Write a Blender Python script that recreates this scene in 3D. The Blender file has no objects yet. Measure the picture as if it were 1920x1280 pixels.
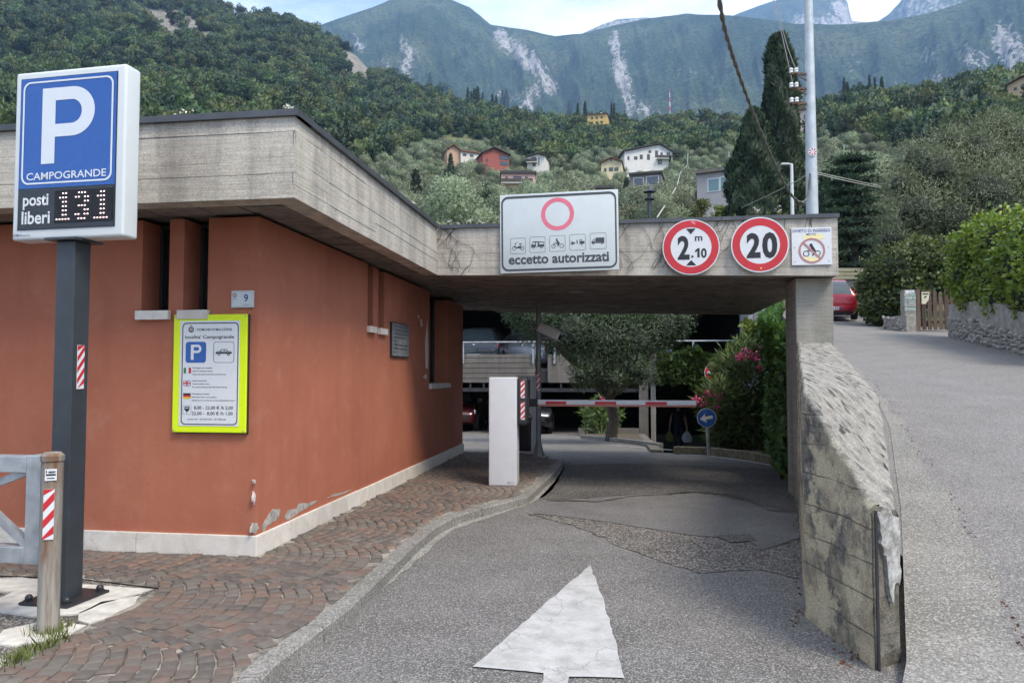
import bpy, bmesh, math, random
import numpy as np
from mathutils import Vector, Matrix
random.seed(7); rng = np.random.default_rng(11)
SC = bpy.context.scene; COL = SC.collection
R_ = math.radians

# ---------------------------------------------------------------- camera, world, sun, exposure
FPX, EYE, YAW, PIT = 1387.0, 1.3, R_(8.3), math.atan(60/1387)
_c, _s, _cp, _sp = math.cos(YAW), math.sin(YAW), math.cos(PIT), math.sin(PIT)
CR = Vector((_c, _s, 0)); F0 = Vector((-_s, _c, 0))
FW = F0*_cp + Vector((0, 0, _sp)); UPV = -F0*_sp + Vector((0, 0, _cp)); CAM = Vector((0, 0, EYE))
cd = bpy.data.cameras.new('camera'); cam = bpy.data.objects.new('camera', cd); COL.objects.link(cam)
m = Matrix.Identity(4)
for i in range(3):
    m[i][0], m[i][1], m[i][2], m[i][3] = CR[i], UPV[i], -FW[i], CAM[i]
cam.matrix_world = m
cd.sensor_width = 36; cd.lens = FPX/1920*36; cd.clip_start = .05; cd.clip_end = 20000
SC.camera = cam
SUN_EL, SUN_AZ = R_(54), R_(128)         # azimuth clockwise from +Y
w = bpy.data.worlds.new('World'); SC.world = w; w.use_nodes = True
wt = w.node_tree; wn = wt.nodes; wn.clear()
def _wn(t, **k):
    n = wn.new(t)
    for a, b in k.items(): setattr(n, a, b)
    return n
sky = _wn('ShaderNodeTexSky', sky_type='NISHITA', sun_disc=False, sun_elevation=SUN_EL, sun_rotation=SUN_AZ)
sky.air_density = 1.0; sky.dust_density = 1.5; sky.ozone_density = 1.2
tc = _wn('ShaderNodeTexCoord'); mp = _wn('ShaderNodeMapping'); mp.inputs['Scale'].default_value = (1, 1, 2.6)
mp.inputs['Location'].default_value = (.35, .1, .2)
n1 = _wn('ShaderNodeTexNoise'); n1.inputs['Scale'].default_value = 2.3; n1.inputs['Detail'].default_value = 9; n1.inputs['Roughness'].default_value = .62
rp = _wn('ShaderNodeValToRGB'); rp.color_ramp.elements[0].position = .40; rp.color_ramp.elements[1].position = .58
rp.color_ramp.elements[0].color = (.15, .15, .15, 1); rp.color_ramp.elements[1].color = (1, 1, 1, 1)
mx = _wn('ShaderNodeMix', data_type='RGBA'); mx.inputs[7].default_value = (6.9, 7.0, 7.1, 1)
bg = _wn('ShaderNodeBackground'); bg.inputs['Strength'].default_value = .098
ow = _wn('ShaderNodeOutputWorld')
L = wt.links.new
L(tc.outputs['Generated'], mp.inputs['Vector']); L(mp.outputs[0], n1.inputs['Vector']); L(n1.outputs['Fac'], rp.inputs[0])
L(rp.outputs[0], mx.inputs[0]); L(sky.outputs[0], mx.inputs[6]); L(mx.outputs[2], bg.inputs[0]); L(bg.outputs[0], ow.inputs[0])
sl = bpy.data.lights.new('sun', 'SUN'); sl.energy = 2.0; sl.angle = R_(20); sl.color = (1, .92, .80)
so = bpy.data.objects.new('sun', sl); COL.objects.link(so)
_sd = Vector((math.sin(SUN_AZ)*math.cos(SUN_EL), math.cos(SUN_AZ)*math.cos(SUN_EL), math.sin(SUN_EL)))
so.rotation_euler = _sd.to_track_quat('Z', 'Y').to_euler(); so.location = (5, -10, 30)
vs = SC.view_settings; vs.view_transform = 'Standard'; vs.look = 'None'; vs.gamma = 1; vs.use_curve_mapping = False
vs.exposure = 1.6
cy = SC.cycles if hasattr(SC, 'cycles') else None
if cy:
    cy.max_bounces = 8; cy.diffuse_bounces = 5; cy.glossy_bounces = 2; cy.transmission_bounces = 3; cy.volume_bounces = 1
    cy.use_denoising = True; cy.caustics_reflective = False; cy.caustics_refractive = False

# ---------------------------------------------------------------- measuring the place from the photograph
def ray(x, y): return CR*((x-960)/FPX) + UPV*((640-y)/FPX) + FW
def onz(x, y, z):
    d = ray(x, y); return CAM + d*((z-EYE)/d.z)
def onY(x, y, Y):
    d = ray(x, y); return CAM + d*(Y/d.y)
def onX(x, y, X):
    d = ray(x, y); return CAM + d*(X/d.x)
def dep(x, y, D):
    d = ray(x, y); return CAM + d*(D/d.dot(F0))
def azel(x, y):
    d = ray(x, y); return math.atan2(d.x, d.y), d.z/math.hypot(d.x, d.y)
def hit(x, y, zf, t0=2.5, t1=900, n=600):
    d = ray(x, y); a = t0; k = (t1/t0)**(1/n)
    for i in range(n):
        b = a*k; p = CAM + d*b
        if p.z <= zf(p.x, p.y):
            for _ in range(30):
                mdl = (a+b)/2; q = CAM+d*mdl
                if q.z <= zf(q.x, q.y): b = mdl
                else: a = mdl
            return CAM + d*b
        a = b
    return CAM + d*t1

# ---------------------------------------------------------------- mesh helpers
def link(o, parent=None):
    COL.objects.link(o)
    if parent is not None: o.parent = parent
    return o
def tag(o, label=None, cat=None, group=None, kind=None):
    if label: o['label'] = label
    if cat: o['category'] = cat
    if group: o['group'] = group
    if kind: o['kind'] = kind
    return o
def thing(name, label, cat, loc=(0, 0, 0), rz=0, group=None, rot=None):
    o = bpy.data.objects.new(name, None); o.empty_display_size = .2; COL.objects.link(o)
    o.location = loc; o.rotation_euler = rot if rot else (0, 0, rz)
    return tag(o, label, cat, group)
class MB:
    def __init__(s): s.v = []; s.f = []; s.mi = []
    def add(s, vs, fs, mi=0):
        b = len(s.v); s.v += [tuple(p) for p in vs]; s.f += [tuple(b+i for i in f) for f in fs]; s.mi += [mi]*len(fs); return s
    def box(s, x0, x1, y0, y1, z0, z1, mi=0):
        return s.add([(x0,y0,z0),(x1,y0,z0),(x1,y1,z0),(x0,y1,z0),(x0,y0,z1),(x1,y0,z1),(x1,y1,z1),(x0,y1,z1)],
                     [(0,3,2,1),(4,5,6,7),(0,1,5,4),(1,2,6,5),(2,3,7,6),(3,0,4,7)], mi)
    def bar(s, p, q, w, h, mi=0, up=(0,0,1)):
        p = Vector(p); q = Vector(q); d = (q-p).normalized(); u = Vector(up)
        if abs(d.dot(u)) > .98: u = Vector((1, 0, 0))
        a = d.cross(u).normalized()*w/2; b = a.cross(d).normalized()*h/2
        return s.add([p-a-b,p+a-b,p+a+b,p-a+b,q-a-b,q+a-b,q+a+b,q-a+b],
                     [(0,1,2,3),(7,6,5,4),(0,4,5,1),(1,5,6,2),(2,6,7,3),(3,7,4,0)], mi)
    def tube(s, pts, r, n=8, mi=0, cap=True):
        pts = [Vector(p) for p in pts]; rs = r if isinstance(r, (list, tuple)) else [r]*len(pts)
        vs = []; fs = []; prev = None
        for i, p in enumerate(pts):
            d = (pts[min(i+1, len(pts)-1)]-pts[max(i-1, 0)])
            d = d.normalized() if d.length > 1e-9 else Vector((0, 0, 1))
            if prev is None:
                a = d.orthogonal().normalized()
            else:
                a = (prev - d*prev.dot(d)); a = a.normalized() if a.length > 1e-6 else d.orthogonal().normalized()
            prev = a; b = d.cross(a)
            for k in range(n):
                t = 2*math.pi*k/n; vs.append(p + (a*math.cos(t)+b*math.sin(t))*rs[i])
        for i in range(len(pts)-1):
            for k in range(n):
                fs.append((i*n+k, i*n+(k+1) % n, (i+1)*n+(k+1) % n, (i+1)*n+k))
        if cap:
            fs.append(tuple(range(n-1, -1, -1))); fs.append(tuple((len(pts)-1)*n+k for k in range(n)))
        return s.add(vs, fs, mi)
    def prism(s, poly, z0, z1, mi=0, axis='z'):
        n = len(poly)
        def P(a, b, c): return (a, b, c) if axis == 'z' else ((a, c, b) if axis == 'y' else (c, a, b))
        vs = [P(a, b, z0) for a, b in poly] + [P(a, b, z1) for a, b in poly]
        return s.add(vs, [tuple(range(n-1, -1, -1)), tuple(range(n, 2*n))] + [(i, (i+1) % n, n+(i+1) % n, n+i) for i in range(n)], mi)
    def lathe(s, prof, c=(0,0,0), n=16, mi=0):
        vs = []; fs = []
        for r, z in prof:
            for k in range(n):
                t = 2*math.pi*k/n; vs.append((c[0]+r*math.cos(t), c[1]+r*math.sin(t), c[2]+z))
        for i in range(len(prof)-1):
            for k in range(n): fs.append((i*n+k, i*n+(k+1) % n, (i+1)*n+(k+1) % n, (i+1)*n+k))
        return s.add(vs, fs, mi)
    def ball(s, c, r, n=8, mi=0, sc=(1,1,1)):
        vs = [(c[0], c[1], c[2]+r*sc[2])]; fs = []; m_ = max(4, n//2)
        for i in range(1, m_):
            ph = math.pi*i/m_
            for k in range(n):
                t = 2*math.pi*k/n
                vs.append((c[0]+r*sc[0]*math.sin(ph)*math.cos(t), c[1]+r*sc[1]*math.sin(ph)*math.sin(t), c[2]+r*sc[2]*math.cos(ph)))
        vs.append((c[0], c[1], c[2]-r*sc[2])); e = len(vs)-1
        for k in range(n):
            fs.append((0, 1+k, 1+(k+1) % n)); fs.append((e, e-n+(k+1) % n, e-n+k))
        for i in range(m_-2):
            for k in range(n): fs.append((1+i*n+k, 1+(i+1)*n+k, 1+(i+1)*n+(k+1) % n, 1+i*n+(k+1) % n))
        return s.add(vs, fs, mi)
    def mesh(s, name, mats, smooth=False, bevel=0, seg=2, norm=True):
        me = bpy.data.meshes.new(name); me.from_pydata(s.v, [], s.f)
        for mt in (mats if isinstance(mats, (list, tuple)) else [mats]): me.materials.append(mt)
        me.polygons.foreach_set('material_index', s.mi)
        if bevel or norm:
            bm = bmesh.new(); bm.from_mesh(me)
            if norm: bmesh.ops.recalc_face_normals(bm, faces=bm.faces)
            if bevel:
                es = [e for e in bm.edges if len(e.link_faces) == 2 and e.calc_face_angle(0) > .6]
                bmesh.ops.bevel(bm, geom=es, offset=bevel, segments=seg, affect='EDGES', profile=.6)
            bm.to_mesh(me); bm.free()
        if smooth:
            me.polygons.foreach_set('use_smooth', [True]*len(me.polygons))
            try: me.set_sharp_from_angle(angle=R_(38))
            except Exception: pass
        me.update(); return me
    def build(s, name, mats, parent=None, smooth=False, bevel=0, seg=2, norm=True, loc=None, rot=None):
        o = bpy.data.objects.new(name, s.mesh(name, mats, smooth, bevel, seg, norm))
        if loc: o.location = loc
        if rot: o.rotation_euler = rot
        return link(o, parent)
def np_mesh(name, V, Q, mats, smooth=False, attr=None):
    """V (n,3) array, Q (m,k) index array"""
    me = bpy.data.meshes.new(name); V = np.asarray(V, np.float32); Q = np.asarray(Q, np.int32); k = Q.shape[1]
    me.vertices.add(len(V)); me.vertices.foreach_set('co', V.ravel())
    me.loops.add(Q.size); me.loops.foreach_set('vertex_index', Q.ravel())
    me.polygons.add(len(Q)); me.polygons.foreach_set('loop_start', np.arange(0, Q.size, k, dtype=np.int32))
    me.polygons.foreach_set('loop_total', np.full(len(Q), k, np.int32))
    if smooth: me.polygons.foreach_set('use_smooth', np.ones(len(Q), bool))
    for mt in (mats if isinstance(mats, (list, tuple)) else [mats]): me.materials.append(mt)
    for nm, a in (attr or {}).items():
        at = me.attributes.new(nm, 'FLOAT', 'POINT'); at.data.foreach_set('value', np.asarray(a, np.float32))
    me.update(calc_edges=True); me.validate(); return me
def soft_normals(me, N):
    N = np.asarray(N, float); N = N/(np.linalg.norm(N, axis=1, keepdims=True)+1e-9)
    me.polygons.foreach_set('use_smooth', np.ones(len(me.polygons), bool)); me.normals_split_custom_set_from_vertices(N.astype(np.float32))
def obj(name, me, parent=None, loc=None, rot=None, scale=None):
    o = bpy.data.objects.new(name, me)
    if loc is not None: o.location = loc
    if rot is not None: o.rotation_euler = rot
    if scale is not None: o.scale = scale
    return link(o, parent)
def copy_tree(o, parent=None):
    c = o.copy(); COL.objects.link(c)
    if parent is not None: c.parent = parent
    for ch in list(o.children): copy_tree(ch, c)
    return c
def splines2d(loops, name, mats, parent=None, y=0, extrude=0, cyclic=True, loc=None, rot=None):
    """flat filled figure in the local x-z plane facing -y (loops inside loops are holes)"""
    cu = bpy.data.curves.new(name, 'CURVE'); cu.dimensions = '2D'; cu.fill_mode = 'BOTH'; cu.extrude = extrude
    for lp in loops:
        s = cu.splines.new('POLY'); s.points.add(len(lp)-1); s.use_cyclic_u = True
        for p, q in zip(s.points, lp): p.co = (q[0], q[1], 0, 1)
    return _curve_to_mesh(cu, name, mats, parent, y, loc, rot)
def _curve_to_mesh(cu, name, mats, parent, y, loc=None, rot=None, fit=None):
    t = bpy.data.objects.new('tmp', cu); COL.objects.link(t)
    bpy.context.view_layer.update()
    me = bpy.data.meshes.new_from_object(t.evaluated_get(bpy.context.evaluated_depsgraph_get()))
    bpy.data.objects.remove(t); bpy.data.curves.remove(cu)
    n = len(me.vertices); co = np.empty(n*3, np.float32); me.vertices.foreach_get('co', co); co = co.reshape(-1, 3)
    if fit and n: co = fit(co)
    out = np.stack([co[:, 0], y - co[:, 2], co[:, 1]], 1)
    me.vertices.foreach_set('co', out.astype(np.float32).ravel()); me.materials.clear(); me.materials.append(mats); me.update(); me.name = name
    return obj(name, me, parent, loc, rot)
def text(s, x0, x1, zb, cap, mt, parent, y=-.004, bold=0, name='lettering', keep=False, extrude=0):
    """one line of lettering from x0 to x1, baseline zb, capital height cap"""
    cu = bpy.data.curves.new(name, 'FONT'); cu.body = s; cu.size = 1; cu.offset = bold; cu.extrude = extrude; cu.resolution_u = 3
    def fit(co):
        a, b = co[:, 0].min(), co[:, 0].max(); k = cap/.73
        kx = (x1-x0)/(b-a)
        if keep: kx = k
        co = co.copy(); co[:, 0] = x0 + (co[:, 0]-a)*kx; co[:, 1] = zb + co[:, 1]*k; co[:, 2] = 0; return co
    return _curve_to_mesh(cu, name, mt, parent, y, fit=fit)
def circ(cx, cz, r, n=40, a0=0, a1=2*math.pi):
    return [(cx+r*math.cos(a0+(a1-a0)*i/n), cz+r*math.sin(a0+(a1-a0)*i/n)) for i in range(n)]
def rrect(x0, x1, z0, z1, r, n=6):
    out = []
    for cx, cz, a in ((x1-r, z1-r, 0), (x0+r, z1-r, 90), (x0+r, z0+r, 180), (x1-r, z0+r, 270)):
        for i in range(n+1):
            t = R_(a+90*i/n); out.append((cx+r*math.cos(t), cz+r*math.sin(t)))
    return out
def rect(x0, x1, z0, z1): return [(x0, z0), (x1, z0), (x1, z1), (x0, z1)]
# value noise on arrays
_tab = rng.random((256, 256)).astype(np.float32)
def vnoise(x, y):
    xi = np.floor(x).astype(int); yi = np.floor(y).astype(int); fx = x-xi; fy = y-yi
    fx = fx*fx*(3-2*fx); fy = fy*fy*(3-2*fy)
    a = _tab[xi & 255, yi & 255]; b = _tab[(xi+1) & 255, yi & 255]; c = _tab[xi & 255, (yi+1) & 255]; d = _tab[(xi+1) & 255, (yi+1) & 255]
    return (a*(1-fx)+b*fx)*(1-fy) + (c*(1-fx)+d*fx)*fy
def fbm(x, y, o=4, g=.5):
    x = np.asarray(x, float); y = np.asarray(y, float); s = 0; a = 1; t = 0
    for i in range(o):
        s = s + a*vnoise(x*2**i+17.3*i, y*2**i+5.1*i); t += a; a *= g
    return s/t

# ---------------------------------------------------------------- material helpers
class MT:
    def __init__(s, name):
        s.m = bpy.data.materials.new(name); s.m.use_nodes = True; s.t = s.m.node_tree; s.n = s.t.nodes
        s.p = s.n['Principled BSDF']; s.tc = s.n.new('ShaderNodeTexCoord'); s.co = s.tc.outputs['Object']
    def L(s, a, b): s.t.links.new(a, b)
    def put(s, sock, v):
        if hasattr(v, 'is_output') or isinstance(v, bpy.types.NodeSocket): s.L(v, sock)
        elif isinstance(v, tuple) and len(v) == 3 and sock.type == 'RGBA': sock.default_value = (*v, 1)
        else: sock.default_value = v
    def map(s, scale=(1,1,1), loc=(0,0,0), rot=(0,0,0), vec=None):
        n = s.n.new('ShaderNodeMapping'); s.L(vec or s.co, n.inputs[0]); n.inputs['Scale'].default_value = scale
        n.inputs['Location'].default_value = loc; n.inputs['Rotation'].default_value = rot; return n.outputs[0]
    def noise(s, scale, detail=4, rough=.55, vec=None, dist=0, col=False):
        n = s.n.new('ShaderNodeTexNoise'); s.L(vec or s.co, n.inputs['Vector']); n.inputs['Scale'].default_value = scale
        n.inputs['Detail'].default_value = detail; n.inputs['Roughness'].default_value = rough; n.inputs['Distortion'].default_value = dist
        return n.outputs['Color' if col else 'Fac']
    def vor(s, scale, feature='F1', out='Distance', vec=None, rnd=1):
        n = s.n.new('ShaderNodeTexVoronoi'); n.feature = feature; s.L(vec or s.co, n.inputs['Vector']); n.inputs['Scale'].default_value = scale
        n.inputs['Randomness'].default_value = rnd; return n.outputs[out]
    def ramp(s, f, *stops, interp='LINEAR'):
        n = s.n.new('ShaderNodeValToRGB'); s.L(f, n.inputs[0]); cr = n.color_ramp; cr.interpolation = interp
        while len(cr.elements) < len(stops): cr.elements.new(.5)
        for e, (p, c) in zip(cr.elements, stops):
            e.position = p; e.color = (c, c, c, 1) if isinstance(c, (int, float)) else (*c, 1)
        return n.outputs[0]
    def mix(s, f, a, b, mode='MIX'):
        n = s.n.new('ShaderNodeMix'); n.data_type = 'RGBA'; n.blend_type = mode
        s.put(n.inputs[0], f); s.put(n.inputs[6], a); s.put(n.inputs[7], b); return n.outputs[2]
    def math(s, op, a, b=0, c=None):
        n = s.n.new('ShaderNodeMath'); n.operation = op; s.put(n.inputs[0], a); s.put(n.inputs[1], b)
        if c is not None: s.put(n.inputs[2], c)
        return n.outputs[0]
    def attr(s, name):
        n = s.n.new('ShaderNodeAttribute'); n.attribute_name = name; return n.outputs['Fac']
    def xyz(s, k, vec=None):
        n = s.n.new('ShaderNodeSeparateXYZ'); s.L(vec or s.co, n.inputs[0]); return n.outputs[k]
    def orand(s): return s.n.new('ShaderNodeObjectInfo').outputs['Random']
    def irand(s): return s.n.new('ShaderNodeNewGeometry').outputs['Random Per Island']
    def hsv(s, c, h=.5, sat=1, v=1):
        n = s.n.new('ShaderNodeHueSaturation'); s.put(n.inputs['Color'], c); s.put(n.inputs['Hue'], h); s.put(n.inputs['Saturation'], sat); s.put(n.inputs['Value'], v); return n.outputs[0]
    def bump(s, h, strength=.3, dist=.01, prev=None):
        n = s.n.new('ShaderNodeBump'); s.put(n.inputs['Height'], h); n.inputs['Strength'].default_value = strength; n.inputs['Distance'].default_value = dist
        if prev is not None: s.L(prev, n.inputs['Normal'])
        return n.outputs[0]
    def done(s, col, rough=.8, metal=0, normal=None, spec=None, coat=0, trans=0, emit=None, es=0):
        s.put(s.p.inputs['Base Color'], col); s.put(s.p.inputs['Roughness'], rough); s.p.inputs['Metallic'].default_value = metal
        if normal is not None: s.L(normal, s.p.inputs['Normal'])
        if spec is not None: s.put(s.p.inputs['Specular IOR Level'], spec)
        if coat: s.p.inputs['Coat Weight'].default_value = coat; s.p.inputs['Coat Roughness'].default_value = .06
        if trans: s.p.inputs['Transmission Weight'].default_value = trans
        if emit: s.put(s.p.inputs['Emission Color'], emit); s.p.inputs['Emission Strength'].default_value = es
        return s.m
def plain(name, c, rough=.5, metal=0, var=.08, scale=30, bump=0, spec=None, coat=0):
    b = MT(name); n = b.noise(scale, 5)
    col = b.mix(b.ramp(n, (.3, 0.), (.7, 1.)), tuple(x*(1-var) for x in c), tuple(min(1, x*(1+var)) for x in c))
    return b.done(col, b.ramp(b.noise(scale*.6, 3), (.3, max(0, rough-.08)), (.7, min(1, rough+.08))), metal, b.bump(n, bump, .002) if bump else None, spec, coat)
# ---------------------------------------------------------------- materials
M = {}
def _asphalt(name, lo, hi, stone, amt=.5, grain=150, blot=.25):
    b = MT(name); v = b.vor(grain, 'F1', 'Color'); g = b.xyz(0, v)
    d = b.vor(grain, 'F1', 'Distance')
    base = b.mix(b.ramp(b.noise(2.2, 6, .6), (.35, 0.), (.68, 1.)), lo, hi)
    base = b.mix(b.math('MULTIPLY', b.ramp(b.noise(.5, 3), (.4, 0.), (.65, 1.)), blot), base, tuple(x*.62 for x in lo))
    st = b.ramp(g, (1-amt, 0.), (min(1, 1-amt+.12), 1.))
    col = b.mix(b.math('MULTIPLY', st, .75), base, stone)
    dk = b.ramp(b.noise(70, 4, .7), (.34, .45), (.52, 1.))
    col = b.mix(1., col, dk, 'MULTIPLY')
    cr = b.vor(1.1, 'DISTANCE_TO_EDGE', 'Distance', b.mix(.12, b.co, b.noise(3, 3, col=True)))
    h = b.math('ADD', d, b.math('MULTIPLY', b.noise(40, 5), .6))
    return b.done(col, .88, 0, b.bump(h, .55, .006), .3)
M['asphalt'] = _asphalt('asphalt', (.118, .110, .102), (.165, .155, .145), (.40, .38, .35), .30, 170)
M['asphalt_dark'] = _asphalt('asphalt_dark', (.068, .062, .056), (.12, .11, .1), (.34, .315, .285), .24, 120)
M['asphalt_patch'] = _asphalt('asphalt_patch', (.15, .142, .134), (.20, .19, .18), (.30, .285, .27), .14, 200)
M['asphalt_ramp'] = _asphalt('asphalt_ramp', (.17, .158, .148), (.215, .20, .188), (.36, .34, .315), .32, 120, .12)
M['asphalt_coarse'] = _asphalt('asphalt_coarse', (.075, .066, .057), (.125, .112, .098), (.42, .385, .34), .34, 105)
M['ramp_edge'] = _asphalt('ramp_edge', (.19, .18, .16), (.265, .25, .225), (.42, .40, .36), .32, 120, .35)
M['gutter'] = _asphalt('gutter', (.22, .21, .185), (.31, .295, .26), (.44, .42, .38), .35, 90, .3)
def _concrete(name, a, c, dark, board=(0, 0, 0), stain=.5, pits=True, warm=None):
    b = MT(name); v = b.co
    n = b.noise(1.6, 7, .62); f = b.noise(26, 5, .6)
    col = b.mix(b.ramp(n, (.3, 0.), (.7, 1.)), a, c)
    col = b.mix(b.math('MULTIPLY', b.ramp(b.noise(1, 5, .6, b.map((6, 6, .5))), (.45, 0.), (.75, 1.)), stain), col, dark)
    col = b.mix(b.math('MULTIPLY', b.ramp(b.noise(3.1, 8, .72), (.55, 0.), (.72, 1.)), stain*.8), col, dark)
    if warm: col = b.mix(b.ramp(b.noise(2.3, 6, .6), (.5, 0.), (.68, .8)), col, warm)
    grain = b.noise(1, 6, .65, b.map((2.5, 2.5, 90)))
    col = b.mix(.55, col, b.ramp(grain, (.3, .55), (.7, 1.35)), 'MULTIPLY')
    col = b.mix(.5, col, b.ramp(b.noise(90, 4, .7), (.35, .5), (.6, 1.2)), 'MULTIPLY')
    h = b.math('ADD', b.math('MULTIPLY', grain, .6), f)
    if pits:
        p = b.vor(13, 'F1', 'Distance', b.mix(.1, b.co, b.noise(9, 3, col=True)))
        ps = b.ramp(p, (.045, 1.), (.075, 0.)); ps = b.math('MULTIPLY', ps, b.ramp(b.noise(2.1, 3), (.45, 0.), (.55, 1.)))
        col = b.mix(ps, col, tuple(x*.22 for x in a)); h = b.math('SUBTRACT', h, b.math('MULTIPLY', ps, 1.2))
    return b.done(col, .9, 0, b.bump(h, .5, .006), .25)
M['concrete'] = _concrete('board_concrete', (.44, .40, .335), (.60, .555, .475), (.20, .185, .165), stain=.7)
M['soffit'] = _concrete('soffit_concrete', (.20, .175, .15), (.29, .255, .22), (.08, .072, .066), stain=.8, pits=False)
M['concrete_pillar'] = _concrete('pillar_concrete', (.27, .255, .215), (.36, .34, .29), (.13, .125, .11), stain=.6)
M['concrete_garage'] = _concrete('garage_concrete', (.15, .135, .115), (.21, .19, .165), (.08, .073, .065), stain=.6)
def _parapet():
    b = MT('lichen_concrete'); z = b.xyz(2); tp = b.attr('top'); en = b.attr('end')
    side = b.mix(b.ramp(b.noise(2.6, 8, .7), (.36, 0.), (.6, 1.)), (.29, .255, .18), (.47, .41, .28))
    stain = b.ramp(b.math('ADD', b.noise(3.4, 9, .74, b.map((1, 1, .7))), b.math('MULTIPLY', z, .13)), (.50, 0.), (.66, 1.))
    grey = b.mix(b.ramp(b.noise(16, 7, .72), (.32, 0.), (.66, 1.)), (.055, .054, .05), (.22, .21, .185))
    side = b.mix(stain, side, grey)
    pale = b.math('MULTIPLY', b.ramp(b.noise(4.5, 6, .65, b.map((1, 1, 1), (7, 3, 2))), (.50, 0.), (.57, 1.)), .85); side = b.mix(pale, side, (.50, .44, .30))
    bz = b.math('FRACT', b.math('MULTIPLY', b.math('ADD', z, b.math('MULTIPLY', b.noise(3, 3), .05)), 6.3))
    ln = b.math('MULTIPLY', b.ramp(bz, (0., 1.), (.025, 1.), (.06, 0.)), b.ramp(b.noise(4, 4), (.36, 0.), (.50, 1.)))
    side = b.mix(b.math('MULTIPLY', ln, .85), side, (.06, .056, .05))
    top = b.mix(b.ramp(b.noise(11, 9, .78), (.34, 0.), (.66, 1.)), (.15, .142, .125), (.42, .395, .345))
    lv = b.vor(13, 'F1', 'Distance', b.mix(.16, b.co, b.noise(11, 5, col=True)))
    lich = b.math('MULTIPLY', b.ramp(lv, (.26, 1.), (.42, 0.)), b.ramp(b.noise(4, 5, .65), (.40, 0.), (.46, 1.)))
    lich = b.math('MULTIPLY', lich, b.ramp(b.noise(1.5, 3), (.3, .35), (.55, 1.)))
    top = b.mix(b.math('MULTIPLY', lich, .9), top, (.03, .029, .031))
    top = b.mix(b.math('MULTIPLY', b.ramp(b.noise(15, 5, .7), (.60, 0.), (.68, 1.)), .5), top, (.46, .43, .38))
    col = b.mix(tp, side, top)
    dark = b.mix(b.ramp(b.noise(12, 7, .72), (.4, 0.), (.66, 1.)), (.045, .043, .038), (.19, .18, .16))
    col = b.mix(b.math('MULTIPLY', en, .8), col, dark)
    col = b.mix(.6, col, b.ramp(b.noise(110, 3, .7), (.35, .45), (.6, 1.25)), 'MULTIPLY')
    h = b.math('ADD', b.math('ADD', b.noise(12, 9, .75), b.math('MULTIPLY', b.noise(120, 3, .7), .4)), b.math('MULTIPLY', lich, .5))
    return b.done(col, .95, 0, b.bump(h, .9, .012), .15)
M['parapet'] = _parapet()
def _plaster():
    b = MT('terracotta_plaster'); n = b.noise(1.3, 6, .6)
    col = b.mix(b.ramp(n, (.3, 0.), (.72, 1.)), (.355, .118, .066), (.425, .150, .086))
    col = b.mix(b.math('MULTIPLY', b.ramp(b.noise(1, 5, .6, b.map((5, 5, .6))), (.48, 0.), (.78, 1.)), .34), col, (.25, .082, .052))
    col = b.mix(b.math('MULTIPLY', b.ramp(b.noise(4.5, 6, .65), (.54, 0.), (.72, 1.)), .38), col, (.46, .21, .135))
    dirt = b.ramp(b.math('ADD', b.xyz(2), b.math('MULTIPLY', b.noise(6, 6, .7), .22)), (.26, 1.), (.5, 0.))
    col = b.mix(b.math('MULTIPLY', dirt, .35), col, (.30, .085, .055))
    col = b.mix(b.ramp(b.vor(3.3, 'F1', 'Distance', b.mix(.2, b.co, b.noise(8, 3, col=True))), (.018, .55), (.03, 0.)), col, (.17, .05, .035))
    h = b.math('ADD', b.noise(60, 6, .7), b.math('MULTIPLY', b.noise(7, 4), 1.5))
    return b.done(col, .86, 0, b.bump(h, .28, .006), .3)
M['plaster'] = _plaster()
M['render_patch'] = plain('exposed_render', (.36, .33, .29), .95, 0, .35, 25, .6)
M['flake'] = plain('paint_flake', (.62, .52, .48), .9, 0, .2, 60)
def _marble():
    b = MT('pale_marble'); r = b.orand(); v = b.map((1, 1, 1), vec=b.co)
    n = b.noise(5, 8, .65, dist=1.2)
    col = b.mix(b.ramp(n, (.35, 0.), (.65, 1.)), (.60, .545, .47), (.72, .675, .60))
    col = b.mix(b.ramp(b.vor(3.5, 'DISTANCE_TO_EDGE', 'Distance', b.mix(.35, b.co, b.noise(4, 4, col=True))), (.0, .35), (.018, 0.)), col, (.36, .29, .24))
    col = b.mix(b.math('MULTIPLY', b.ramp(b.noise(12, 6, .7), (.5, 0.), (.75, 1.)), .35), col, (.42, .37, .31))
    col = b.hsv(col, v=b.math('ADD', b.math('MULTIPLY', r, .2), .88))
    return b.done(col, .6, 0, b.bump(b.noise(40, 5), .12, .004), .4)
M['marble'] = _marble()
def _cobble():
    b = MT('porphyry_cobble'); r = b.math('FRACT', b.math('ADD', b.orand(), b.irand()))
    col = b.ramp(r, (0., (.130, .100, .082)), (.16, (.155, .106, .082)), (.3, (.115, .098, .084)), (.42, (.142, .118, .097)), (.55, (.162, .112, .086)), (.68, (.100, .084, .073)), (.8, (.15, .128, .107)), (.92, (.185, .120, .088)), interp='CONSTANT')
    col = b.mix(.8, col, b.ramp(b.noise(38, 6, .7), (.3, .55), (.7, 1.35)), 'MULTIPLY')
    col = b.mix(b.math('MULTIPLY', b.ramp(b.noise(1.3, 4), (.42, 0.), (.65, 1.)), .3), col, (.2, .185, .16))
    return b.done(col, b.ramp(b.noise(20, 4), (.3, .55), (.7, .85)), 0, b.bump(b.noise(55, 6, .7), .5, .006), .35)
M['cobble'] = _cobble()
def _bed():
    b = MT('sandy_joint'); n = b.noise(3.2, 6, .7)
    col = b.mix(b.ramp(n, (.40, 0.), (.58, 1.)), (.10, .09, .075), (.34, .305, .25))
    col = b.mix(.6, col, b.ramp(b.noise(120, 3), (.3, .5), (.7, 1.3)), 'MULTIPLY')
    return b.done(col, .95, 0, b.bump(b.noise(150, 3), .5, .004), .2)
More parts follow.
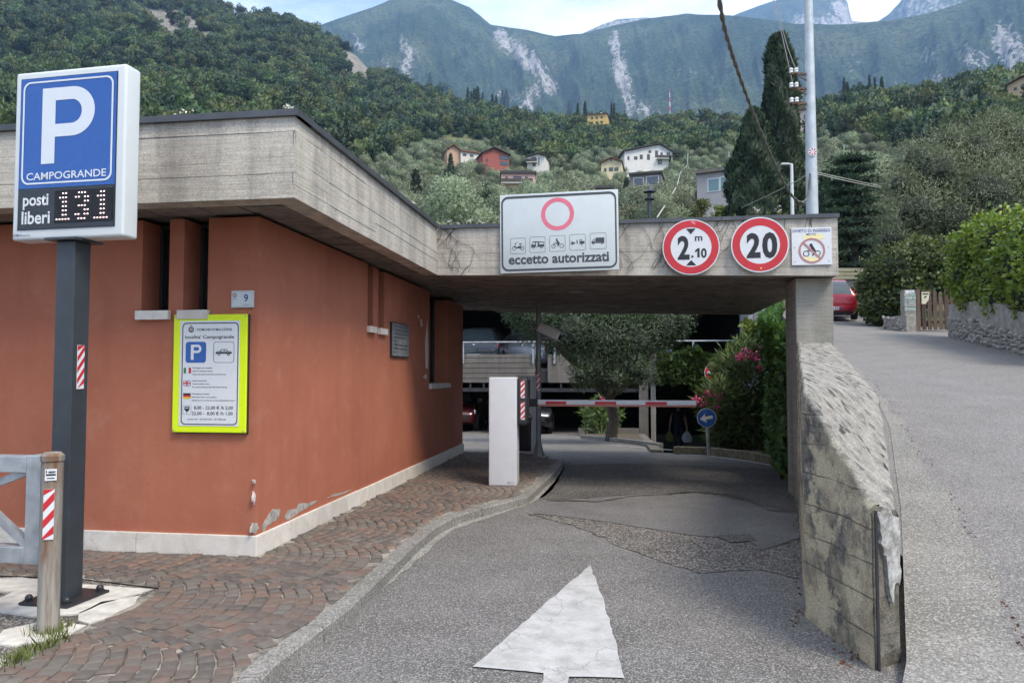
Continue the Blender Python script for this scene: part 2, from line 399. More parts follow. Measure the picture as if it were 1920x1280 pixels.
M['bed'] = _bed()
def _paint():
    b = MT('worn_road_paint'); n = b.noise(7, 8, .7)
    col = b.mix(b.ramp(n, (.35, 0.), (.6, 1.)), (.33, .322, .302), (.46, .45, .43))
    ck = b.vor(6.5, 'DISTANCE_TO_EDGE', 'Distance', b.mix(.1, b.co, b.noise(14, 4, col=True)))
    ck = b.math('MULTIPLY', b.ramp(ck, (.0, 1.), (.022, 0.)), b.ramp(b.noise(2.2, 3), (.4, 0.), (.55, 1.)))
    col = b.mix(b.math('MULTIPLY', ck, .7), col, (.2, .19, .18))
    wear = b.math('MULTIPLY', b.ramp(b.noise(90, 4, .75), (.58, 0.), (.66, 1.)), b.ramp(b.noise(2.6, 4), (.4, .15), (.7, 1.)))
    col = b.mix(wear, col, (.19, .18, .17))
    return b.done(col, .8, 0, b.bump(b.math('ADD', b.noise(110, 4), b.math('MULTIPLY', ck, -1.)), .5, .004), .3)
M['paint'] = _paint()
M['kerb'] = _asphalt('kerb_stone', (.19, .18, .155), (.28, .265, .235), (.40, .38, .35), .3, 130, .35)
M['pad'] = plain('pad_concrete', (.53, .50, .44), .9, 0, .22, 14, .5)
M['coping'] = plain('coping_metal', (.085, .09, .097), .5, .4, .2, 6)
M['glass_dark'] = plain('dark_glass', (.012, .015, .018), .12, 0, .1, 4, 0, .6)
M['frame_dark'] = plain('dark_frame', (.03, .03, .032), .5)
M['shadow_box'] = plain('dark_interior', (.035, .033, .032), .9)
M['white_metal'] = plain('white_painted_metal', (.62, .65, .64), .35, 0, .025, 5, 0, .5)
M['cab_white'] = plain('cabinet_white', (.60, .605, .61), .4, 0, .03, 7, 0, .5)
M['sign_white'] = plain('sign_white', (.56, .60, .59), .38, 0, .035, 6, 0, .5)
M['white'] = plain('print_white', (.66, .67, .67), .45, 0, .03)
M['offwhite'] = plain('print_offwhite', (.66, .70, .74), .4, 0, .02)
M['blue'] = plain('sign_blue', (.022, .10, .36), .28, 0, .05, 4, 0, .5)
M['blue_dark'] = plain('flag_blue', (.02, .04, .2), .5)
M['black'] = plain('print_black', (.015, .015, .017), .5)
M['panel_black'] = plain('display_black', (.022, .026, .03), .22, 0, .1, 5, 0, .5)
M['led_off'] = plain('led_grid', (.012, .009, .009), .6)
def _led():
    b = MT('led_lit'); return b.done((.9, .8, .78), .5, emit=(1., .66, .64), es=1.2)
M['led'] = _led()
M['pole_grey'] = plain('anthracite_steel', (.045, .053, .06), .42, .2, .12, 12)
M['yellow_sign'] = plain('fluorescent_yellow', (.68, .83, .0), .45, 0, .02)
M['red'] = plain('sign_red', (.52, .022, .03), .35, 0, .08, 8)
M['pink'] = plain('faded_pink', (.72, .16, .22), .45, 0, .06, 8)
M['dull_red'] = plain('faded_red', (.40, .20, .20), .5, 0, .1, 10)
M['faint_yellow'] = plain('faint_yellow', (.78, .70, .36), .5)
M['green_flag'] = plain('flag_green', (.03, .2, .06), .5)
M['gold'] = plain('flag_gold', (.75, .45, .03), .5)
M['steel'] = plain('galvanised_steel', (.40, .42, .43), .45, .55, .3, 9, .1)
M['pole_pale'] = plain('galvanised_pole', (.47, .51, .53), .55, .25, .14, 5)
M['rust'] = plain('rusty_iron', (.13, .075, .05), .85, .2, .4, 14, .4)
M['grey_rail'] = plain('grey_rail', (.23, .235, .235), .5, .3, .15, 8)
M['ceramic'] = plain('white_ceramic', (.8, .8, .78), .2, 0, .03)
M['plastic_dark'] = plain('dark_plastic', (.022, .023, .025), .4)
M['yellow_post'] = plain('yellow_post', (.58, .32, .02), .5, 0, .15, 9)
def _post():
    b = MT('weathered_post'); v = b.map((14, 14, 1.2))
    col = b.mix(b.ramp(b.noise(1.2, 6, .65, v), (.35, 0.), (.65, 1.)), (.20, .18, .15), (.36, .34, .29))
    col = b.mix(b.ramp(b.noise(1, 7, .7, b.map((9, 9, 1.), (3, 1, 0))), (.52, 0.), (.66, .9)), col, (.16, .075, .035))
    return b.done(col, .8, .1, b.bump(b.noise(1.5, 6, .7, v), .4, .006), .3)
M['old_post'] = _post()
def _wood():
    b = MT('weathered_wood'); v = b.map((20, 20, 1.5))
    col = b.mix(b.ramp(b.noise(1.2, 6, .65, v), (.3, 0.), (.7, 1.)), (.075, .05, .04), (.16, .115, .09))
    col = b.hsv(col, v=b.math('ADD', b.math('MULTIPLY', b.orand(), .5), .75))
    return b.done(col, .85, 0, b.bump(b.noise(2, 6, .7, v), .5, .006), .2)
M['wood'] = _wood()
def leafmat(name, a, c, d, rough=.55, trans=.0):
    b = MT(name); r = b.irand(); o = b.orand()
    col = b.ramp(r, (0., a), (.55, c), (.93, c), (1., d))
    col = b.hsv(col, b.math('ADD', b.math('MULTIPLY', o, .04), .475), 1, b.math('ADD', b.math('MULTIPLY', o, .75), .65))
    mt = b.done(col, rough, 0, None, .3)
    tr = b.n.new('ShaderNodeBsdfTranslucent'); b.L(b.hsv(col, .49, 1.1, 1.3), tr.inputs[0]); ms = b.n.new('ShaderNodeMixShader'); ms.inputs[0].default_value = .3
    ou = [q for q in b.n if q.type == 'OUTPUT_MATERIAL'][0]; b.L(b.p.outputs[0], ms.inputs[1]); b.L(tr.outputs[0], ms.inputs[2]); b.L(ms.outputs[0], ou.inputs[0]); return mt
M['leaf_wood'] = leafmat('woodland_leaves', (.042, .08, .032), (.088, .135, .05), (.125, .16, .062))
M['leaf_wood3'] = leafmat('woodland_leaves_light', (.06, .09, .034), (.115, .145, .055), (.17, .17, .07))
M['leaf_wood2'] = leafmat('woodland_leaves_dark', (.024, .050, .030), (.048, .082, .042), (.07, .105, .05))
M['leaf_olive_far'] = leafmat('hillside_olive_leaves', (.12, .155, .092), (.22, .26, .165), (.32, .35, .245))
M['leaf_olive'] = leafmat('olive_leaves', (.095, .13, .07), (.165, .205, .12), (.34, .375, .27), .45)
M['leaf_olive_dark'] = leafmat('courtyard_olive_leaves', (.032, .048, .026), (.065, .088, .046), (.16, .19, .11), .45)
M['leaf_cypress'] = leafmat('cypress_leaves', (.018, .034, .018), (.038, .06, .03), (.06, .085, .04))
M['leaf_cedar'] = leafmat('cedar_needles', (.026, .056, .032), (.055, .10, .052), (.09, .14, .07))
M['leaf_ivy'] = leafmat('ivy_leaves', (.04, .09, .024), (.085, .165, .042), (.19, .26, .06), .4)
M['leaf_hedge'] = leafmat('hedge_leaves', (.085, .155, .022), (.175, .27, .042), (.42, .47, .12), .4)
M['leaf_hedge_dark'] = leafmat('dark_hedge_leaves', (.05, .09, .028), (.105, .165, .045), (.19, .26, .075), .42)
M['leaf_oleander'] = leafmat('oleander_leaves', (.07, .13, .038), (.14, .22, .07), (.28, .35, .14), .4)
M['leaf_yellow'] = leafmat('yellow_shrub_leaves', (.08, .11, .02), (.14, .17, .035), (.22, .2, .05))
M['petal'] = plain('pink_petals', (.78, .10, .26), .6, 0, .2, 40)
M['petal_white'] = plain('white_petals', (.72, .70, .62), .6)
M['dry_stem'] = plain('dry_stem', (.16, .13, .07), .8, 0, .3)
M['stem'] = plain('green_stem', (.10, .14, .04), .7, 0, .3)
M['grass'] = leafmat('grass_blades', (.06, .09, .02), (.13, .15, .04), (.28, .25, .11))
M['vine'] = plain('dry_vine', (.06, .042, .032), .9)
M['bark'] = plain('bark', (.085, .07, .055), .95, 0, .35, 12, .8)
M['skin'] = plain('skin', (.42, .24, .17), .6)
M['cloth_black'] = plain('black_cloth', (.013, .015, .02), .9)
M['cloth_navy'] = plain('dark_trousers', (.02, .026, .036), .9)
M['hair'] = plain('dark_hair', (.03, .02, .015), .7)
M['bag'] = plain('white_plastic_bag', (.72, .74, .76), .4, 0, .06, 18, .3)
M['bag_yellow'] = plain('yellow_bag', (.25, .22, .05), .5, 0, .2, 18)
M['tyre'] = plain('tyre_rubber', (.014, .014, .015), .85)
M['rim'] = plain('alloy_rim', (.42, .43, .44), .35, .7)
def carpaint(n, c): return plain(n, c, .3, .15, .03, 4, 0, .5, .7)
M['car_red'] = carpaint('red_car_paint', (.30, .010, .022)); M['car_grey'] = carpaint('grey_car_paint', (.028, .032, .036))
M['car_white'] = carpaint('white_car_paint', (.4, .4, .4)); M['car_maroon'] = carpaint('maroon_car_paint', (.05, .005, .006))
M['car_black'] = carpaint('black_car_paint', (.008, .008, .009)); M['car_silver'] = carpaint('silver_car_paint', (.3, .31, .32))
M['car_glass'] = plain('car_glass', (.06, .075, .08), .08, 0, .1, 3, 0, .8)
M['lamp_red'] = plain('tail_lamp', (.42, .02, .02), .2, 0, .1, 20, 0, .6)
M['lamp_clear'] = plain('head_lamp', (.62, .64, .66), .15, .3, .1, 20)
M['chrome'] = plain('chrome', (.6, .6, .6), .2, .9)
# ---------------------------------------------------------------- ground, roads, terrain
ZP = .08                                   # pavement level
WX, WY = -2.43, 4.71                       # the building's corner
def sstep(a, b, x):
    t = np.clip((np.asarray(x, float)-a)/(b-a), 0, 1); return t*t*(3-2*t)
def zlow(x, y):
    z = -.05*np.clip(np.asarray(y, float)-11, 0, 13)
    return z
def zramp(x, y):
    d = -np.asarray(x, float)*_s + np.asarray(y, float)*_c
    k = .5; u = np.clip((d-3.2)/k, -30, 300)
    up = .136*k*np.log1p(np.exp(u))
    far = np.clip(d-34, 0, None)
    return up - .10*far + .006
def sheet(name, xs, ys, zf, mt, keep=None, kind='structure'):
    X, Y = np.meshgrid(xs, ys); Z = zf(X, Y); nx = len(xs)
    V = np.stack([X.ravel(), Y.ravel(), Z.ravel()], 1)
    i, j = np.meshgrid(np.arange(nx-1), np.arange(len(ys)-1)); a = (j*nx+i).ravel()
    Q = np.stack([a, a+1, a+nx+1, a+nx], 1)
    if keep is not None:
        c = V[Q].mean(1); Q = Q[keep(c[:, 0], c[:, 1])]
    return tag(obj(name, np_mesh(name, V, Q, mt, True)), kind=kind)
def poly_sheet(name, pts, z, mt, parent=None, kind='structure', thick=0):
    mb = MB()
    if thick: mb.prism([(p[0], p[1]) for p in pts], z-thick, z)
    else: mb.add([(p[0], p[1], z) for p in pts], [tuple(range(len(pts)))])
    o = mb.build(name, mt, parent)
    if not thick and o.data.polygons[0].normal.z < 0: o.data.flip_normals()
    return tag(o, kind=kind) if not parent else o
PIT_X0, PIT_X1, PIT_Y = .75, 3.6, 13.8
sheet('road', np.concatenate([np.linspace(-60, -3, 20), np.linspace(-2.9, 4, 47), np.linspace(5, 40, 12)]), np.concatenate([np.linspace(-40, -1, 12), np.linspace(0, 24, 97)]),
      zlow, M['asphalt'], lambda x, y: ~((x > PIT_X0) & (y > PIT_Y)) & ~((y > 8.5) & (x > 4)) & ~((x > 4) & (y > 3.4)))
# right-hand ramp road climbing along the parapet
PB = onz(1511, 1157, 0); PC = onz(1640, 1255, 0); PD = onz(1690, 1240, 0)
PFAR = Vector((1.99, 8.0, 0))
def ramp_left(y):                          # x of the ramp road's lower edge (mid of the parapet, then of the ivy wall)
    return np.interp(y, [-40, 2.2, 3.6, 4.0, 8.0, 14, 27, 40], [8, 1.25, 1.45, 1.6, 2.02, 2.95, 6.0, 8.8])
ysr = np.concatenate([np.linspace(1.2, 12, 55), np.linspace(12.5, 60, 60)])
nx = 40; Vr = []
for y in ysr:
    x0 = float(ramp_left(y))
    for k in range(nx): Vr.append((x0+(k/(nx-1))**1.5*30, y, 0))
Vr = np.array(Vr); Vr[:, 2] = zramp(Vr[:, 0], Vr[:, 1])
a = (np.arange(len(ysr)-1)[:, None]*nx+np.arange(nx-1)[None]).ravel()
_zr = lambda p, q: float(zramp(p, q))
_g, _w0, _w1 = [hit(x, y, _zr) for x, y in ((1640, 612), (1808, 640), (1921, 668))]
Qr = np.stack([a, a+1, a+nx+1, a+nx], 1); Cr = Vr[Qr].mean(1)
_t = (Cr[:, 1]-_w1.y)/(_w0.y-_w1.y); _wx = _w1.x+(_w0.x-_w1.x)*_t       # the stone wall's line: garden lies behind it, and well behind the gate
gard = ((Cr[:, 1] < _w0.y+.3) & (Cr[:, 0] > _wx+.45) & (Cr[:, 1] > 4)) | ((Cr[:, 1] >= _w0.y+.3) & (Cr[:, 0] > _w0.x+1.2)) | ((Cr[:, 1] > _g.y+2.2) & (Cr[:, 0] > _g.x+1.5))
def _lawn():
    b = MT('rough_grass'); return b.done(b.mix(b.ramp(b.noise(2, 7, .7), (.35, 0.), (.65, 1.)), (.06, .085, .03), (.13, .14, .06)), .95, 0, b.bump(b.noise(30, 5, .7), .8, .03), .1)
tag(obj('upper_road', np_mesh('upper_road', Vr, Qr[~gard], M['asphalt_ramp'], True)), kind='structure')
tag(obj('garden_ground', np_mesh('garden_ground', Vr, Qr[gard], _lawn(), True)), kind='structure')
# the pale strip between the parapet and the ramp's asphalt
gl = [(1560, 650), (1640, 740), (1668, 800), (1690, 960), (1700, 1240), (1690, 1300), (1660, 1420)]
gr = [(1563, 648), (1655, 742), (1712, 830), (1790, 945), (1905, 1190), (1950, 1290), (2010, 1420)]
def along(pl, n):
    pl = [Vector(p) for p in pl]; L_ = [0]
    for p, q in zip(pl, pl[1:]): L_.append(L_[-1]+(q-p).length)
    out = []
    for i in range(n):
        t = L_[-1]*i/(n-1); k = max(j for j in range(len(L_)-1) if L_[j] <= t+1e-9); f = (t-L_[k])/(L_[k+1]-L_[k]) if L_[k+1] > L_[k] else 0
        out.append(pl[k].lerp(pl[k+1], f))
    return out
A_ = along([hit(x, y, lambda a, b: float(zramp(a, b))) for x, y in gl], 40); B_ = along([hit(x, y, lambda a, b: float(zramp(a, b))) for x, y in gr], 40)
Vg = []
for i, (p, q) in enumerate(zip(A_, B_)):
    q = q + Vector((.05*math.sin(i*1.7)+.03*math.sin(i*.6), 0, 0))
    for k in range(6):
        r_ = p.lerp(q, k/5); Vg.append((r_.x, r_.y, float(zramp(r_.x, r_.y))+.005))
a = (np.arange(39)[:, None]*6+np.arange(5)[None]).ravel()
tag(obj('gutter_strip', np_mesh('gutter_strip', np.array(Vg), np.stack([a, a+1, a+7, a+6], 1), M['ramp_edge'], True)), kind='structure')

# worn patches of the lower road, each sheet a few millimetres above the one below
def wobble(pts, amp, n=14, seed=0):
    rr = random.Random(seed); out = []
    for i in range(len(pts)):
        p = Vector(pts[i]); q = Vector(pts[(i+1) % len(pts)]); L_ = max(2, int((q-p).length/.07))
        for k in range(L_):
            r_ = p.lerp(q, k/L_); out.append((r_.x+rr.uniform(-amp, amp), r_.y+rr.uniform(-amp, amp)))
    return out
def gp(l, z=0): return [onz(x, y, z) for x, y in l]
poly_sheet('dark_asphalt_patch', wobble(gp([(1035, 872), (1200, 868), (1486, 880), (1494, 960), (1300, 922), (1200, 925), (1050, 936), (1010, 935)], .004), .022, seed=1), .004, M['asphalt_dark'])
poly_sheet('coarse_asphalt_patch', wobble(gp([(985, 962), (1100, 965), (1240, 985), (1340, 1000), (1420, 990), (1496, 1010), (1506, 1085), (1420, 1065), (1310, 1075), (1180, 1030), (1080, 985)], .004), .022, seed=2), .0045, M['asphalt_coarse'])
poly_sheet('smooth_asphalt_patch', wobble(gp([(1020, 940), (1200, 928), (1330, 927), (1495, 962), (1500, 1008), (1430, 1030), (1400, 1010), (1300, 1003), (1120, 975), (1000, 962)], .008), .012, seed=3), .009, M['asphalt_patch'])
poly_sheet('damp_asphalt_patch', wobble(gp([(1340, 1003), (1405, 1000), (1420, 1012), (1370, 1016)], .012), .01, seed=4), .0125, M['asphalt_dark'])
mb = MB(); crk = [onz(x, y, .012) for x, y in [(1028, 938), (1080, 938), (1120, 940), (1180, 930), (1240, 926), (1300, 921), (1360, 926), (1410, 938), (1440, 955), (1494, 962)]]
crk = along(crk, 50); rr = random.Random(3)
pts = [Vector((p.x+rr.uniform(-.02, .02), p.y+rr.uniform(-.02, .02), .0115)) for p in crk]
vs = []
for p in pts:
    wd = rr.uniform(.008, .03); vs += [(p.x, p.y-wd, .0115), (p.x, p.y+wd, .0115)]
mb.add(vs, [(2*i, 2*i+2, 2*i+3, 2*i+1) for i in range(len(pts)-1)])
tag(mb.build('asphalt_crack', M['plastic_dark']), kind='structure')
# painted arrow and lines
ar = gp([(1106, 1060), (1130, 1120), (1150, 1190), (1172, 1271), (1066, 1268), (1050, 1320), (1005, 1320), (1020, 1262), (888, 1251), (990, 1160)], .004)
poly_sheet('painted_arrow', wobble(ar, .006, seed=5), .0075, M['paint'])
def stripe(name, l, wd, z=.006, low=True):
    P_ = along([hit(x, y, lambda a, b: float(zlow(a, b))) for x, y in l], 16); v = []
    for i, p in enumerate(P_):
        d = (P_[min(i+1, 15)]-P_[max(i-1, 0)]); d.z = 0; d.normalize(); n_ = Vector((-d.y, d.x, 0))*wd/2
        for q in (p-n_, p+n_): v.append((q.x, q.y, float(zlow(q.x, q.y))+z))
    mb = MB().add(v, [(2*i, 2*i+2, 2*i+3, 2*i+1) for i in range(15)])
    o = mb.build(name, M['paint']); 
    return tag(o, kind='structure')
stripe('painted_line', [(1275, 852), (1330, 855), (1390, 863), (1450, 874)], .10)
stripe('painted_line', [(1092, 830), (1140, 834), (1200, 839), (1262, 844)], .10)
stripe('painted_line', [(866, 824), (960, 826), (1048, 827)], .10)

# ---------------------------------------------------------------- pavement: kerb, bed and porphyry cobbles in segmental arcs
KIN = [onz(x, y, ZP) for x, y in [(300, 1420), (380, 1330), (479, 1236), (623, 1135), (703, 1063), (760, 1012), (799, 983), (841, 963), (900, 947), (974, 928), (1000, 905), (1018, 890), (1043, 864)]]
pav = tag(bpy.data.objects.new('pavement', None), kind='structure'); COL.objects.link(pav)
PADL = [onz(x, y, ZP) for x, y in [(-420, 1072), (0, 1078), (150, 1084), (300, 1102), (170, 1170), (0, 1262), (-250, 1420)]]
PAVP = [(p.x, p.y) for p in KIN] + [(-1.2, 11.35), (WX+.03, 11.35), (WX+.03, WY-.03), (-9, WY-.03), (-9, PADL[0].y)] + [(p.x, p.y) for p in PADL]
poly_sheet('joint_bed', PAVP, ZP+.0005, M['bed'], pav)
def inside(x, y, P_):
    x = np.asarray(x); y = np.asarray(y); r_ = np.zeros(x.shape, bool); n = len(P_)
    for i in range(n):
        x0, y0 = P_[i]; x1, y1 = P_[(i+1) % n]
        c = ((y0 > y) != (y1 > y)); 
        with np.errstate(divide='ignore', invalid='ignore'):
            xi = (x1-x0)*(y-y0)/(y1-y0 if y1 != y0 else 1e-9)+x0
        r_ ^= c & (x < xi)
    return r_
cob = []
WL, RR = .98, .72
half = math.asin(WL/2/RR); nst = int(round(2*half*RR/.080))
for lane in range(-1, 11):
    yk = 1.6 + lane*WL; ph = rng.random()*.1
    for i in range(-10, 112):
        cx = -9.8 + i*.083 + ph
        for j in range(nst):
            th = -half + (j+.5+.25*(i % 2)-.12)*2*half/nst + rng.uniform(-.012, .012)
            cob.append((cx+RR*math.cos(th), yk+RR*math.sin(th), th, .083*math.cos(th)**.9*rng.uniform(.93, 1.04), 2*half*RR/nst*rng.uniform(.92, 1.04)))
cob = np.array(cob)
ok = inside(cob[:, 0], cob[:, 1], PAVP)
for dx, dy in ((.03, 0), (-.03, 0), (0, .03), (0, -.03)): ok &= inside(cob[:, 0]+dx, cob[:, 1]+dy, PAVP)
cob = cob[ok & (cob[:, 1] < 11.3)]
def cobble_v(w_, l_, seed):
    r_ = np.random.default_rng(seed); j = lambda s: r_.uniform(-s, s)
    q = [(-.5+j(.07), -.5+j(.07)), (.5+j(.07), -.5+j(.07)), (.5+j(.07), .5+j(.07)), (-.5+j(.07), .5+j(.07))]
    vs = [(x*w_*.93, y*l_*.93, -.03) for x, y in q] + [(x*w_*.93, y*l_*.93, .004+j(.0025)) for x, y in q] + [(x*w_*.80, y*l_*.80, .0105+j(.002)) for x, y in q]
    fs = [(0,1,5,4),(1,2,6,5),(2,3,7,6),(3,0,4,7),(4,5,9,8),(5,6,10,9),(6,7,11,10),(7,4,8,11),(8,9,10,11)]
    return np.array(vs), fs
# individual stones: the 300 showing largest in the photograph
dd = np.hypot(cob[:, 0], cob[:, 1]); vis = []
for k, c in enumerate(cob):
    p = Vector((c[0], c[1], ZP))-CAM; zc = p.dot(FW)
    px_, py_ = 960+FPX*p.dot(CR)/zc, 640-FPX*p.dot(UPV)/zc
    vis.append(zc > 0 and 5 < px_ < 1915 and py_ < 1275)
near = [k for k in np.argsort(dd) if vis[k]][:300]; nset = set(int(k) for k in near)
meshes = []
for s_ in range(10):
    v, f = cobble_v(1, 1, 40+s_); mb = MB().add(v, f); meshes.append(mb.mesh('cobble', M['cobble'], norm=True))
for k in near:
    c = cob[k]; o = obj('cobble', meshes[k % 10], pav, (c[0], c[1], ZP+rng.uniform(-.003, .003)), (rng.uniform(-.03, .03), rng.uniform(-.03, .03), c[2]), (c[3], c[4], 1))
Vc, Fc = [], []; b_ = 0
var = [cobble_v(1, 1, 40+s_) for s_ in range(10)]
for k, c in enumerate(cob):
    if k in nset: continue
    v, f = var[k % 10]; ct, st = math.cos(c[2]), math.sin(c[2])
    x, y = v[:, 0]*c[3], v[:, 1]*c[4]
    Vc.append(np.stack([c[0]+x*ct-y*st, c[1]+x*st+y*ct, v[:, 2]+ZP+rng.uniform(-.003, .003)], 1)); Fc.append(np.array(f)+b_); b_ += 12
tag(obj('cobbles', np_mesh('cobbles', np.concatenate(Vc), np.concatenate(Fc), M['cobble']), pav), kind='stuff')
# kerb stones
def offset_path(P_, d):
    out = []
    for i, p in enumerate(P_):
        t = (P_[min(i+1, len(P_)-1)]-P_[max(i-1, 0)]); t.z = 0; t.normalize(); out.append(p+Vector((t.y, -t.x, 0))*d)
    return out
kp = along(KIN, 120); ko = offset_path(kp, .09); kf = offset_path(kp, .105)
st = 0; rr = random.Random(5)
while st < 118:
    en = min(119, st+rr.choice([7, 8, 9, 10]))
    if 119-en < 4: en = 119
    mb = MB(); n = en-st+1; vs = []
    for i in range(st, en+1):
        a0, a1, a2 = kp[i], ko[i], kf[i]
        ze = zlow(0, a0.y)
        if i in (st, en):
            t = (kp[min(i+1, 119)]-kp[max(i-1, 0)]).normalized()*(.004 if i == st else -.004); a0, a1, a2 = a0+t, a1+t, a2+t
        vs += [(a0.x, a0.y, -.05), (a0.x, a0.y, ZP), (a1.x, a1.y, ZP+.002), (a1.lerp(a2, .7).x, a1.lerp(a2, .7).y, ZP-.012), (a2.x, a2.y, -.05)]
    fs = []
    for i in range(n-1):
        for k in range(4): fs.append((i*5+k, (i+1)*5+k, (i+1)*5+k+1, i*5+k+1))
    fs += [tuple(range(5)), tuple((n-1)*5+k for k in range(4, -1, -1))]
    mb.add(vs, fs).build('kerb_stone', M['kerb'], pav); st = en
mb = MB().box(WX, -1.16, 11.35, 11.45, -.05, ZP); mb.build('kerb_stone', M['kerb'], pav)
GO = [onz(x, y, 0) for x, y in [(330, 1440), (430, 1345), (515, 1270), (666, 1148), (799, 1036), (847, 994), (931, 967), (1000, 942), (1030, 925), (1046, 905), (1058, 872)]]
go = along(GO, 60); gi = along([Vector((p.x, p.y, 0)) for p in offset_path(kp, .10)], 60); v = []; rr = random.Random(8)
for p, q in zip(gi, go):
    q = q+Vector((rr.uniform(-.012, .012), rr.uniform(-.012, .012), 0))
    v += [(p.x, p.y, .006), (p.lerp(q, .5).x, p.lerp(q, .5).y, .004), (q.x, q.y, .004)]
tag(MB().add(v, [f for i in range(59) for f in ((3*i, 3*i+3, 3*i+4, 3*i+1), (3*i+1, 3*i+4, 3*i+5, 3*i+2))]).build('kerb_gutter', M['gutter']), kind='structure')
# worn ground beside the sign and its pale concrete pads
poly_sheet('old_asphalt', [(p.x, p.y) for p in PADL] + [(-9, PADL[-1].y-1), (-9, PADL[0].y)], ZP-.006, M['asphalt_coarse'])
for k, l in enumerate([[(-60, 1088), (38, 1082), (150, 1094), (285, 1104), (255, 1113), (190, 1132), (150, 1150), (60, 1155), (-40, 1142), (-10, 1125), (25, 1108), (-60, 1110)],
                       [(150, 1148), (190, 1128), (262, 1116), (255, 1130), (205, 1155), (170, 1168), (145, 1162)],
                       [(-20, 1205), (10, 1180), (75, 1164), (160, 1172), (130, 1190), (70, 1203), (20, 1210)],
                       [(-120, 1250), (-60, 1230), (20, 1236), (-10, 1262), (-90, 1290)]]):
    pts = wobble(gp(l, ZP), .006, seed=20+k)
    mb = MB().prism(pts, ZP-.03, ZP+.0015); tag(mb.build('concrete_pad', M['pad']), kind='structure')

# ---------------------------------------------------------------- hillside, mountains
def curve_az(pts):
    a = sorted(azel(x, y) for x, y in pts); return np.array([p[0] for p in a]), np.array([p[1] for p in a])
RIDGE = curve_az([(-900, -260), (-400, -160), (-60, -50), (200, -25), (395, 5), (440, 24), (560, 42), (600, 68), (665, 98), (690, 130), (730, 152), (770, 168), (830, 192), (880, 212), (960, 226), (1040, 240), (1085, 240), (1140, 238), (1200, 252), (1240, 240), (1290, 238), (1400, 244), (1480, 236), (1540, 218), (1600, 198), (1690, 200), (1760, 192), (1815, 172), (1860, 162), (1920, 160), (2100, 130), (2500, 100)])
RDIST = curve_az([(-900, 640), (1, 640), (2500, 640)])
def ridge_e(az): return np.interp(az, *RIDGE)
_rx = np.array([azel(x, 300)[0] for x in (-900, 0, 440, 690, 800, 900, 1100, 1300, 1540, 1800, 2500)])
_rr = np.array([950, 900, 800, 680, 560, 480, 430, 420, 380, 360, 380.])
def ridge_r(az): return np.interp(az, _rx, _rr)
R0, E0 = 44., .085
def hill_z(x, y):
    x = np.asarray(x, float); y = np.asarray(y, float); r = np.hypot(x, y); az = np.arctan2(x, y)
    Rr, Ee = ridge_r(az), ridge_e(az); t = np.clip((r-R0)/(Rr-R0), 0, 1)
    e = E0+(Ee-E0)*t**.42
    z = EYE+r*e
    amp = np.clip((r-60)/200, 0, 1)*np.clip((Rr-r)/120, 0.12, 1)
    z = z + amp*r*.022*(fbm(x*.012+31, y*.012+7, 4)-.5)*2
    z = np.where(r > Rr, EYE+Rr*Ee+amp*0-(r-Rr)*.35+0, z)
    lowf = np.clip((r-30)/(R0-30), 0, 1)
    zb = EYE+R0*E0
    z = np.where(r < R0, -1.2+(zb+1.2)*lowf, z)
    return np.maximum(z, -2.2)
def _hillmat():
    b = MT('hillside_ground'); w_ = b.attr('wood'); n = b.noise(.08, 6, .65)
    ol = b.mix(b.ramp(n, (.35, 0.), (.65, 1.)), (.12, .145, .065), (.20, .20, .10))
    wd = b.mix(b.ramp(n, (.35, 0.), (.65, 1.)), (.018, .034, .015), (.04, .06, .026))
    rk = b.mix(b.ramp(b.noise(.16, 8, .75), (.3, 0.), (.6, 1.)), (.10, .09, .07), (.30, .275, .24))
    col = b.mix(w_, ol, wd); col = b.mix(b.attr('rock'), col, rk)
    return b.done(col, .95, 0, b.bump(b.noise(.3, 8, .7), 1., 2.), .1)
M['hill'] = _hillmat()
naz, nr = 300, 90
azs = np.linspace(R_(-78), R_(72), naz); ts = np.concatenate([np.linspace(31, 44, 6)[:-1]/1000, np.linspace(0, 1, nr-5)**1.6])
Vh = np.zeros((nr+4, naz, 3)); rows = []
WOODL = curve_az([(-900, 600), (0, 420), (300, 400), (560, 330), (640, 330), (690, 318), (760, 285), (830, 250), (880, 250), (930, 285), (1000, 318), (1060, 303), (1150, 290), (1300, 292), (1420, 275), (1480, 265), (1560, 262), (1640, 270), (1720, 288), (1920, 330), (2500, 380)])
def wood_e(az): return np.interp(az, *WOODL)
ROCKS = [(330, 45, 95, 34, .75), (300, 75, 80, 20, .6), (672, 128, 60, 42, .85), (625, 150, 35, 30, .5), (60, 30, 50, 20, .4), (240, 85, 60, 20, .45)]
ROCKA = [(azel(x, y), math.radians(rx*.041), ry*.0007) for x, y, rx, ry, s_ in ROCKS]; ROCKS_ = [r_[4] for r_ in ROCKS]
def rock_mask(az, e):
    out = 0*az
    for ((ca, ce), wa, we), s_ in zip(ROCKA, ROCKS_):
        out = np.maximum(out, s_*np.exp(-((az-ca)/wa)**2-((e-ce)/we)**2))
    return out
for k in range(nr):
    for_r = 31+(44-31)*k/5 if k < 5 else None
    r = np.full(naz, for_r) if for_r else R0+(ridge_r(azs)-R0)*ts[k]
    Vh[k, :, 0] = r*np.sin(azs); Vh[k, :, 1] = r*np.cos(azs)
for k in range(4):
    r = ridge_r(azs)+[40, 120, 260, 420][k]; Vh[nr+k, :, 0] = r*np.sin(azs); Vh[nr+k, :, 1] = r*np.cos(azs)
Vh[:, :, 2] = hill_z(Vh[:, :, 0], Vh[:, :, 1])
V = Vh.reshape(-1, 3); a = (np.arange(nr+3)[:, None]*naz+np.arange(naz-1)[None]).ravel()
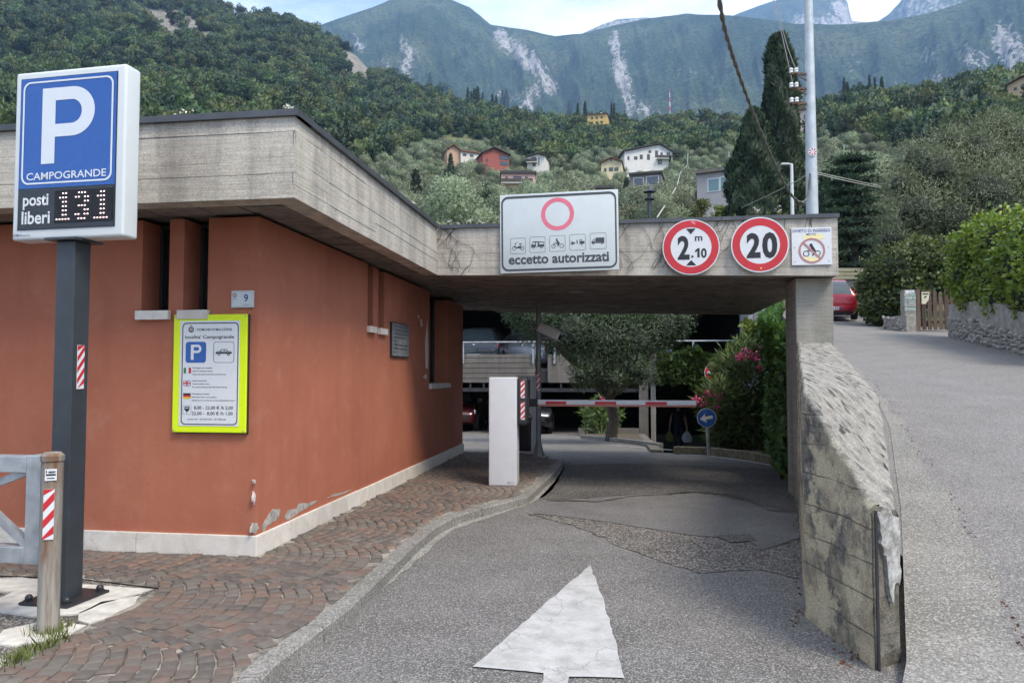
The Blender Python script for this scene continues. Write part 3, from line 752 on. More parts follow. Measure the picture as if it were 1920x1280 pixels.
az_, el_ = np.arctan2(V[:, 0], V[:, 1]), (V[:, 2]-EYE)/np.hypot(V[:, 0], V[:, 1])
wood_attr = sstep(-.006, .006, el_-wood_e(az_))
rock_attr = np.clip((rock_mask(az_, el_)+(fbm(V[:, 0]*.03, V[:, 1]*.03+V[:, 2]*.05, 4)-.5)*.9-.35)*4, 0, 1)
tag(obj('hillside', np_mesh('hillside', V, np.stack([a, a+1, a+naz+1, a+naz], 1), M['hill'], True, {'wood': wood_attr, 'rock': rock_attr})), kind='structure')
mb = MB(); n = 96
mb.add([(0, 0, -2.6)]+[(6000*math.cos(2*math.pi*k/n), 6000*math.sin(2*math.pi*k/n), -2.6) for k in range(n)], [(0, 1+k, 1+(k+1) % n) for k in range(n)])
def _gm():
    b = MT('valley_ground'); return b.done(b.mix(b.ramp(b.noise(.01, 6), (.35, 0.), (.65, 1.)), (.05, .07, .03), (.10, .10, .06)), .95)
tag(mb.build('ground', _gm()), kind='structure')
def _mtmat():
    b = MT('mountain_slopes'); rk = b.attr('rock')
    n = b.noise(.012, 8, .7); f = b.noise(.075, 6, .8)
    veg = b.mix(b.ramp(n, (.35, 0.), (.65, 1.)), (.018, .040, .022), (.048, .076, .036))
    veg = b.mix(b.ramp(b.noise(.004, 5), (.48, 0.), (.62, .75)), veg, (.085, .105, .052))
    veg = b.mix(.8, veg, b.ramp(f, (.40, .1), (.58, 1.9)), 'MULTIPLY')
    rc = b.mix(b.ramp(b.noise(1, 7, .75, b.map((.03, .03, .012))), (.3, 0.), (.65, 1.)), (.18, .17, .16), (.50, .48, .46))
    k = b.ramp(b.math('ADD', b.math('MULTIPLY', rk, .62), b.math('MULTIPLY', b.noise(1, 8, .8, b.map((.05, .05, .035))), 1.1)), (.83, 0.), (.92, 1.))
    col = b.mix(k, veg, rc)
    return b.done(col, .95, 0, b.bump(b.math('ADD', f, n), 1., 9.), .1)
M['mountain'] = _mtmat()
def mountain(name, sky_pts, r0, r1, e0, rocks, gully, seed, power=.85, naz=1100, nr=230, base=0):
    SK = curve_az(sky_pts); lo, hi = SK[0][0], SK[0][-1]
    azs = np.linspace(lo, hi, naz); t = np.linspace(0, 1, nr)**.8
    A, T = np.meshgrid(azs, t); E = np.interp(A, *SK)
    Rr = r1*(1+.18*(fbm(A*5+seed, A*0+3, 3)-.5))
    R = r0+(Rr-r0)*T
    g = fbm(A*gully+seed+T*1.2, T*2.2+seed, 5)
    spur = 1-np.abs(fbm(A*gully*.6+seed*2+T*.9, T*1.1+3, 6, .55)-.5)*4; rid = 1-np.abs(fbm(A*gully*2.6+seed*5+T*2.5, T*5+7, 5, .6)-.5)*4
    el = e0+(E-e0)*T**power
    Z = EYE+R*el
    fade = np.clip((1-T)*6, 0.03, 1)*(1 if r0 < 3000 else .45)*np.clip(T*5, 0, 1)
    Z = Z+fade*R*(.05*(g-.5)+.030*(spur-.4)+.006*(rid-.4))
    X, Y = R*np.sin(A), R*np.cos(A)
    Vm = np.stack([X, Y, Z], -1)
    back = Vm[-1].copy(); back[:, :2] *= 1.25; back[:, 2] *= .55
    Vm = np.concatenate([Vm, back[None]]).reshape(-1, 3)
    az_, el_ = np.arctan2(Vm[:, 0], Vm[:, 1]), (Vm[:, 2]-EYE)/np.hypot(Vm[:, 0], Vm[:, 1])
    rock = np.zeros(len(Vm))
    for x0, y0, x1, y1, wd, s_ in rocks:
        (a0, b0), (a1, b1) = azel(x0, y0), azel(x1, y1); da, db = a1-a0, b1-b0; LL = da*da+db*db
        k = np.clip(((az_-a0)*da+(el_-b0)*db)/LL, 0, 1); dist = np.hypot(az_-a0-k*da, el_-b0-k*db)/(wd/FPX)
        rock = np.maximum(rock, s_*np.exp(-(dist/1.5)**2)*(.45+1.3*(fbm(az_*420+seed, el_*300+seed, 5, .7)-.3)))
    gg = np.concatenate([g.ravel(), g[-1]]); rr_ = np.concatenate([rid.ravel(), rid[-1]]); rock = np.clip(rock*1.05+(gg-.5)*.4+(rr_-.55)*.22+(base if np.isscalar(base) else 0), 0, 1)
    a = (np.arange(nr)[:, None]*naz+np.arange(naz-1)[None]).ravel()
    return tag(obj(name, np_mesh(name, Vm, np.stack([a, a+1, a+naz+1, a+naz], 1), M['mountain'], True, {'rock': rock})), kind='structure')
mountain('mountain', [(-1500, -300), (-700, -200), (0, -60), (300, 60), (520, 75), (590, 50), (650, 30), (700, 14), (740, -3), (790, -14), (838, -4), (880, 14), (920, 46), (985, 56), (1040, 68), (1090, 64), (1150, 48), (1210, 36), (1290, 26), (1390, 30), (1500, 46), (1590, 46), (1650, 40), (1740, 26), (1830, -4), (1900, -40), (2100, -120), (2700, -200)],
         1250, 2700, .16, [(940, 70, 1010, 130, 14, .85), (1000, 110, 1035, 165, 14, .8), (1010, 165, 975, 220, 14, .6), (1150, 65, 1165, 130, 10, .7), (1160, 120, 1185, 205, 12, .9), (1185, 185, 1240, 225, 10, .6), (1215, 80, 1220, 110, 8, .6),
          (670, 70, 675, 90, 12, .7), (750, 75, 760, 90, 14, .6), (770, 100, 760, 140, 14, .75), (720, 110, 735, 140, 10, .6), (780, 110, 790, 150, 8, .5), (910, 170, 990, 190, 12, .4), (1250, 130, 1370, 150, 18, .38), (1410, 60, 1420, 70, 14, .4),
          (1560, 110, 1640, 130, 30, .4), (1740, 100, 1760, 150, 12, .7), (1760, 150, 1840, 190, 22, .6), (1810, 100, 1850, 130, 16, .6), (1880, 60, 1920, 150, 18, .9), (1900, 80, 1915, 120, 25, .7), (1690, 150, 1720, 190, 20, .45), (700, 40, 800, 60, 40, .2)], 26, 3.3)
mountain('distant_mountain', [(600, 160), (900, 120), (1060, 78), (1095, 62), (1130, 46), (1160, 36), (1215, 33), (1240, 48), (1330, 60), (1380, 27), (1420, 12), (1445, 4), (1500, -10), (1560, -14), (1588, 2), (1597, 40), (1640, 44), (1665, 28), (1690, 2), (1700, -30), (1800, -70), (1900, -90), (2200, -160)],
         3300, 4600, .30, [(1100, 60, 1210, 45, 22, .75), (1500, 45, 1595, 40, 14, .8), (1575, 10, 1592, 38, 12, .9), (1700, 10, 1800, 20, 25, .6), (1420, 30, 1560, 30, 20, .3)], 30, 8.1, naz=600, nr=120)
# the air: one box of even haze around everything built
mb = MB().box(-5600, 5600, -5200, 6400, -3.7, 3300)
hz = bpy.data.materials.new('valley_haze'); hz.use_nodes = True; ht = hz.node_tree; ht.nodes.clear()
pv = ht.nodes.new('ShaderNodeVolumePrincipled'); ho = ht.nodes.new('ShaderNodeOutputMaterial')
pv.inputs['Color'].default_value = (.38, .60, 1., 1); pv.inputs['Density'].default_value = .00013; pv.inputs['Anisotropy'].default_value = 0.15
ht.links.new(pv.outputs[0], ho.inputs['Volume'])
tag(mb.build('haze', hz), kind='stuff')
# ---------------------------------------------------------------- the terracotta building with its concrete roof and beam
ZS, ZT = 2.37, 2.90                        # soffit, top of the fascia
FY, FX, BY = 4.23, -1.96, 7.81             # fascia lines, front of the beam over the road
BX1 = 2.17                                 # end of the beam
WLEN = 11.33                               # far end of the side wall
bld = thing('parking_office', 'low terracotta building whose board-marked concrete roof runs on as a beam over the entrance', 'building', (WX, WY, ZP))
def B(mb, name, mt, parent=bld, **k):
    o = mb.build(name, mt, parent, **k); 
    if parent is bld: o.location = (-WX, -WY, -ZP)
    return o
o_f = [(onY(265, 575, WY).x, onY(316, 575, WY).x, onY(290, 583, WY).z), (onY(343, 575, WY).x, onY(389, 575, WY).x, onY(360, 582, WY).z)]
o_s = [(onX(689, 620, WX).y, onX(699, 620, WX).y, onX(694, 612, WX).z), (onX(709, 620, WX).y, onX(720, 620, WX).y, onX(714, 616, WX).z), (onX(805, 700, WX).y, onX(840, 700, WX).y, onX(820, 719, WX).z)]
TH = .30
mb = MB(); x = -9.0
for a0, a1, zb in o_f:
    mb.box(x, a0, WY, WY+TH, ZP, ZS); mb.box(a0, a1, WY, WY+TH, ZP, zb); x = a1
mb.box(x, WX, WY, WY+TH, ZP, ZS)
y = WY+TH
for a0, a1, zb in o_s:
    mb.box(WX-TH, WX, y, a0, ZP, ZS-.01*(y > 6)); mb.box(WX-TH, WX, a0, a1, ZP, zb); y = a1
mb.box(WX-TH, WX, y, WLEN, ZP, ZS-.02)
mb.box(-9, WX-TH, WLEN-TH, WLEN, ZP, ZS-.02)
B(mb, 'wall', M['plaster'])
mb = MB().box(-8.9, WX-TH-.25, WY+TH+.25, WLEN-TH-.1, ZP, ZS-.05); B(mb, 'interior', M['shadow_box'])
# windows set deep in the slits, pale sills below them
def slit_window(axis, a0, a1, zb):
    wnd = bpy.data.objects.new('window', None); link(wnd, bld); wnd.location = (-WX, -WY, -ZP)
    f = MB(); g = MB(); e = .025
    def bx(mbb, p0, p1, d0, d1, z0, z1):
        if axis == 'x': mbb.box(p0, p1, WY+d0, WY+d1, z0, z1)
        else: mbb.box(WX-d1, WX-d0, p0, p1, z0, z1)
    bx(f, a0, a0+e, .2, .26, zb, ZS); bx(f, a1-e, a1, .2, .26, zb, ZS); bx(f, a0+e, a1-e, .2, .26, zb, zb+e); bx(f, a0+e, a1-e, .2, .26, ZS-e, ZS)
    bx(g, a0+e, a1-e, .225, .235, zb+e, ZS-e)
    f.build('frame', M['frame_dark'], wnd); g.build('pane', M['glass_dark'], wnd)
    s = MB(); ov = .022
    bx(s, a0-ov, a1+ov, -.04, -.001, zb-.062, zb+.001); bx(s, a0+.002, a1-.002, .0, .19, zb, zb+.002)
    B(s, 'sill', M['marble'], bevel=.004)
for a0, a1, zb in o_f: slit_window('x', a0, a1, zb)
for a0, a1, zb in o_s: slit_window('y', a0, a1, zb)
# marble plinth, slab by slab
rr = random.Random(2); PH = .135
xs = [-9.0, -7.9, -6.8, -5.75, -4.72] + [onY(258, 1020, WY).x] + [onY(120, 1020, WY).x] + [WX+.022]
xs = sorted(xs)
for a0, a1 in zip(xs, xs[1:]):
    B(MB().box(a0+.002, a1-.002, WY-.022, WY+.002, ZP-.02, ZP+PH+rr.uniform(-.003, .003)), 'plinth_slab', M['marble'], bevel=.004)
ys = [WY-.022] + [onX(px_, py_, WX).y for px_, py_ in ((547, 1000), (592, 975), (649, 945), (669, 935), (712, 915), (771, 890))] + [9.3, 10.3, WLEN+.01]
for a0, a1 in zip(ys, ys[1:]):
    B(MB().box(WX-.002, WX+.022, a0+.002, a1-.002, ZP-.02, ZP+PH+rr.uniform(-.003, .003)), 'plinth_slab', M['marble'], bevel=.004)
# plaster fallen away above the plinth and along the corner
def flake(pts, mt, name='fallen_plaster'):
    l = [onX(a, b, WX) for a, b in pts]; l = [Vector((0, p.y, p.z)) for p in l]; out = []
    r2 = random.Random(len(pts)*7+int(pts[0][0]))
    for i, p in enumerate(l):
        q = l[(i+1) % len(l)]
        for k in range(4):
            u = p.lerp(q, k/4); out.append((u.y+r2.uniform(-.006, .006)*(k > 0), u.z+r2.uniform(-.006, .006)*(k > 0)))
    mb = MB().prism(out, WX-.01, WX+.003, axis='x'); B(mb, name, mt)
flake([(470, 998), (474, 980), (483, 982), (485, 990), (478, 1000)], M['render_patch'])
flake([(491, 985), (503, 965), (512, 953), (525, 955), (524, 965), (515, 976), (500, 986), (493, 997)], M['render_patch'])
flake([(533, 968), (540, 955), (556, 953), (559, 944), (580, 943), (598, 936), (585, 946), (560, 960), (537, 975)], M['render_patch'])
flake([(612, 934), (625, 926), (660, 917), (640, 926)], M['render_patch'])
for l in ([(474, 935), (476, 920), (479, 926), (477, 945)], [(475, 900), (478, 899), (478, 907)], [(788, 600), (791, 598), (792, 611), (789, 612)], [(797, 640), (801, 600), (803, 650), (802, 690), (798, 690)], [(783, 592), (785, 590), (786, 600)], [(793, 705), (799, 700), (800, 712)]):
    flake(l, M['flake'])
# fascia: board-marked courses, each a hair deeper or prouder than the next
def lerp(a, b, t): return a+(b-a)*t
segs = [((-9.0, FY), (FX, FY), 0, 0), ((FX, FY), (FX, BY), 0, 0), ((FX, BY), (BX1, BY), 0, -.085)]
rr = random.Random(12)
for si, ((x0, y0), (x1, y1), d0, d1) in enumerate(segs):
    mb = MB(); n = 6; zz = [0, .15, .29, .44, .60, .78, 1.0]
    d = Vector((x1-x0, y1-y0, 0)).normalized(); nrm = Vector((d.y, -d.x, 0))
    nb = max(2, int(Vector((x1-x0, y1-y0)).length/2.6))
    for k in range(n):
        cuts = [0]+sorted(rr.uniform(.1, .9) for _ in range(nb-1))+[1]
        for c0, c1 in zip(cuts, cuts[1:]):
            ofs = rr.uniform(-.003, .003); vs = []
            for t in (c0, c1):
                p = Vector((lerp(x0, x1, t), lerp(y0, y1, t), 0)); zb = ZS+lerp(d0, d1, t); zt = ZT
                za, zc = zb+(zt-zb)*zz[k], zb+(zt-zb)*zz[k+1]-.0015
                for q, z in ((p+nrm*ofs, za), (p+nrm*ofs, zc), (p-nrm*.012, zc), (p-nrm*.012, za)): vs.append((q.x, q.y, z))
            mb.add(vs, [(0, 4, 5, 1), (1, 5, 6, 2), (3, 2, 6, 7), (0, 3, 7, 4), (0, 1, 2, 3), (4, 7, 6, 5)])
    vs = []
    for t in (0, 1):
        p = Vector((lerp(x0, x1, t), lerp(y0, y1, t), 0)); zb = ZS+lerp(d0, d1, t)
        for q, z in ((p-nrm*.008, zb+.001+.003*si), (p-nrm*.008, ZT-.003*si), (p-nrm*.16, ZT-.003*si), (p-nrm*.16, zb+.001+.003*si)): vs.append((q.x, q.y, z))
    mb.add(vs, [(0, 4, 5, 1), (1, 5, 6, 2), (3, 2, 6, 7), (0, 3, 7, 4), (0, 1, 2, 3), (4, 7, 6, 5)])
    B(mb, 'fascia', M['concrete'])
mb = MB().add([(BX1, BY-.003, ZS-.085), (BX1+.012, BY-.003, ZS-.085), (BX1+.012, 12.9, ZS-.085), (BX1, 12.9, ZS-.085), (BX1, BY-.003, ZT), (BX1+.012, BY-.003, ZT), (BX1+.012, 12.9, ZT), (BX1, 12.9, ZT)],
     [(0,3,2,1),(4,5,6,7),(0,1,5,4),(1,2,6,5),(2,3,7,6),(3,0,4,7)]); B(mb, 'fascia', M['concrete'])
# roof slab and soffits
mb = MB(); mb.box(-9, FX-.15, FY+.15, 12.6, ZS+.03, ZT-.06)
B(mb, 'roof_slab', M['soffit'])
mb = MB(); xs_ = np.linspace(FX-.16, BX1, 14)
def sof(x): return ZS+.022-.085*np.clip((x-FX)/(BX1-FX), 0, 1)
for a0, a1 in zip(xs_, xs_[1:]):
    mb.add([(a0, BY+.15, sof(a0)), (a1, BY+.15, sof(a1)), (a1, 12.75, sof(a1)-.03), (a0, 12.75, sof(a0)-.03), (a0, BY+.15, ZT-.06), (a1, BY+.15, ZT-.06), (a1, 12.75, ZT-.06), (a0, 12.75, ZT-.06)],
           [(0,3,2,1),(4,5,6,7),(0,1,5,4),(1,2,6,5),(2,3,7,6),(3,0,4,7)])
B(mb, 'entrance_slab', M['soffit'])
rr = random.Random(4)
mb = MB()                                  # board marks under the slab, running across the entrance and along the eaves
y = BY+.17
while y < 12.6:
    h = rr.uniform(.001, .009); wd = rr.uniform(.09, .14)
    for a0, a1 in zip(np.linspace(FX+.02, BX1-.02, 5), np.linspace(FX+.02, BX1-.02, 5)[1:]):
        mb.add([(a0, y, sof(a0)-h-.006*(y-BY)), (a1, y, sof(a1)-h-.006*(y-BY)), (a1, y+wd, sof(a1)-h-.006*(y-BY)), (a0, y+wd, sof(a0)-h-.006*(y-BY)), (a0, y, sof(a0)+.02), (a1, y, sof(a1)+.02), (a1, y+wd, sof(a1)+.02), (a0, y+wd, sof(a0)+.02)],
               [(0,3,2,1),(0,1,5,4),(1,2,6,5),(2,3,7,6),(3,0,4,7)])
    y += wd+.004
y = FY+.17
while y < 12.5:
    h = rr.uniform(.001, .008); wd = rr.uniform(.09, .14); mb.box(WX, FX-.02 if y < BY else FX+.02, y, y+wd, ZS+.024-h, ZS+.04); y += wd+.004
x = -9
while x < WX-.05:
    wd = rr.uniform(.1, .15); h = rr.uniform(.001, .008); mb.box(x, x+wd, FY+.165, WY, ZS+.024-h, ZS+.04); x += wd+.004
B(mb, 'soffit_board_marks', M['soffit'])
mb = MB().lathe([(.0, -.02), (.10, -.02), (.115, 0), (.115, .02), (0, .02)], (-.55, 9.4, sof(-.55)-.01), 20); B(mb, 'soffit_hatch', M['grey_rail'])
# metal coping along the roof edge, in lengths
def coping(p, q, cuts):
    p = Vector((*p, 0)); q = Vector((*q, 0)); d = (q-p).normalized(); n_ = Vector((d.y, -d.x, 0))
    for t0, t1 in zip(cuts, cuts[1:]):
        a0, a1 = p.lerp(q, t0)+d*.002, p.lerp(q, t1)-d*.002; vs = []
        for u in (a0, a1):
            for v, z in ((u+n_*.028, ZT-.028), (u+n_*.028, ZT+.012), (u-n_*.2, ZT+.016), (u-n_*.2, ZT-.028)): vs.append((v.x, v.y, z))
        B(MB().add(vs, [(0, 4, 5, 1), (1, 5, 6, 2), (2, 6, 7, 3), (3, 7, 4, 0), (0, 1, 2, 3), (4, 7, 6, 5)]), 'coping', M['coping'])
coping((-9, FY), (FX+.03, FY), [0, .2, .48, .76, 1]); coping((FX, FY+.002), (FX, BY-.03), [0, .5, 1]); coping((FX+.03, BY), (BX1+.03, BY), [0, .35, .72, 1])
# pillar carrying the end of the beam
px0, px1 = onY(1492, 600, 8.02).x, onY(1562, 600, 8.02).x
mb = MB().box(px0, px1, 8.0, 8.5, zlow(0, 8)-.2, ZS-.082); B(mb, 'pillar', M['concrete_pillar'], bevel=.008)
mb = MB().box(px0+.004, px1-.004, 8.5, 12.7, 1.2, ZS-.1); 
# low beam under the deck edge seen between soffit and pillar
# dry creeper over the beam
rr = random.Random(21)
mb = MB()
for k in range(46):
    x = rr.choice([rr.uniform(.0, .9), rr.uniform(.95, 2.0), rr.uniform(-.05, .5), rr.uniform(-2, -1.7)]); z = rr.uniform(ZS-.05, ZS+.1) if rr.random() < .35 else ZT-.03
    up = 1 if z < ZS+.2 else -1; pts = [(x, BY-.008, z)]; dx = rr.uniform(-.05, .05)
    for i in range(rr.randint(5, 12)):
        dx += rr.uniform(-.035, .035); x += dx*.6; z += up*rr.uniform(.01, .06); z = min(max(z, ZS-.06), ZT-.02); pts.append((x, BY-.008-rr.uniform(0, .006), z))
    mb.tube(pts, [.003*(1-.6*i/len(pts)) for i in range(len(pts))], 4)
tag(mb.build('dry_creeper', M['vine']), 'bare brown creeper stems clinging to the concrete beam around the round signs', 'creeper')
# parapet wall of the ramp: flared at the near end, lichen on its top
pl_ = onz(1511, 1157, 0); ptz = EYE-(722-700)/FPX*pl_.dot(F0); pcz = EYE-(945-700)/FPX*PC.dot(F0); pdz = EYE-(952-700)/FPX*PD.dot(F0)
pfz = 1.63
kink = dep(1647, 738, 5.25); 
lft = [(px0+.002, 8.06, pfz), (pl_.x, pl_.y, ptz), (PC.x, PC.y, pcz)]
rgt = [(px1-.004, 8.06, pfz), (kink.x, kink.y, kink.z), (PD.x, PD.y, pdz)]
def path3(p, t):
    return Vector(p[0]).lerp(Vector(p[1]), t/.62) if t < .62 else Vector(p[1]).lerp(Vector(p[2]), (t-.62)/.38)
NL, zb, rc_ = 110, -.12, .055
V, AT = [], []
for i in range(NL+1):
    t = i/NL; a0, b0 = path3(lft, t), path3(rgt, t); w_ = (b0-a0).normalized(); 
    for k in range(26): V.append((a0.x, a0.y, zb+(a0.z-rc_-zb)*k/25)); AT.append(0)
    for k in range(1, 5):
        an = k/4*math.pi/2; p = a0+w_*(rc_-rc_*math.cos(an)); V.append((p.x, p.y, a0.z-rc_+rc_*math.sin(an))); AT.append(k/4)
    Lw = (b0-a0).length
    for k in range(1, 26): p = a0.lerp(b0, (rc_+(Lw-2*rc_)*k/26)/Lw); V.append((p.x, p.y, p.z)); AT.append(1)
    for k in range(0, 5):
        an = math.pi/2-k/4*math.pi/2; p = b0-w_*(rc_-rc_*math.cos(an)); V.append((p.x, p.y, b0.z-rc_+rc_*math.sin(an))); AT.append(1-k/4*.6)
    for k in range(1, 10): V.append((b0.x, b0.y, b0.z-rc_-(b0.z-rc_-zb)*k/9)); AT.append(.3)
ring = len(V)//(NL+1); e0, e1 = Vector(lft[2]), Vector(rgt[2]); ER, EC = 14, 9      # the end face as its own grid
Q = [(i*ring+k, i*ring+k+1, (i+1)*ring+k+1, (i+1)*ring+k) for i in range(NL) for k in range(ring-1)]
EN = [0]*len(V); nb0 = len(V)
for r_ in range(ER+1):
    for c_ in range(EC+1):
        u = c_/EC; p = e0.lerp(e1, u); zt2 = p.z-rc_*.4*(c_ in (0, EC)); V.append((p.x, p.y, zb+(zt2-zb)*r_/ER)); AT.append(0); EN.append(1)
Q += [(nb0+r_*(EC+1)+c_, nb0+r_*(EC+1)+c_+1, nb0+(r_+1)*(EC+1)+c_+1, nb0+(r_+1)*(EC+1)+c_) for r_ in range(ER) for c_ in range(EC)]
V = np.array(V); base = V.copy(); f_ = lambda a, b, s, o=4: fbm(base[:, 0]*s+base[:, 2]*s*.7+a, base[:, 1]*s+base[:, 2]*s*.9+b, o, .6)-.5
V[:, 0] += f_(1, 2, 6)*.026; V[:, 1] += f_(8, 3, 6)*.018; V[:, 2] += f_(4, 9, 7)*.022*np.clip(base[:, 2]*3, 0, 1)
me = bpy.data.meshes.new('parapet_wall'); me.from_pydata([tuple(p) for p in V], [], Q); me.materials.append(M['parapet'])
for nm, a in (('top', AT), ('end', EN)): at = me.attributes.new(nm, 'FLOAT', 'POINT'); at.data.foreach_set('value', np.asarray(a, np.float32))
bm = bmesh.new(); bm.from_mesh(me); bmesh.ops.recalc_face_normals(bm, faces=bm.faces); bm.to_mesh(me); bm.free()
me.polygons.foreach_set('use_smooth', [True]*len(me.polygons)); me.set_sharp_from_angle(angle=R_(60))
par = tag(obj('parapet_wall', me), 'rough concrete parapet wall with dark lichen on its sloping top, beside the ramp', 'parapet wall')
# white patch and dark slot on the parapet's end
ed = (e1-e0).normalized(); en = Vector((ed.y, -ed.x, 0))
if en.dot(CAM-e0) < 0: en = -en
def endpt(u, z): p = e0+(e1-e0)*u+en*.016; return Vector((p.x, p.y, z))
r3 = random.Random(14); out = []
l = [(.16, pcz-.05), (.5, pcz-.02), (.92, pdz-.04), (.95, pdz-.2), (.9, pdz-.33), (.74, pdz-.31), (.64, pdz-.40), (.5, pdz-.35), (.42, pdz-.22), (.26, pdz-.14)]
for (u0, z0), (u1, z1) in zip(l, l[1:]+l[:1]):
    for k in range(4): out.append((u0+(u1-u0)*k/4+r3.uniform(-.035, .035), z0+(z1-z0)*k/4+r3.uniform(-.012, .012)))
l2 = [endpt(min(.97, u), z) for u, z in out]; mb = MB(); mb.add([tuple(p) for p in l2]+[tuple(p-en*.05) for p in l2], [tuple(range(len(l2)))]+[(i, (i+1) % len(l2), len(l2)+(i+1) % len(l2), len(l2)+i) for i in range(len(l2))])
def _mm():
    b = MT('white_mortar'); return b.done(b.mix(b.ramp(b.noise(16, 8, .75), (.40, 0.), (.60, 1.)), (.20, .19, .17), (.50, .49, .46)), .95, 0, b.bump(b.noise(30, 6, .7), .9, .01), .2)
mb.build('white_patch', _mm(), par)
q0, q1 = endpt(.04, -.05), endpt(.04, pcz-.02); MB().bar(q0, q1, .016, .010).build('dark_edge_strip', M['frame_dark'], par)
# ---------------------------------------------------------------- signs
def panel_frame(TL, TR, BL, BR, plane=None):
    """centre, rotation, width and height of an upright panel from four world corners"""
    c = (TL+TR+BL+BR)/4; u = ((TR-TL)+(BR-BL))/2; h = ((TL-BL)+(TR-BR))/2
    return c, math.atan2(u.y, u.x), math.hypot(u.x, u.y), abs(h.z)
# --- big parking sign on its post
D0 = 3.94
base = onz(122, 1121, ZP+.004)
ps = thing('parking_sign', 'tall blue parking sign with lit free-space counter on an anthracite post', 'sign', (base.x, base.y, ZP+.004), R_(-3.1))
dS = base.dot(F0)
H_ = 326/FPX*(dS-.06)
cz = dep(130, 287, dS-.06); cz_ = cz.z-base.z
pc, psn = math.cos(R_(-3.1)), math.sin(R_(-3.1)); lu = Vector((pc, psn, 0)); ln_ = Vector((-psn, pc, 0))
def ps_local(x, y, v):                      # where a line of sight meets the local plane y = v
    d = ray(x, y); q = CAM+d*(((base-CAM).dot(ln_)+v)/d.dot(ln_)); return (q-base).dot(lu)
x0, x1 = ps_local(26.3, 287, -.06), ps_local(233.5, 287, -.06); W_ = x1-x0
z0, z1 = cz_-H_/2, cz_+H_/2
_d = ray(262, 287); by_ = ((base+lu*x1-CAM).dot(lu))/_d.dot(lu); by_ = (CAM+_d*by_-base).dot(ln_)
fy, by = -.06, max(.02, min(.12, by_))
mb = MB().box(x0, x1, fy, by, z0, z1); mb.build('cabinet', M['white_metal'], ps, bevel=.016, seg=3, smooth=True)
gx0, gx1, gz0, gz1 = x0+.06*W_, x1-.075*W_, z0+.062*H_, z1-.045*H_
zs_ = gz0+(gz1-gz0)*.268
mb = MB().box(gx0-.004, gx1+.004, fy-.003, fy+.01, gz0-.004, gz1+.004); mb.build('bezel', M['panel_black'], ps)
mb = MB().box(gx0, gx1, fy-.006, fy, zs_, gz1); bp = mb.build('blue_panel', M['blue'], ps)
mb = MB().box(gx0, gx1, fy-.006, fy, gz0, zs_-.002); kp_ = mb.build('counter_panel', M['panel_black'], ps)
gw, gh = gx1-gx0, gz1-zs_; Y_ = fy-.008
def GX(u): return gx0+gw*u
def GZ(v): return gz1-gh*v
splines2d([rrect(GX(.028), GX(.972), GZ(.965), GZ(.03), .045), rrect(GX(.046), GX(.954), GZ(.95), GZ(.045), .038)], 'border', M['offwhite'], bp, Y_)
# the letter P
bo = [(GX(.55)+gw*.235*math.cos(R_(a)), (GZ(.10)+GZ(.545))/2+gh*.2225*math.sin(R_(a))) for a in range(90, -91, -9)]
bi = [(GX(.545)+gw*.105*math.cos(R_(a)), (GZ(.215)+GZ(.43))/2+gh*.1075*math.sin(R_(a))) for a in range(90, -91, -9)]
splines2d([[(GX(.235), GZ(.10))]+bo+[(GX(.375), GZ(.545)), (GX(.375), GZ(.785)), (GX(.235), GZ(.785))], [(GX(.375), GZ(.215))]+bi+[(GX(.375), GZ(.43))]], 'lettering', M['offwhite'], bp, Y_)
text('CAMPOGRANDE', GX(.085), GX(.915), GZ(.925), gh*.068, M['offwhite'], bp, Y_, .012)
kh = zs_-gz0
def KZ(v): return zs_-kh*v
text('posti', GX(.055), GX(.325), KZ(.42), kh*.30, M['white'], kp_, Y_, .022); text('liberi', GX(.045), GX(.345), KZ(.87), kh*.32, M['white'], kp_, Y_, .022)
mb = MB().box(GX(.39), GX(.99), Y_-.001, fy-.003, KZ(.88), KZ(.08)); lg = mb.build('led_display', M['led_off'], kp_)
mb = MB()
for k in range(17): mb.box(GX(.395), GX(.985), Y_-.004, Y_-.001, KZ(.10+.046*k+.012), KZ(.10+.046*k))
mb.build('louvre', M['panel_black'], lg)
DIG = {'1': ['00100', '01100', '00100', '00100', '00100', '00100', '01110'], '3': ['01110', '10001', '00001', '00110', '00001', '10001', '01110']}
DIG['1'] = ['00110', '01110', '00110', '00110', '00110', '00110', '11111']; DIG['3'] = ['01110', '11011', '00011', '01110', '00011', '11011', '01110']
for di, ch in enumerate('131'):
    mb = MB(); cx0 = .425+.195*di
    for r_, row in enumerate(DIG[ch]):
        for c_, b_ in enumerate(row):
            if b_ == '1':
                u, v = GX(cx0+c_*.031), KZ(.17+.105*r_); s_ = .0042
                mb.add([(u-s_*1.5, Y_-.006, v), (u, Y_-.006, v-s_), (u+s_*1.5, Y_-.006, v), (u, Y_-.006, v+s_), (u, Y_-.008, v)], [(0,1,4),(1,2,4),(2,3,4),(3,0,4)])
    mb.build('lit_digit', M['led'], lg)
text('S', x0+.045*W_, x0+.07*W_, z0+.022*H_, .014, M['blue_dark'], ps, fy-.002, .02); text('fhera', x0+.075*W_, x0+.17*W_, z0+.022*H_, .011, M['black'], ps, fy-.002)
splines2d([circ(x0+.022*W_+.004, z0+.028*H_, .009, 20), circ(x0+.022*W_+.004, z0+.028*H_, .006, 20)], 'maker_mark', M['grey_rail'], ps, fy-.002)
prot = R_(0)
def post_box(mbb, hw, z0_, z1_):
    c2, s2 = math.cos(prot)*hw*1.414, math.sin(prot)*hw*1.414
    mbb.prism([(math.cos(prot+R_(45+90*k))*hw*1.414, math.sin(prot+R_(45+90*k))*hw*1.414) for k in range(4)], z0_, z1_)
mb = MB(); post_box(mb, .058, .012, z0-.012); po = mb.build('post', M['pole_grey'], ps, bevel=.006)
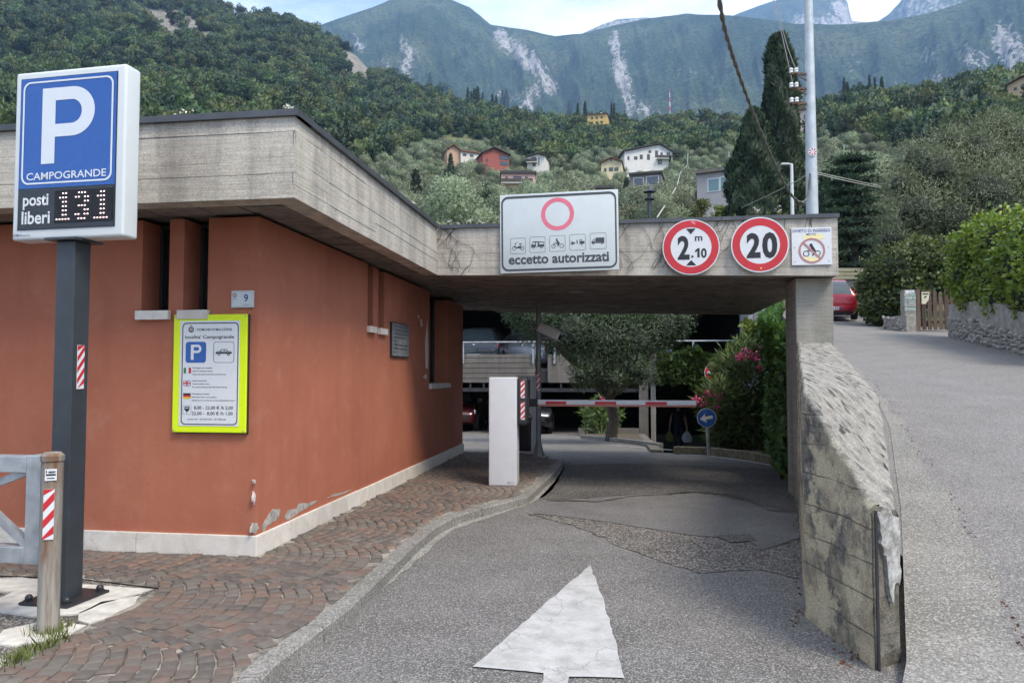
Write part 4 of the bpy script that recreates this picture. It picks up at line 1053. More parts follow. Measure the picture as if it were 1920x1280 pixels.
mb = MB(); post_box(mb, .10, z0-.012, z0); mb.build('top_plate', M['pole_grey'], ps)
mb = MB(); post_box(mb, .15, 0, .014); pb_ = mb.build('base_plate', M['plastic_dark'], ps, bevel=.003)
for k in range(4):
    a_ = prot+R_(45+90*k); mb = MB().ball((math.cos(a_)*.165, math.sin(a_)*.165, .03), .02, 10).lathe([(.026, .014), (.026, .02), (.012, .02), (.012, .034)], (math.cos(a_)*.165, math.sin(a_)*.165, 0), 8)
    mb.build('bolt', M['plastic_dark'], pb_, smooth=True)
# striped reflector on a face of the post
def stripes(name, w_, h_, n, parent, loc, rot, slope=1, flip=False, t=.003):
    r0 = bpy.data.objects.new(name, None); link(r0, parent); r0.location = loc; r0.rotation_euler = rot
    MB().box(-w_/2, w_/2, -t, 0, -h_/2, h_/2).build('backing', M['white'], r0)
    mb = MB(); p = h_/n; sg = -1 if flip else 1
    for k in range(-1, n+2):
        a0 = -h_/2+k*p; d = w_*slope*sg
        l = [(-w_/2, a0-d/2), (w_/2, a0+d/2), (w_/2, a0+d/2+p*.5), (-w_/2, a0-d/2+p*.5)]
        cl = []
        for i in range(4):                 # clip to the strip
            (xa, za), (xb, zb) = l[i], l[(i+1) % 4]
            cl.append((xa, min(max(za, -h_/2), h_/2)))
        if max(q[1] for q in cl)-min(q[1] for q in cl) > 1e-4: mb.add([(q[0], -t-.001, q[1]) for q in cl], [(0, 1, 2, 3)])
    mb.build('red_stripes', M['red'], r0); return r0
fa = prot+R_(-45-45+0)                    # face turned towards +x side
fn = Vector((math.cos(prot), math.sin(prot), 0))
for fdir in (prot, ):
    stripes('reflector', .05, .24, 4, po, (math.cos(fdir-R_(0))*.0592, math.sin(fdir)*.0592, dep(139, 688, dS).z-base.z), (0, 0, fdir+R_(90)), 1.3)
# --- fluorescent price board, house number and plaque on the walls
def wallY(pxs, Y, name, label, cat, th=.02, rz=None):
    TL, TR, BR, BL = [onY(a, b, Y) for a, b in pxs]; c, r_, w_, h_ = panel_frame(TL, TR, BL, BR)
    return thing(name, label, cat, (c.x, Y, c.z), 0 if rz is None else rz), w_, h_
yb, w_, h_ = wallY([(330, 589), (467, 590), (460, 811), (322, 810)], WY-.02, 'price_board', 'fluorescent yellow framed parking price board on the terracotta front wall', 'sign')
MB().box(-w_/2, w_/2, -.012, .02, -h_/2, h_/2).build('board', M['yellow_sign'], yb, bevel=.006)
MB().box(-w_/2+.002, w_/2+.006, .0, .019, -h_/2-.006, h_/2-.002).build('backing', M['plastic_dark'], yb)
def U(u): return -w_/2+w_*u
def Vv(v): return h_/2-h_*v
bd = MB().box(U(.095), U(.905), -.0145, -.012, Vv(.945), Vv(.055)).build('white_sheet', M['white'], yb)
yo = -.0155
splines2d([rrect(U(.125), U(.892), Vv(.934), Vv(.07), .03), rrect(U(.137), U(.880), Vv(.926), Vv(.078), .026)], 'border', M['black'], bd, yo)
splines2d([circ(U(.245), Vv(.128), .02, 16), circ(U(.245), Vv(.128), .012, 12)], 'crest', M['plastic_dark'], bd, yo); splines2d([[(U(.228), Vv(.098)), (U(.262), Vv(.098)), (U(.262), Vv(.09)), (U(.228), Vv(.09))], rect(U(.235), U(.255), Vv(.142), Vv(.117))], 'crest', M['dull_red'], bd, yo)
T = lambda s, a, b, v, c, bold=.0: text(s, U(a), U(b), Vv(v), c*h_, M['black'], bd, yo, bold)
T('COMUNE DI MALCESINE', .325, .80, .139, .021, .012); T("localita' Campogrande", .165, .83, .205, .03, .012)
splines2d([rrect(U(.175), U(.455), Vv(.41), Vv(.232), .02)], 'parking_symbol', M['blue'], bd, yo)
pw = .28*w_; px_ = U(.175); pz = Vv(.232); ph_ = .178*h_
bo = [(px_+pw*.60+pw*.17*math.cos(R_(a)), pz-ph_*.34+ph_*.20*math.sin(R_(a))) for a in range(90, -91, -15)]; bi = [(px_+pw*.60+pw*.06*math.cos(R_(a)), pz-ph_*.34+ph_*.085*math.sin(R_(a))) for a in range(90, -91, -15)]
splines2d([[(px_+pw*.26, pz-ph_*.14)]+bo+[(px_+pw*.40, pz-ph_*.54), (px_+pw*.40, pz-ph_*.86), (px_+pw*.26, pz-ph_*.86)], [(px_+pw*.40, pz-ph_*.255)]+bi+[(px_+pw*.40, pz-ph_*.425)]], 'lettering', M['white'], bd, yo-.001)
splines2d([rrect(U(.555), U(.835), Vv(.41), Vv(.232), .02), rrect(U(.561), U(.829), Vv(.407), Vv(.235), .018)], 'car_box', M['black'], bd, yo)
cxx, czz, s_ = U(.695), Vv(.322), .107*w_/10
def cp(l): return [(cxx+a*s_, czz+b*s_) for a, b in l]
splines2d([cp([(-10, -1.8), (10, -1.8), (10.2, 0), (9, 1), (5.4, 1.2), (3.2, 3.6), (-2.5, 3.8), (-5.4, 1.3), (-9, 1), (-10.2, -.3)]), cp([(-4.3, 1.1), (-2, 3.1), (.2, 3.1), (.2, 1.1)]), cp([(.9, 1.1), (.9, 3.1), (2.8, 3.), (4.4, 1.1)]), cp([(-9.2, .3), (9.2, .3), (9.2, -.2), (-9.2, -.2)])], 'car_symbol', M['black'], bd, yo)
for q in (-6, 6): splines2d([circ(cxx+q*s_, czz-2*s_, 1.9*s_, 16), circ(cxx+q*s_, czz-2*s_, 1.1*s_, 12)], 'car_symbol', M['black'], bd, yo-.001)
def flag(v0, v1, cols, horiz):
    a0, a1 = U(.152), U(.255)
    for k, mt in enumerate(cols):
        if horiz: l = rect(a0, a1, Vv(v0+(v1-v0)*(k+1)/3), Vv(v0+(v1-v0)*k/3))
        else: l = rect(a0+(a1-a0)*k/3, a0+(a1-a0)*(k+1)/3, Vv(v1), Vv(v0))
        splines2d([l], 'flag', M[mt], bd, yo)
flag(.452, .50, ('green_flag', 'white', 'red'), False); flag(.668, .716, ('black', 'red', 'gold'), True)
a0, a1, b0, b1 = U(.150), U(.253), Vv(.608), Vv(.56)
splines2d([rect(a0, a1, b0, b1)], 'flag', M['blue_dark'], bd, yo)
mx_, mz = (a0+a1)/2, (b0+b1)/2
fl = MB()
for p, q in (((a0, b0), (a1, b1)), ((a0, b1), (a1, b0))): fl.bar((p[0], yo-.0006, p[1]), (q[0], yo-.0006, q[1]), .0004, .008, up=(0, 1, 0)) if 0 else fl.add([(p[0], yo-.0006, p[1]-.004), (p[0], yo-.0006, p[1]+.004), (q[0], yo-.0006, q[1]+.004), (q[0], yo-.0006, q[1]-.004)], [(0, 1, 2, 3)])
fl.add([(mx_-.009, yo-.0009, b0), (mx_+.009, yo-.0009, b0), (mx_+.009, yo-.0009, b1), (mx_-.009, yo-.0009, b1)], [(0,1,2,3)]).add([(a0, yo-.0011, mz-.008), (a1, yo-.0011, mz-.008), (a1, yo-.0011, mz+.008), (a0, yo-.0011, mz+.008)], [(0,1,2,3)])
fl.build('flag', M['white'], bd)
splines2d([rect(mx_-.005, mx_+.005, b0, b1)], 'flag', M['red'], bd, yo-.0013); splines2d([rect(a0, a1, mz-.0045, mz+.0045)], 'flag', M['red'], bd, yo-.0015)
for v, ss in ((.452, ((.275, .545, 'Parcheggio non custodito'), (.275, .55, 'Ritirare il ticket per entrare'), (.275, .735, 'Pagare alla cassa automatica prima di uscire'))),
              (.56, ((.275, .47, 'Unguarded parking'), (.275, .51, 'Take the ticket to enter'), (.275, .745, 'Pay at the automatic cash desk before leaving'))),
              (.672, ((.27, .51, 'Unbewachter Parkplatz'), (.27, .61, 'Nimm dein Ticket, um einzufahren'), (.27, .85, 'Zahlen Sie vor der Abreise an der automatischen Kasse')))):
    for k, (a0, a1, s) in enumerate(ss): T(s, a0, a1, v+.007+.027*k, .0115, .01)
splines2d([rrect(U(.15), U(.265), Vv(.848), Vv(.772), .006), rrect(U(.153), U(.262), Vv(.846), Vv(.774), .005)], 'meter_symbol', M['black'], bd, yo)
splines2d([[(U(.175), Vv(.782)), (U(.24), Vv(.782)), (U(.245), Vv(.80)), (U(.225), Vv(.822)), (U(.19), Vv(.822)), (U(.17), Vv(.80))], rect(U(.185), U(.23), Vv(.797), Vv(.79))], 'meter_symbol', M['black'], bd, yo); splines2d([rect(U(.203), U(.212), Vv(.84), Vv(.822))], 'meter_symbol', M['black'], bd, yo)
T('8,00 - 22,00 € /h 2,00', .305, .83, .803, .028, .012); T('22,00 -  8,00 € /h 1,00', .275, .83, .851, .028, .012); T('service 24h   335 8017100 - 335 7066168', .215, .735, .893, .0125, .01)
for sx in (-1, 1):
    for sz in (-1, 1): MB().ball((sx*(w_/2-.014), -.012, sz*(h_/2-.014)), .006, 8).build('bolt', M['steel'], yb)
hn, w_, h_ = wallY([(435, 545), (476, 545), (475, 577), (434, 576)], WY-.012, 'house_number', 'small white house number tile reading nine above the price board', 'number tile')
MB().box(-w_/2, w_/2, -.006, .012, -h_/2, h_/2).build('tile', M['sign_white'], hn, bevel=.002)
splines2d([rect(-w_/2+.006, w_/2-.006, -h_/2+.006, h_/2-.006), rect(-w_/2+.0075, w_/2-.0075, -h_/2+.0075, h_/2-.0075)], 'border', M['grey_rail'], hn, -.0075)
text('9', w_*.08, w_*.27, -h_*.15, h_*.45, M['blue_dark'], hn, -.0075, .015); text('Via Trieste', w_*.04, w_*.33, -h_*.36, h_*.07, M['black'], hn, -.0075)
splines2d([circ(-w_*.34, h_*.23, h_*.13, 16), circ(-w_*.34, h_*.23, h_*.06, 12)], 'crest', M['dull_red'], hn, -.0075); text('Malcesine', -w_*.41, -w_*.26, h_*.01, h_*.05, M['black'], hn, -.0075)
TL, TR, BR, BL = [onX(a, b, WX+.02) for a, b in ((735, 603), (767, 610), (765, 671), (734, 668))]
c_ = (TL+TR+BL+BR)/4; w_ = abs(TR.y-TL.y); h_ = ((TL.z-BL.z)+(TR.z-BR.z))/2
pq = thing('notice_plaque', 'grey framed notice plaque with eight lines of black capitals on the side wall', 'plaque', (WX+.015, c_.y, c_.z), R_(90))
MB().box(-w_/2, w_/2, -.01, .015, -h_/2, h_/2).build('frame', M['plastic_dark'], pq, bevel=.004)
pl2 = MB().box(-w_/2+.014, w_/2-.014, -.012, -.01, -h_/2+.012, h_/2-.012).build('plate', M['steel'], pq)
for k, s in enumerate(['PARCHEGGIO NON CUSTODITO', 'LA DIREZIONE NON RISPONDE', 'PER EVENTUALI FURTI O DANNI', 'ARRECATI AI VEICOLI IN', 'SOSTA', 'SI PREGA DI NON LASCIARE', 'OGGETTI DI VALORE NELLE', 'AUTO']):
    ln = min(.86, .86*len(s)/25)
    text(s, -w_*.43, -w_*.43+w_*ln, h_*(.40-.108*k)-.012, h_*.052, M['black'], pl2, -.013, .02)
# --- the wide white sign on the beam
YB = BY-.03
TL, TR, BR, BL = onY(938, 367, YB), onY(1160, 357, YB), onY(1160, 508, YB), onY(938, 513, YB)
c_, r_, w_, h_ = panel_frame(TL, TR, BL, BR)
rs = thing('restriction_sign', 'wide white sign with a faded pink ring, five vehicle symbols and eccetto autorizzati', 'sign', (c_.x, YB-.03, c_.z), R_(-2.2), rot=(0, R_(-.5), R_(-2.2)))
MB().box(-w_/2, w_/2, -.012, .012, -h_/2, h_/2).build('panel', M['sign_white'], rs, bevel=.008, smooth=True)
MB().box(-w_/2+.1, w_/2-.1, .012, .05, h_*.2, h_*.27).box(-w_/2+.1, w_/2-.1, .012, .05, -h_*.27, -h_*.2).build('rail', M['steel'], rs)
yo = -.0135
splines2d([rrect(U(.012), U(.985), Vv(.975), Vv(.025), .075), rrect(U(.027), U(.972), Vv(.948), Vv(.055), .06)], 'border', plain('sign_border_grey', (.06, .065, .07), .5), rs, yo)
rcx, rcz, rr_ = U(.494), Vv(.275), .142*w_
splines2d([circ(rcx, rcz, rr_*.98, 56), circ(rcx, rcz, rr_*.73, 56)], 'ring', M['pink'], rs, yo)
dk = plain('symbol_grey', (.05, .055, .058), .5); th_ = .0022
bxs = [(.09, .22, .555, .755), (.255, .388, .55, .75), (.423, .557, .545, .745), (.592, .727, .54, .74), (.763, .898, .535, .735)]
def sym(k, loops_list):
    u0, u1, v0, v1 = bxs[k]; cx, cz = (U(u0)+U(u1))/2, (Vv(v0)+Vv(v1))/2; s = (U(u1)-U(u0))/2
    for lp in loops_list: splines2d([[(cx+a*s, cz+b*s) for a, b in q] for q in lp], 'vehicle_symbol', dk, rs, yo)
def ringl(cx, cz, r, w): return [circ(cx, cz, r, 20), circ(cx, cz, r-w, 18)]
for u0, u1, v0, v1 in bxs:
    splines2d([rrect(U(u0), U(u1), Vv(v1), Vv(v0), .016), rrect(U(u0)+.003, U(u1)-.003, Vv(v1)+.003, Vv(v0)-.003, .014)], 'symbol_box', dk, rs, yo)
sym(0, [ringl(-.52, -.3, .27, .06), ringl(.55, -.3, .27, .06), [[(-.55, -.28), (-.35, .28), (-.28, .26), (-.46, -.28)]], [[(-.45, .3), (-.1, .46), (-.08, .40), (-.36, .26)]], [[(-.42, -.02), (-.1, -.22), (.2, -.22), (.55, -.26), (.55, -.34), (-.15, -.32), (-.46, -.1)]], [[(.12, .28), (.52, .30), (.55, .22), (.16, .18)]], [[(.2, .2), (.3, -.2), (.4, -.2), (.3, .2)]], [[(-.2, -.2), (.25, .0), (.25, -.3), (-.15, -.34)]]])
sym(1, [[[(-.82, -.28), (.85, -.28), (.88, .34), (-.28, .44), (-.62, .40), (-.62, .28), (-.8, .0)], [(-.7, .04), (-.55, .3), (-.3, .3), (-.3, .04)], [(-.2, -.22), (-.2, .3), (.02, .3), (.02, -.22)], [(.2, .02), (.2, .28), (.78, .26), (.78, .02)]], ringl(-.5, -.3, .17, .08), ringl(.5, -.3, .17, .08)])
sym(2, [ringl(-.5, -.32, .27, .06), ringl(.55, -.32, .27, .06), [circ(-.08, .5, .12, 16)], [[(-.18, .38), (.04, .42), (.34, .0), (.2, -.12), (.0, .02), (-.3, .14), (-.34, .06), (-.04, -.06), (-.02, .1)]], [[(.0, .0), (.3, .0), (.22, -.2), (.08, -.42), (-.0, -.42), (.08, -.18), (-.12, -.08)]], [[(-.5, -.3), (-.42, .16), (-.34, .14), (-.42, -.3)]]])
sym(3, [[[(-.85, -.18), (-.3, -.18), (-.3, .0), (-.5, .02), (-.82, .2), (-.88, .18), (-.6, .0), (-.85, -.04)]], ringl(-.62, -.22, .11, .05), [[(-.12, -.2), (.02, -.2), (.02, -.05), (-.02, .3), (-.12, .3)]], [[(.25, -.2), (.86, -.2), (.86, .12), (.55, .12), (.55, .34), (.25, .34)], [(.3, .12), (.3, .28), (.48, .28), (.48, .12)]], ringl(.5, -.24, .13, .06)])
sym(4, [[[(-.32, -.16), (.76, -.16), (.76, .42), (-.32, .42)]], [[(-.8, -.26), (.76, -.26), (.76, -.2), (-.38, -.2), (-.38, .22), (-.6, .22), (-.8, -.04)], [(-.7, -.02), (-.57, .16), (-.45, .16), (-.45, -.02)]], ringl(-.58, -.28, .13, .06), ringl(.5, -.28, .13, .06)])
text('eccetto autorizzati', U(.073), U(.918), Vv(.885), h_*.125, dk, rs, yo, .028)
# --- round signs
def disc_sign(name, label, cx, cy, r_px, Y, build, tilt=0, cat='sign'):
    p = onY(cx, cy, Y); r = r_px/FPX*p.dot(F0)
    t = thing(name, label, cat, (p.x, Y, p.z), rot=(0, tilt, R_(-2)))
    pr = [(0, 0), (r, 0), (r, .016), (r-.006, .02), (0, .02)]
    mb = MB(); n = 56
    vs = [(r*math.cos(2*math.pi*k/n), yy, r*math.sin(2*math.pi*k/n)) for yy in (-.01, .01) for k in range(n)]
    mb.add(vs, [tuple(range(n)), tuple(range(2*n-1, n-1, -1))]+[(k, n+k, n+(k+1) % n, (k+1) % n) for k in range(n)])
    mb.build('disc', M['white'], t)
    MB().box(-.03, .03, .01, .045, -r*.8, r*.8).build('bracket', M['steel'], t)
    build(t, r); return t
def ring_(t, r, a=.955, b=.69, mt='red'): splines2d([circ(0, 0, r*a, 64), circ(0, 0, r*b, 64)], 'ring', M[mt], t, -.0115)
def s210(t, r):
    ring_(t, r, .965, .715)
    for s_ in (1, -1): splines2d([[(-.17*r, s_*.665*r), (.17*r, s_*.665*r), (0, s_*.46*r)] if s_ > 0 else [(-.18*r, -.66*r), (.18*r, -.66*r), (0, -.47*r)]], 'triangle', M['black'], t, -.012)
    text('2', -.47*r, -.05*r, -.41*r, .83*r, M['black'], t, -.012, .035); text(',', .0*r, .09*r, -.35*r, .22*r, M['black'], t, -.012, .03)
    splines2d([[(q[0]*r, q[1]*r) for q in ((.22, -.38), (.30, -.38), (.30, -.05), (.23, -.05), (.14, -.13), (.14, -.20), (.22, -.15))]], 'lettering', M['black'], t, -.012); text('0', .345*r, .545*r, -.385*r, .335*r, M['black'], t, -.012, .03); text('m', .14*r, .40*r, .22*r, .25*r, M['black'], t, -.012, .02)
    splines2d([[(-.02*r, .94*r), (.14*r, .93*r), (.17*r, .8*r), (.05*r, .84*r)]], 'painted_glare', M['pink'], t, -.0122)  # glare on the red ring, painted as a pink patch
def s20(t, r):
    ring_(t, r); text('2', -.46*r, .02*r, -.43*r, .86*r, M['black'], t, -.012, .04); text('0', .08*r, .60*r, -.44*r, .88*r, M['black'], t, -.012, .04)
    splines2d([circ(.03*r, -.85*r, .035*r, 12)], 'sticker', M['gold'], t, -.0122)
disc_sign('height_limit_sign', 'round red-ringed height limit sign reading 2,10 m on the beam', 1295.5, 463.5, 52.5, BY-.06, s210)
disc_sign('speed_limit_sign', 'round red-ringed speed limit sign reading 20 on the beam', 1424.5, 459, 52.5, BY-.06, s20)
# --- square motorbike sign
TL, TR, BR, BL = [onY(a, b, BY-.014) for a, b in ((1484, 427), (1559, 426), (1560, 496), (1485, 497))]
c_, r_, w_, h_ = panel_frame(TL, TR, BL, BR)
ms = thing('motorbike_ban_sign', 'square white sign DIVIETO DI INGRESSO MOTO at the end of the beam', 'sign', (c_.x, BY-.012, c_.z))
MB().box(-w_/2, w_/2, -.004, .006, -h_/2, h_/2).build('panel', M['white'], ms)
yo = -.0055
splines2d([[(U(.28), Vv(.2)), (U(.72), Vv(.17)), (U(.86), Vv(.3)), (U(.70), Vv(.32)), (U(.3), Vv(.34))], [(U(.2), Vv(.78)), (U(.5), Vv(.93)), (U(.72), Vv(.86)), (U(.6), Vv(.8))]], 'yellow_stain', M['faint_yellow'], ms, yo)
text('DIVIETO DI INGRESSO', U(.025), U(.965), Vv(.125), h_*.085, M['blue_dark'], ms, yo-.0005, .006); text('MOTO', U(.37), U(.61), Vv(.22), h_*.07, M['blue_dark'], ms, yo-.0005, .006)
mcx, mcz, mr = U(.5), Vv(.625), .335*w_
ms_d = lambda l: [(mcx+a*mr, mcz+b*mr) for a, b in l]
for lp in (ringl(-.42, -.22, .24, .06), ringl(.44, -.2, .22, .06), [circ(-.05, .44, .13, 16)], [[(-.1, .34), (.1, .38), (.3, .02), (.2, -.16), (.02, .0), (-.3, .08), (-.32, .02), (-.06, -.06), (-.04, .1)]], [[(.02, .0), (.3, -.05), (.2, -.3), (.05, -.4), (.0, -.36), (.08, -.18)]]):
    splines2d([ms_d(q) for q in lp], 'motorbike_symbol', M['black'], ms, yo-.0005)
splines2d([circ(mcx, mcz, mr, 44), circ(mcx, mcz, mr*.84, 44)], 'ring', M['dull_red'], ms, yo-.001)
splines2d([ms_d([(-.68, .56), (-.56, .68), (.68, -.56), (.56, -.68)])], 'slash', M['dull_red'], ms, yo-.0012)
for sx, sz in ((-.42, -.03), (.42, -.03), (.42, -.4), (-.42, -.4)): MB().ball((w_*sx, -.005, h_*sz), .006, 6).build('screw', M['steel'], ms)
# ---------------------------------------------------------------- entrance equipment
gz_ = ZP
b0, b1 = onz(915, 912, ZP), onz(966, 914, ZP)
cw = (b1-b0).length; ch = EYE+(-7)/FPX*b0.dot(F0)-ZP+.0
bc = thing('barrier_cabinet', 'white barrier cabinet with black reflector head standing by the kerb', 'barrier cabinet', ((b0.x+b1.x)/2, b0.y+.17, ZP), R_(3))
MB().box(-cw/2, cw/2, -.17, .17, .012, ch).build('housing', M['cab_white'], bc, bevel=.012, seg=3, smooth=True)
MB().box(-cw/2+.01, cw/2-.01, -.16, .16, 0, .02).build('base', M['steel'], bc)
hd = MB().box(cw/2, cw/2+.115, -.11, .14, ch-.52, ch-.005).build('head', M['plastic_dark'], bc, bevel=.025, seg=3, smooth=True)
for k in range(2): stripes('reflector', .045, .19, 3, hd, (cw/2+.062, -.111, ch-.13-.235*k), (0, 0, 0), 1.1, flip=False)
MB().lathe([(0, 0), (.03, 0), (.035, .04), (0, .045)], n=12).build('hub', M['plastic_dark'], bc, loc=(cw/2+.115, 0, ch-.44), rot=(0, R_(90), 0))
splines2d([rect(-.0, .04, 0, .022), rect(.002, .038, .002, .02)], 'maker_plate', M['grey_rail'], bc, -.1715, loc=(cw*.16, 0, .035))
splines2d([rect(cw*.18, cw*.27, .044, .048)], 'small_print', M['grey_rail'], bc, -.1715); splines2d([rect(.048, .075, 0, .022), rect(.05, .073, .002, .02)], 'maker_plate', M['grey_rail'], bc, -.1715, loc=(cw*.16, 0, .035))
t0 = onz(985, 852, ZP)
tk = thing('ticket_column', 'white ticket column with a rounded black front just behind the barrier cabinet', 'ticket machine', (t0.x, t0.y+.15, ZP), R_(-14))
dT = t0.dot(F0); th_ = (852-705)/FPX*dT
MB().box(-.13, .14, -.10, .18, 0, th_).build('housing', M['cab_white'], tk, bevel=.015, smooth=True)
MB().box(-.105, .115, -.135, -.095, .05, th_*.52).build('front_panel', M['plastic_dark'], tk, bevel=.03, seg=3, smooth=True)
MB().box(-.15, .16, -.13, .2, 0, .025).build('base', M['steel'], tk, bevel=.004)
MB().box(-.09, .10, -.125, -.10, th_*.6, th_*.95).build('display_hood', M['plastic_dark'], tk, bevel=.01)
YBM = 9.35
p0, p1 = onY(1000, 756, YBM), onY(1306, 757, YBM)
bm_ = thing('barrier_boom', 'red and white barrier boom lowered across the entrance lane', 'barrier boom', (p0.x, YBM, p0.z))
bl = (p1-p0).x; n = 9
MB().box(-.02, bl, -.03, .03, -.012, .048).build('arm', M['white'], bm_, bevel=.008)
mb = MB()
for k in range(4): MB().box(.16+.62*k, min(bl-.005, .42+.62*k), -.0325, -.029, -.008, .03).build('red_band', M['red'], bm_)
MB().box(.05, bl-.01, -.018, .018, -.034, -.012).build('rubber_lip', plain('boom_lip', (.55, .20, .14), .5, 0, .25, 60), bm_, bevel=.005)
MB().box(-.09, .06, -.05, .05, -.04, .06).build('clamp', M['plastic_dark'], bm_, bevel=.01)
# camera pole from pavement to the slab
cpb = onz(1010, 857, ZP)
cp_ = thing('camera_pole', 'grey steel pole with a white surveillance camera under the slab', 'camera pole', (cpb.x, cpb.y, ZP))
ph = sof(cpb.x)-.06-ZP
MB().tube([(0, 0, 0), (0, 0, ph)], .038, 12).build('pole', M['grey_rail'], cp_, smooth=True)
MB().lathe([(.11, 0), (.11, .012), (.085, .02), (.045, .2), (.038, .22)], n=8).build('foot', M['grey_rail'], cp_)
stripes('reflector', .05, .26, 3, cp_, (0, -.039, (858-720)/FPX*cpb.dot(F0)+.02), (0, 0, 0), 1.3)
cmz = (858-632)/FPX*cpb.dot(F0)
cmr = bpy.data.objects.new('camera_body', None); link(cmr, cp_); cmr.location = (.16, -.05, cmz+.05); cmr.rotation_euler = (R_(24), R_(10), R_(72)); cmr.scale = (1.15, 1.15, 1.15)
MB().box(-.065, .065, -.17, .15, -.05, .06).build('housing', M['ceramic'], cmr, bevel=.02, seg=3, smooth=True)
MB().box(-.07, .07, -.22, .12, .058, .07).build('sun_hood', M['white'], cmr, bevel=.005)
MB().box(-.045, .045, -.172, -.168, -.035, .035).build('lens_window', M['glass_dark'], cmr)
MB().bar((0, 0, cmz-.04), (.15, -.03, cmz-.02), .04, .04).bar((.15, -.03, cmz-.04), (.15, -.03, cmz+.03), .05, .05).build('bracket', M['grey_rail'], cp_)
# post and swinging steel gate at the pavement's edge
pb0 = onz(90, 1183, ZP)
gp_ = thing('gate_post', 'weathered round post with rust streaks, a white sticker and a striped reflector', 'post', (pb0.x, pb0.y, ZP-.01))
phh = (1183-855)/FPX*pb0.dot(F0)
MB().tube([(0, 0, -.05), (0, 0, phh)], .047, 20).build('shaft', M['old_post'], gp_, smooth=True)
MB().lathe([(.049, phh-.03), (.052, phh-.028), (.052, phh-.004), (.035, phh+.012), (0, phh+.015)], n=20).build('cap', M['old_post'], gp_, smooth=True)
fa_ = math.atan2(-pb0.y, -pb0.x)
def on_post(ang, z): a_ = fa_+R_(ang); return (math.cos(a_)*.0475, math.sin(a_)*.0475, z), (0, 0, a_+R_(90))
l_, r_ = on_post(-12, phh-.10-.16); stripes('reflector', .045, .235, 3, gp_, (l_[0], l_[1], phh-.275), r_, 1.2)
l_, r_ = on_post(-6, phh-.09); stk = bpy.data.objects.new('sticker', None); link(stk, gp_); stk.location = l_; stk.rotation_euler = r_
MB().box(-.024, .024, -.003, 0, -.027, .027).build('sheet', M['white'], stk); splines2d([rect(-.02, .02, -.004, .004)], 'band', M['black'], stk, -.004)
splines2d([rect(-.010, .019, .011, .017), rect(-.010, .012, .007, .0085), rect(-.016, .016, -.018, -.0135), rect(-.02, -.016, .008, .022)], 'small_print', M['black'], stk, -.004)
gt = thing('swing_barrier', 'galvanised steel swing barrier frame with diagonal braces hung beside the weathered post', 'barrier gate', (pb0.x-.03, pb0.y+.02, ZP))
gy = pb0.y+.06; g0 = onY(76, 852, gy); g1 = onY(76, 1050, gy); zt_, zb_ = g0.z-ZP, g1.z-ZP-.01
GX0, GX1 = g0.x-pb0.x-.01, -2.2
def gpt(px, py): p = onY(px, py, gy); return (p.x-pb0.x+.03, .04, p.z-ZP)
xr = gpt(62, 850)[0]
s_ = .07; tilt = .13
MB().box(-2.4, xr, .0, .08, zt_-.085, zt_-.005).build('top_rail', M['steel'], gt, bevel=.005)
MB().box(-2.4, xr, .0, .08, zb_, zb_+.08).build('bottom_rail', M['steel'], gt, bevel=.005)
MB().box(xr+.001, xr+.082, -.002, .082, zb_-.002, zt_).build('end_post', M['steel'], gt, bevel=.005)
for q0, q1 in ((gpt(-3, 905), gpt(56, 882)), (gpt(-3, 968), gpt(54, 1022))):
    d = Vector(q1)-Vector(q0); MB().bar(Vector(q0)-d*1.5, q1, .035, .035).build('brace', M['steel'], gt)
MB().box(-2.4, -2.32, .0, .08, zb_+.081, zt_-.086).build('end_post', M['steel'], gt, bevel=.005)
for z in (zt_-.1, zb_+.1): MB().bar((xr+.083, .04, z), (xr+.13, .0, z), .02, .03).build('hinge', M['rust'], gt)
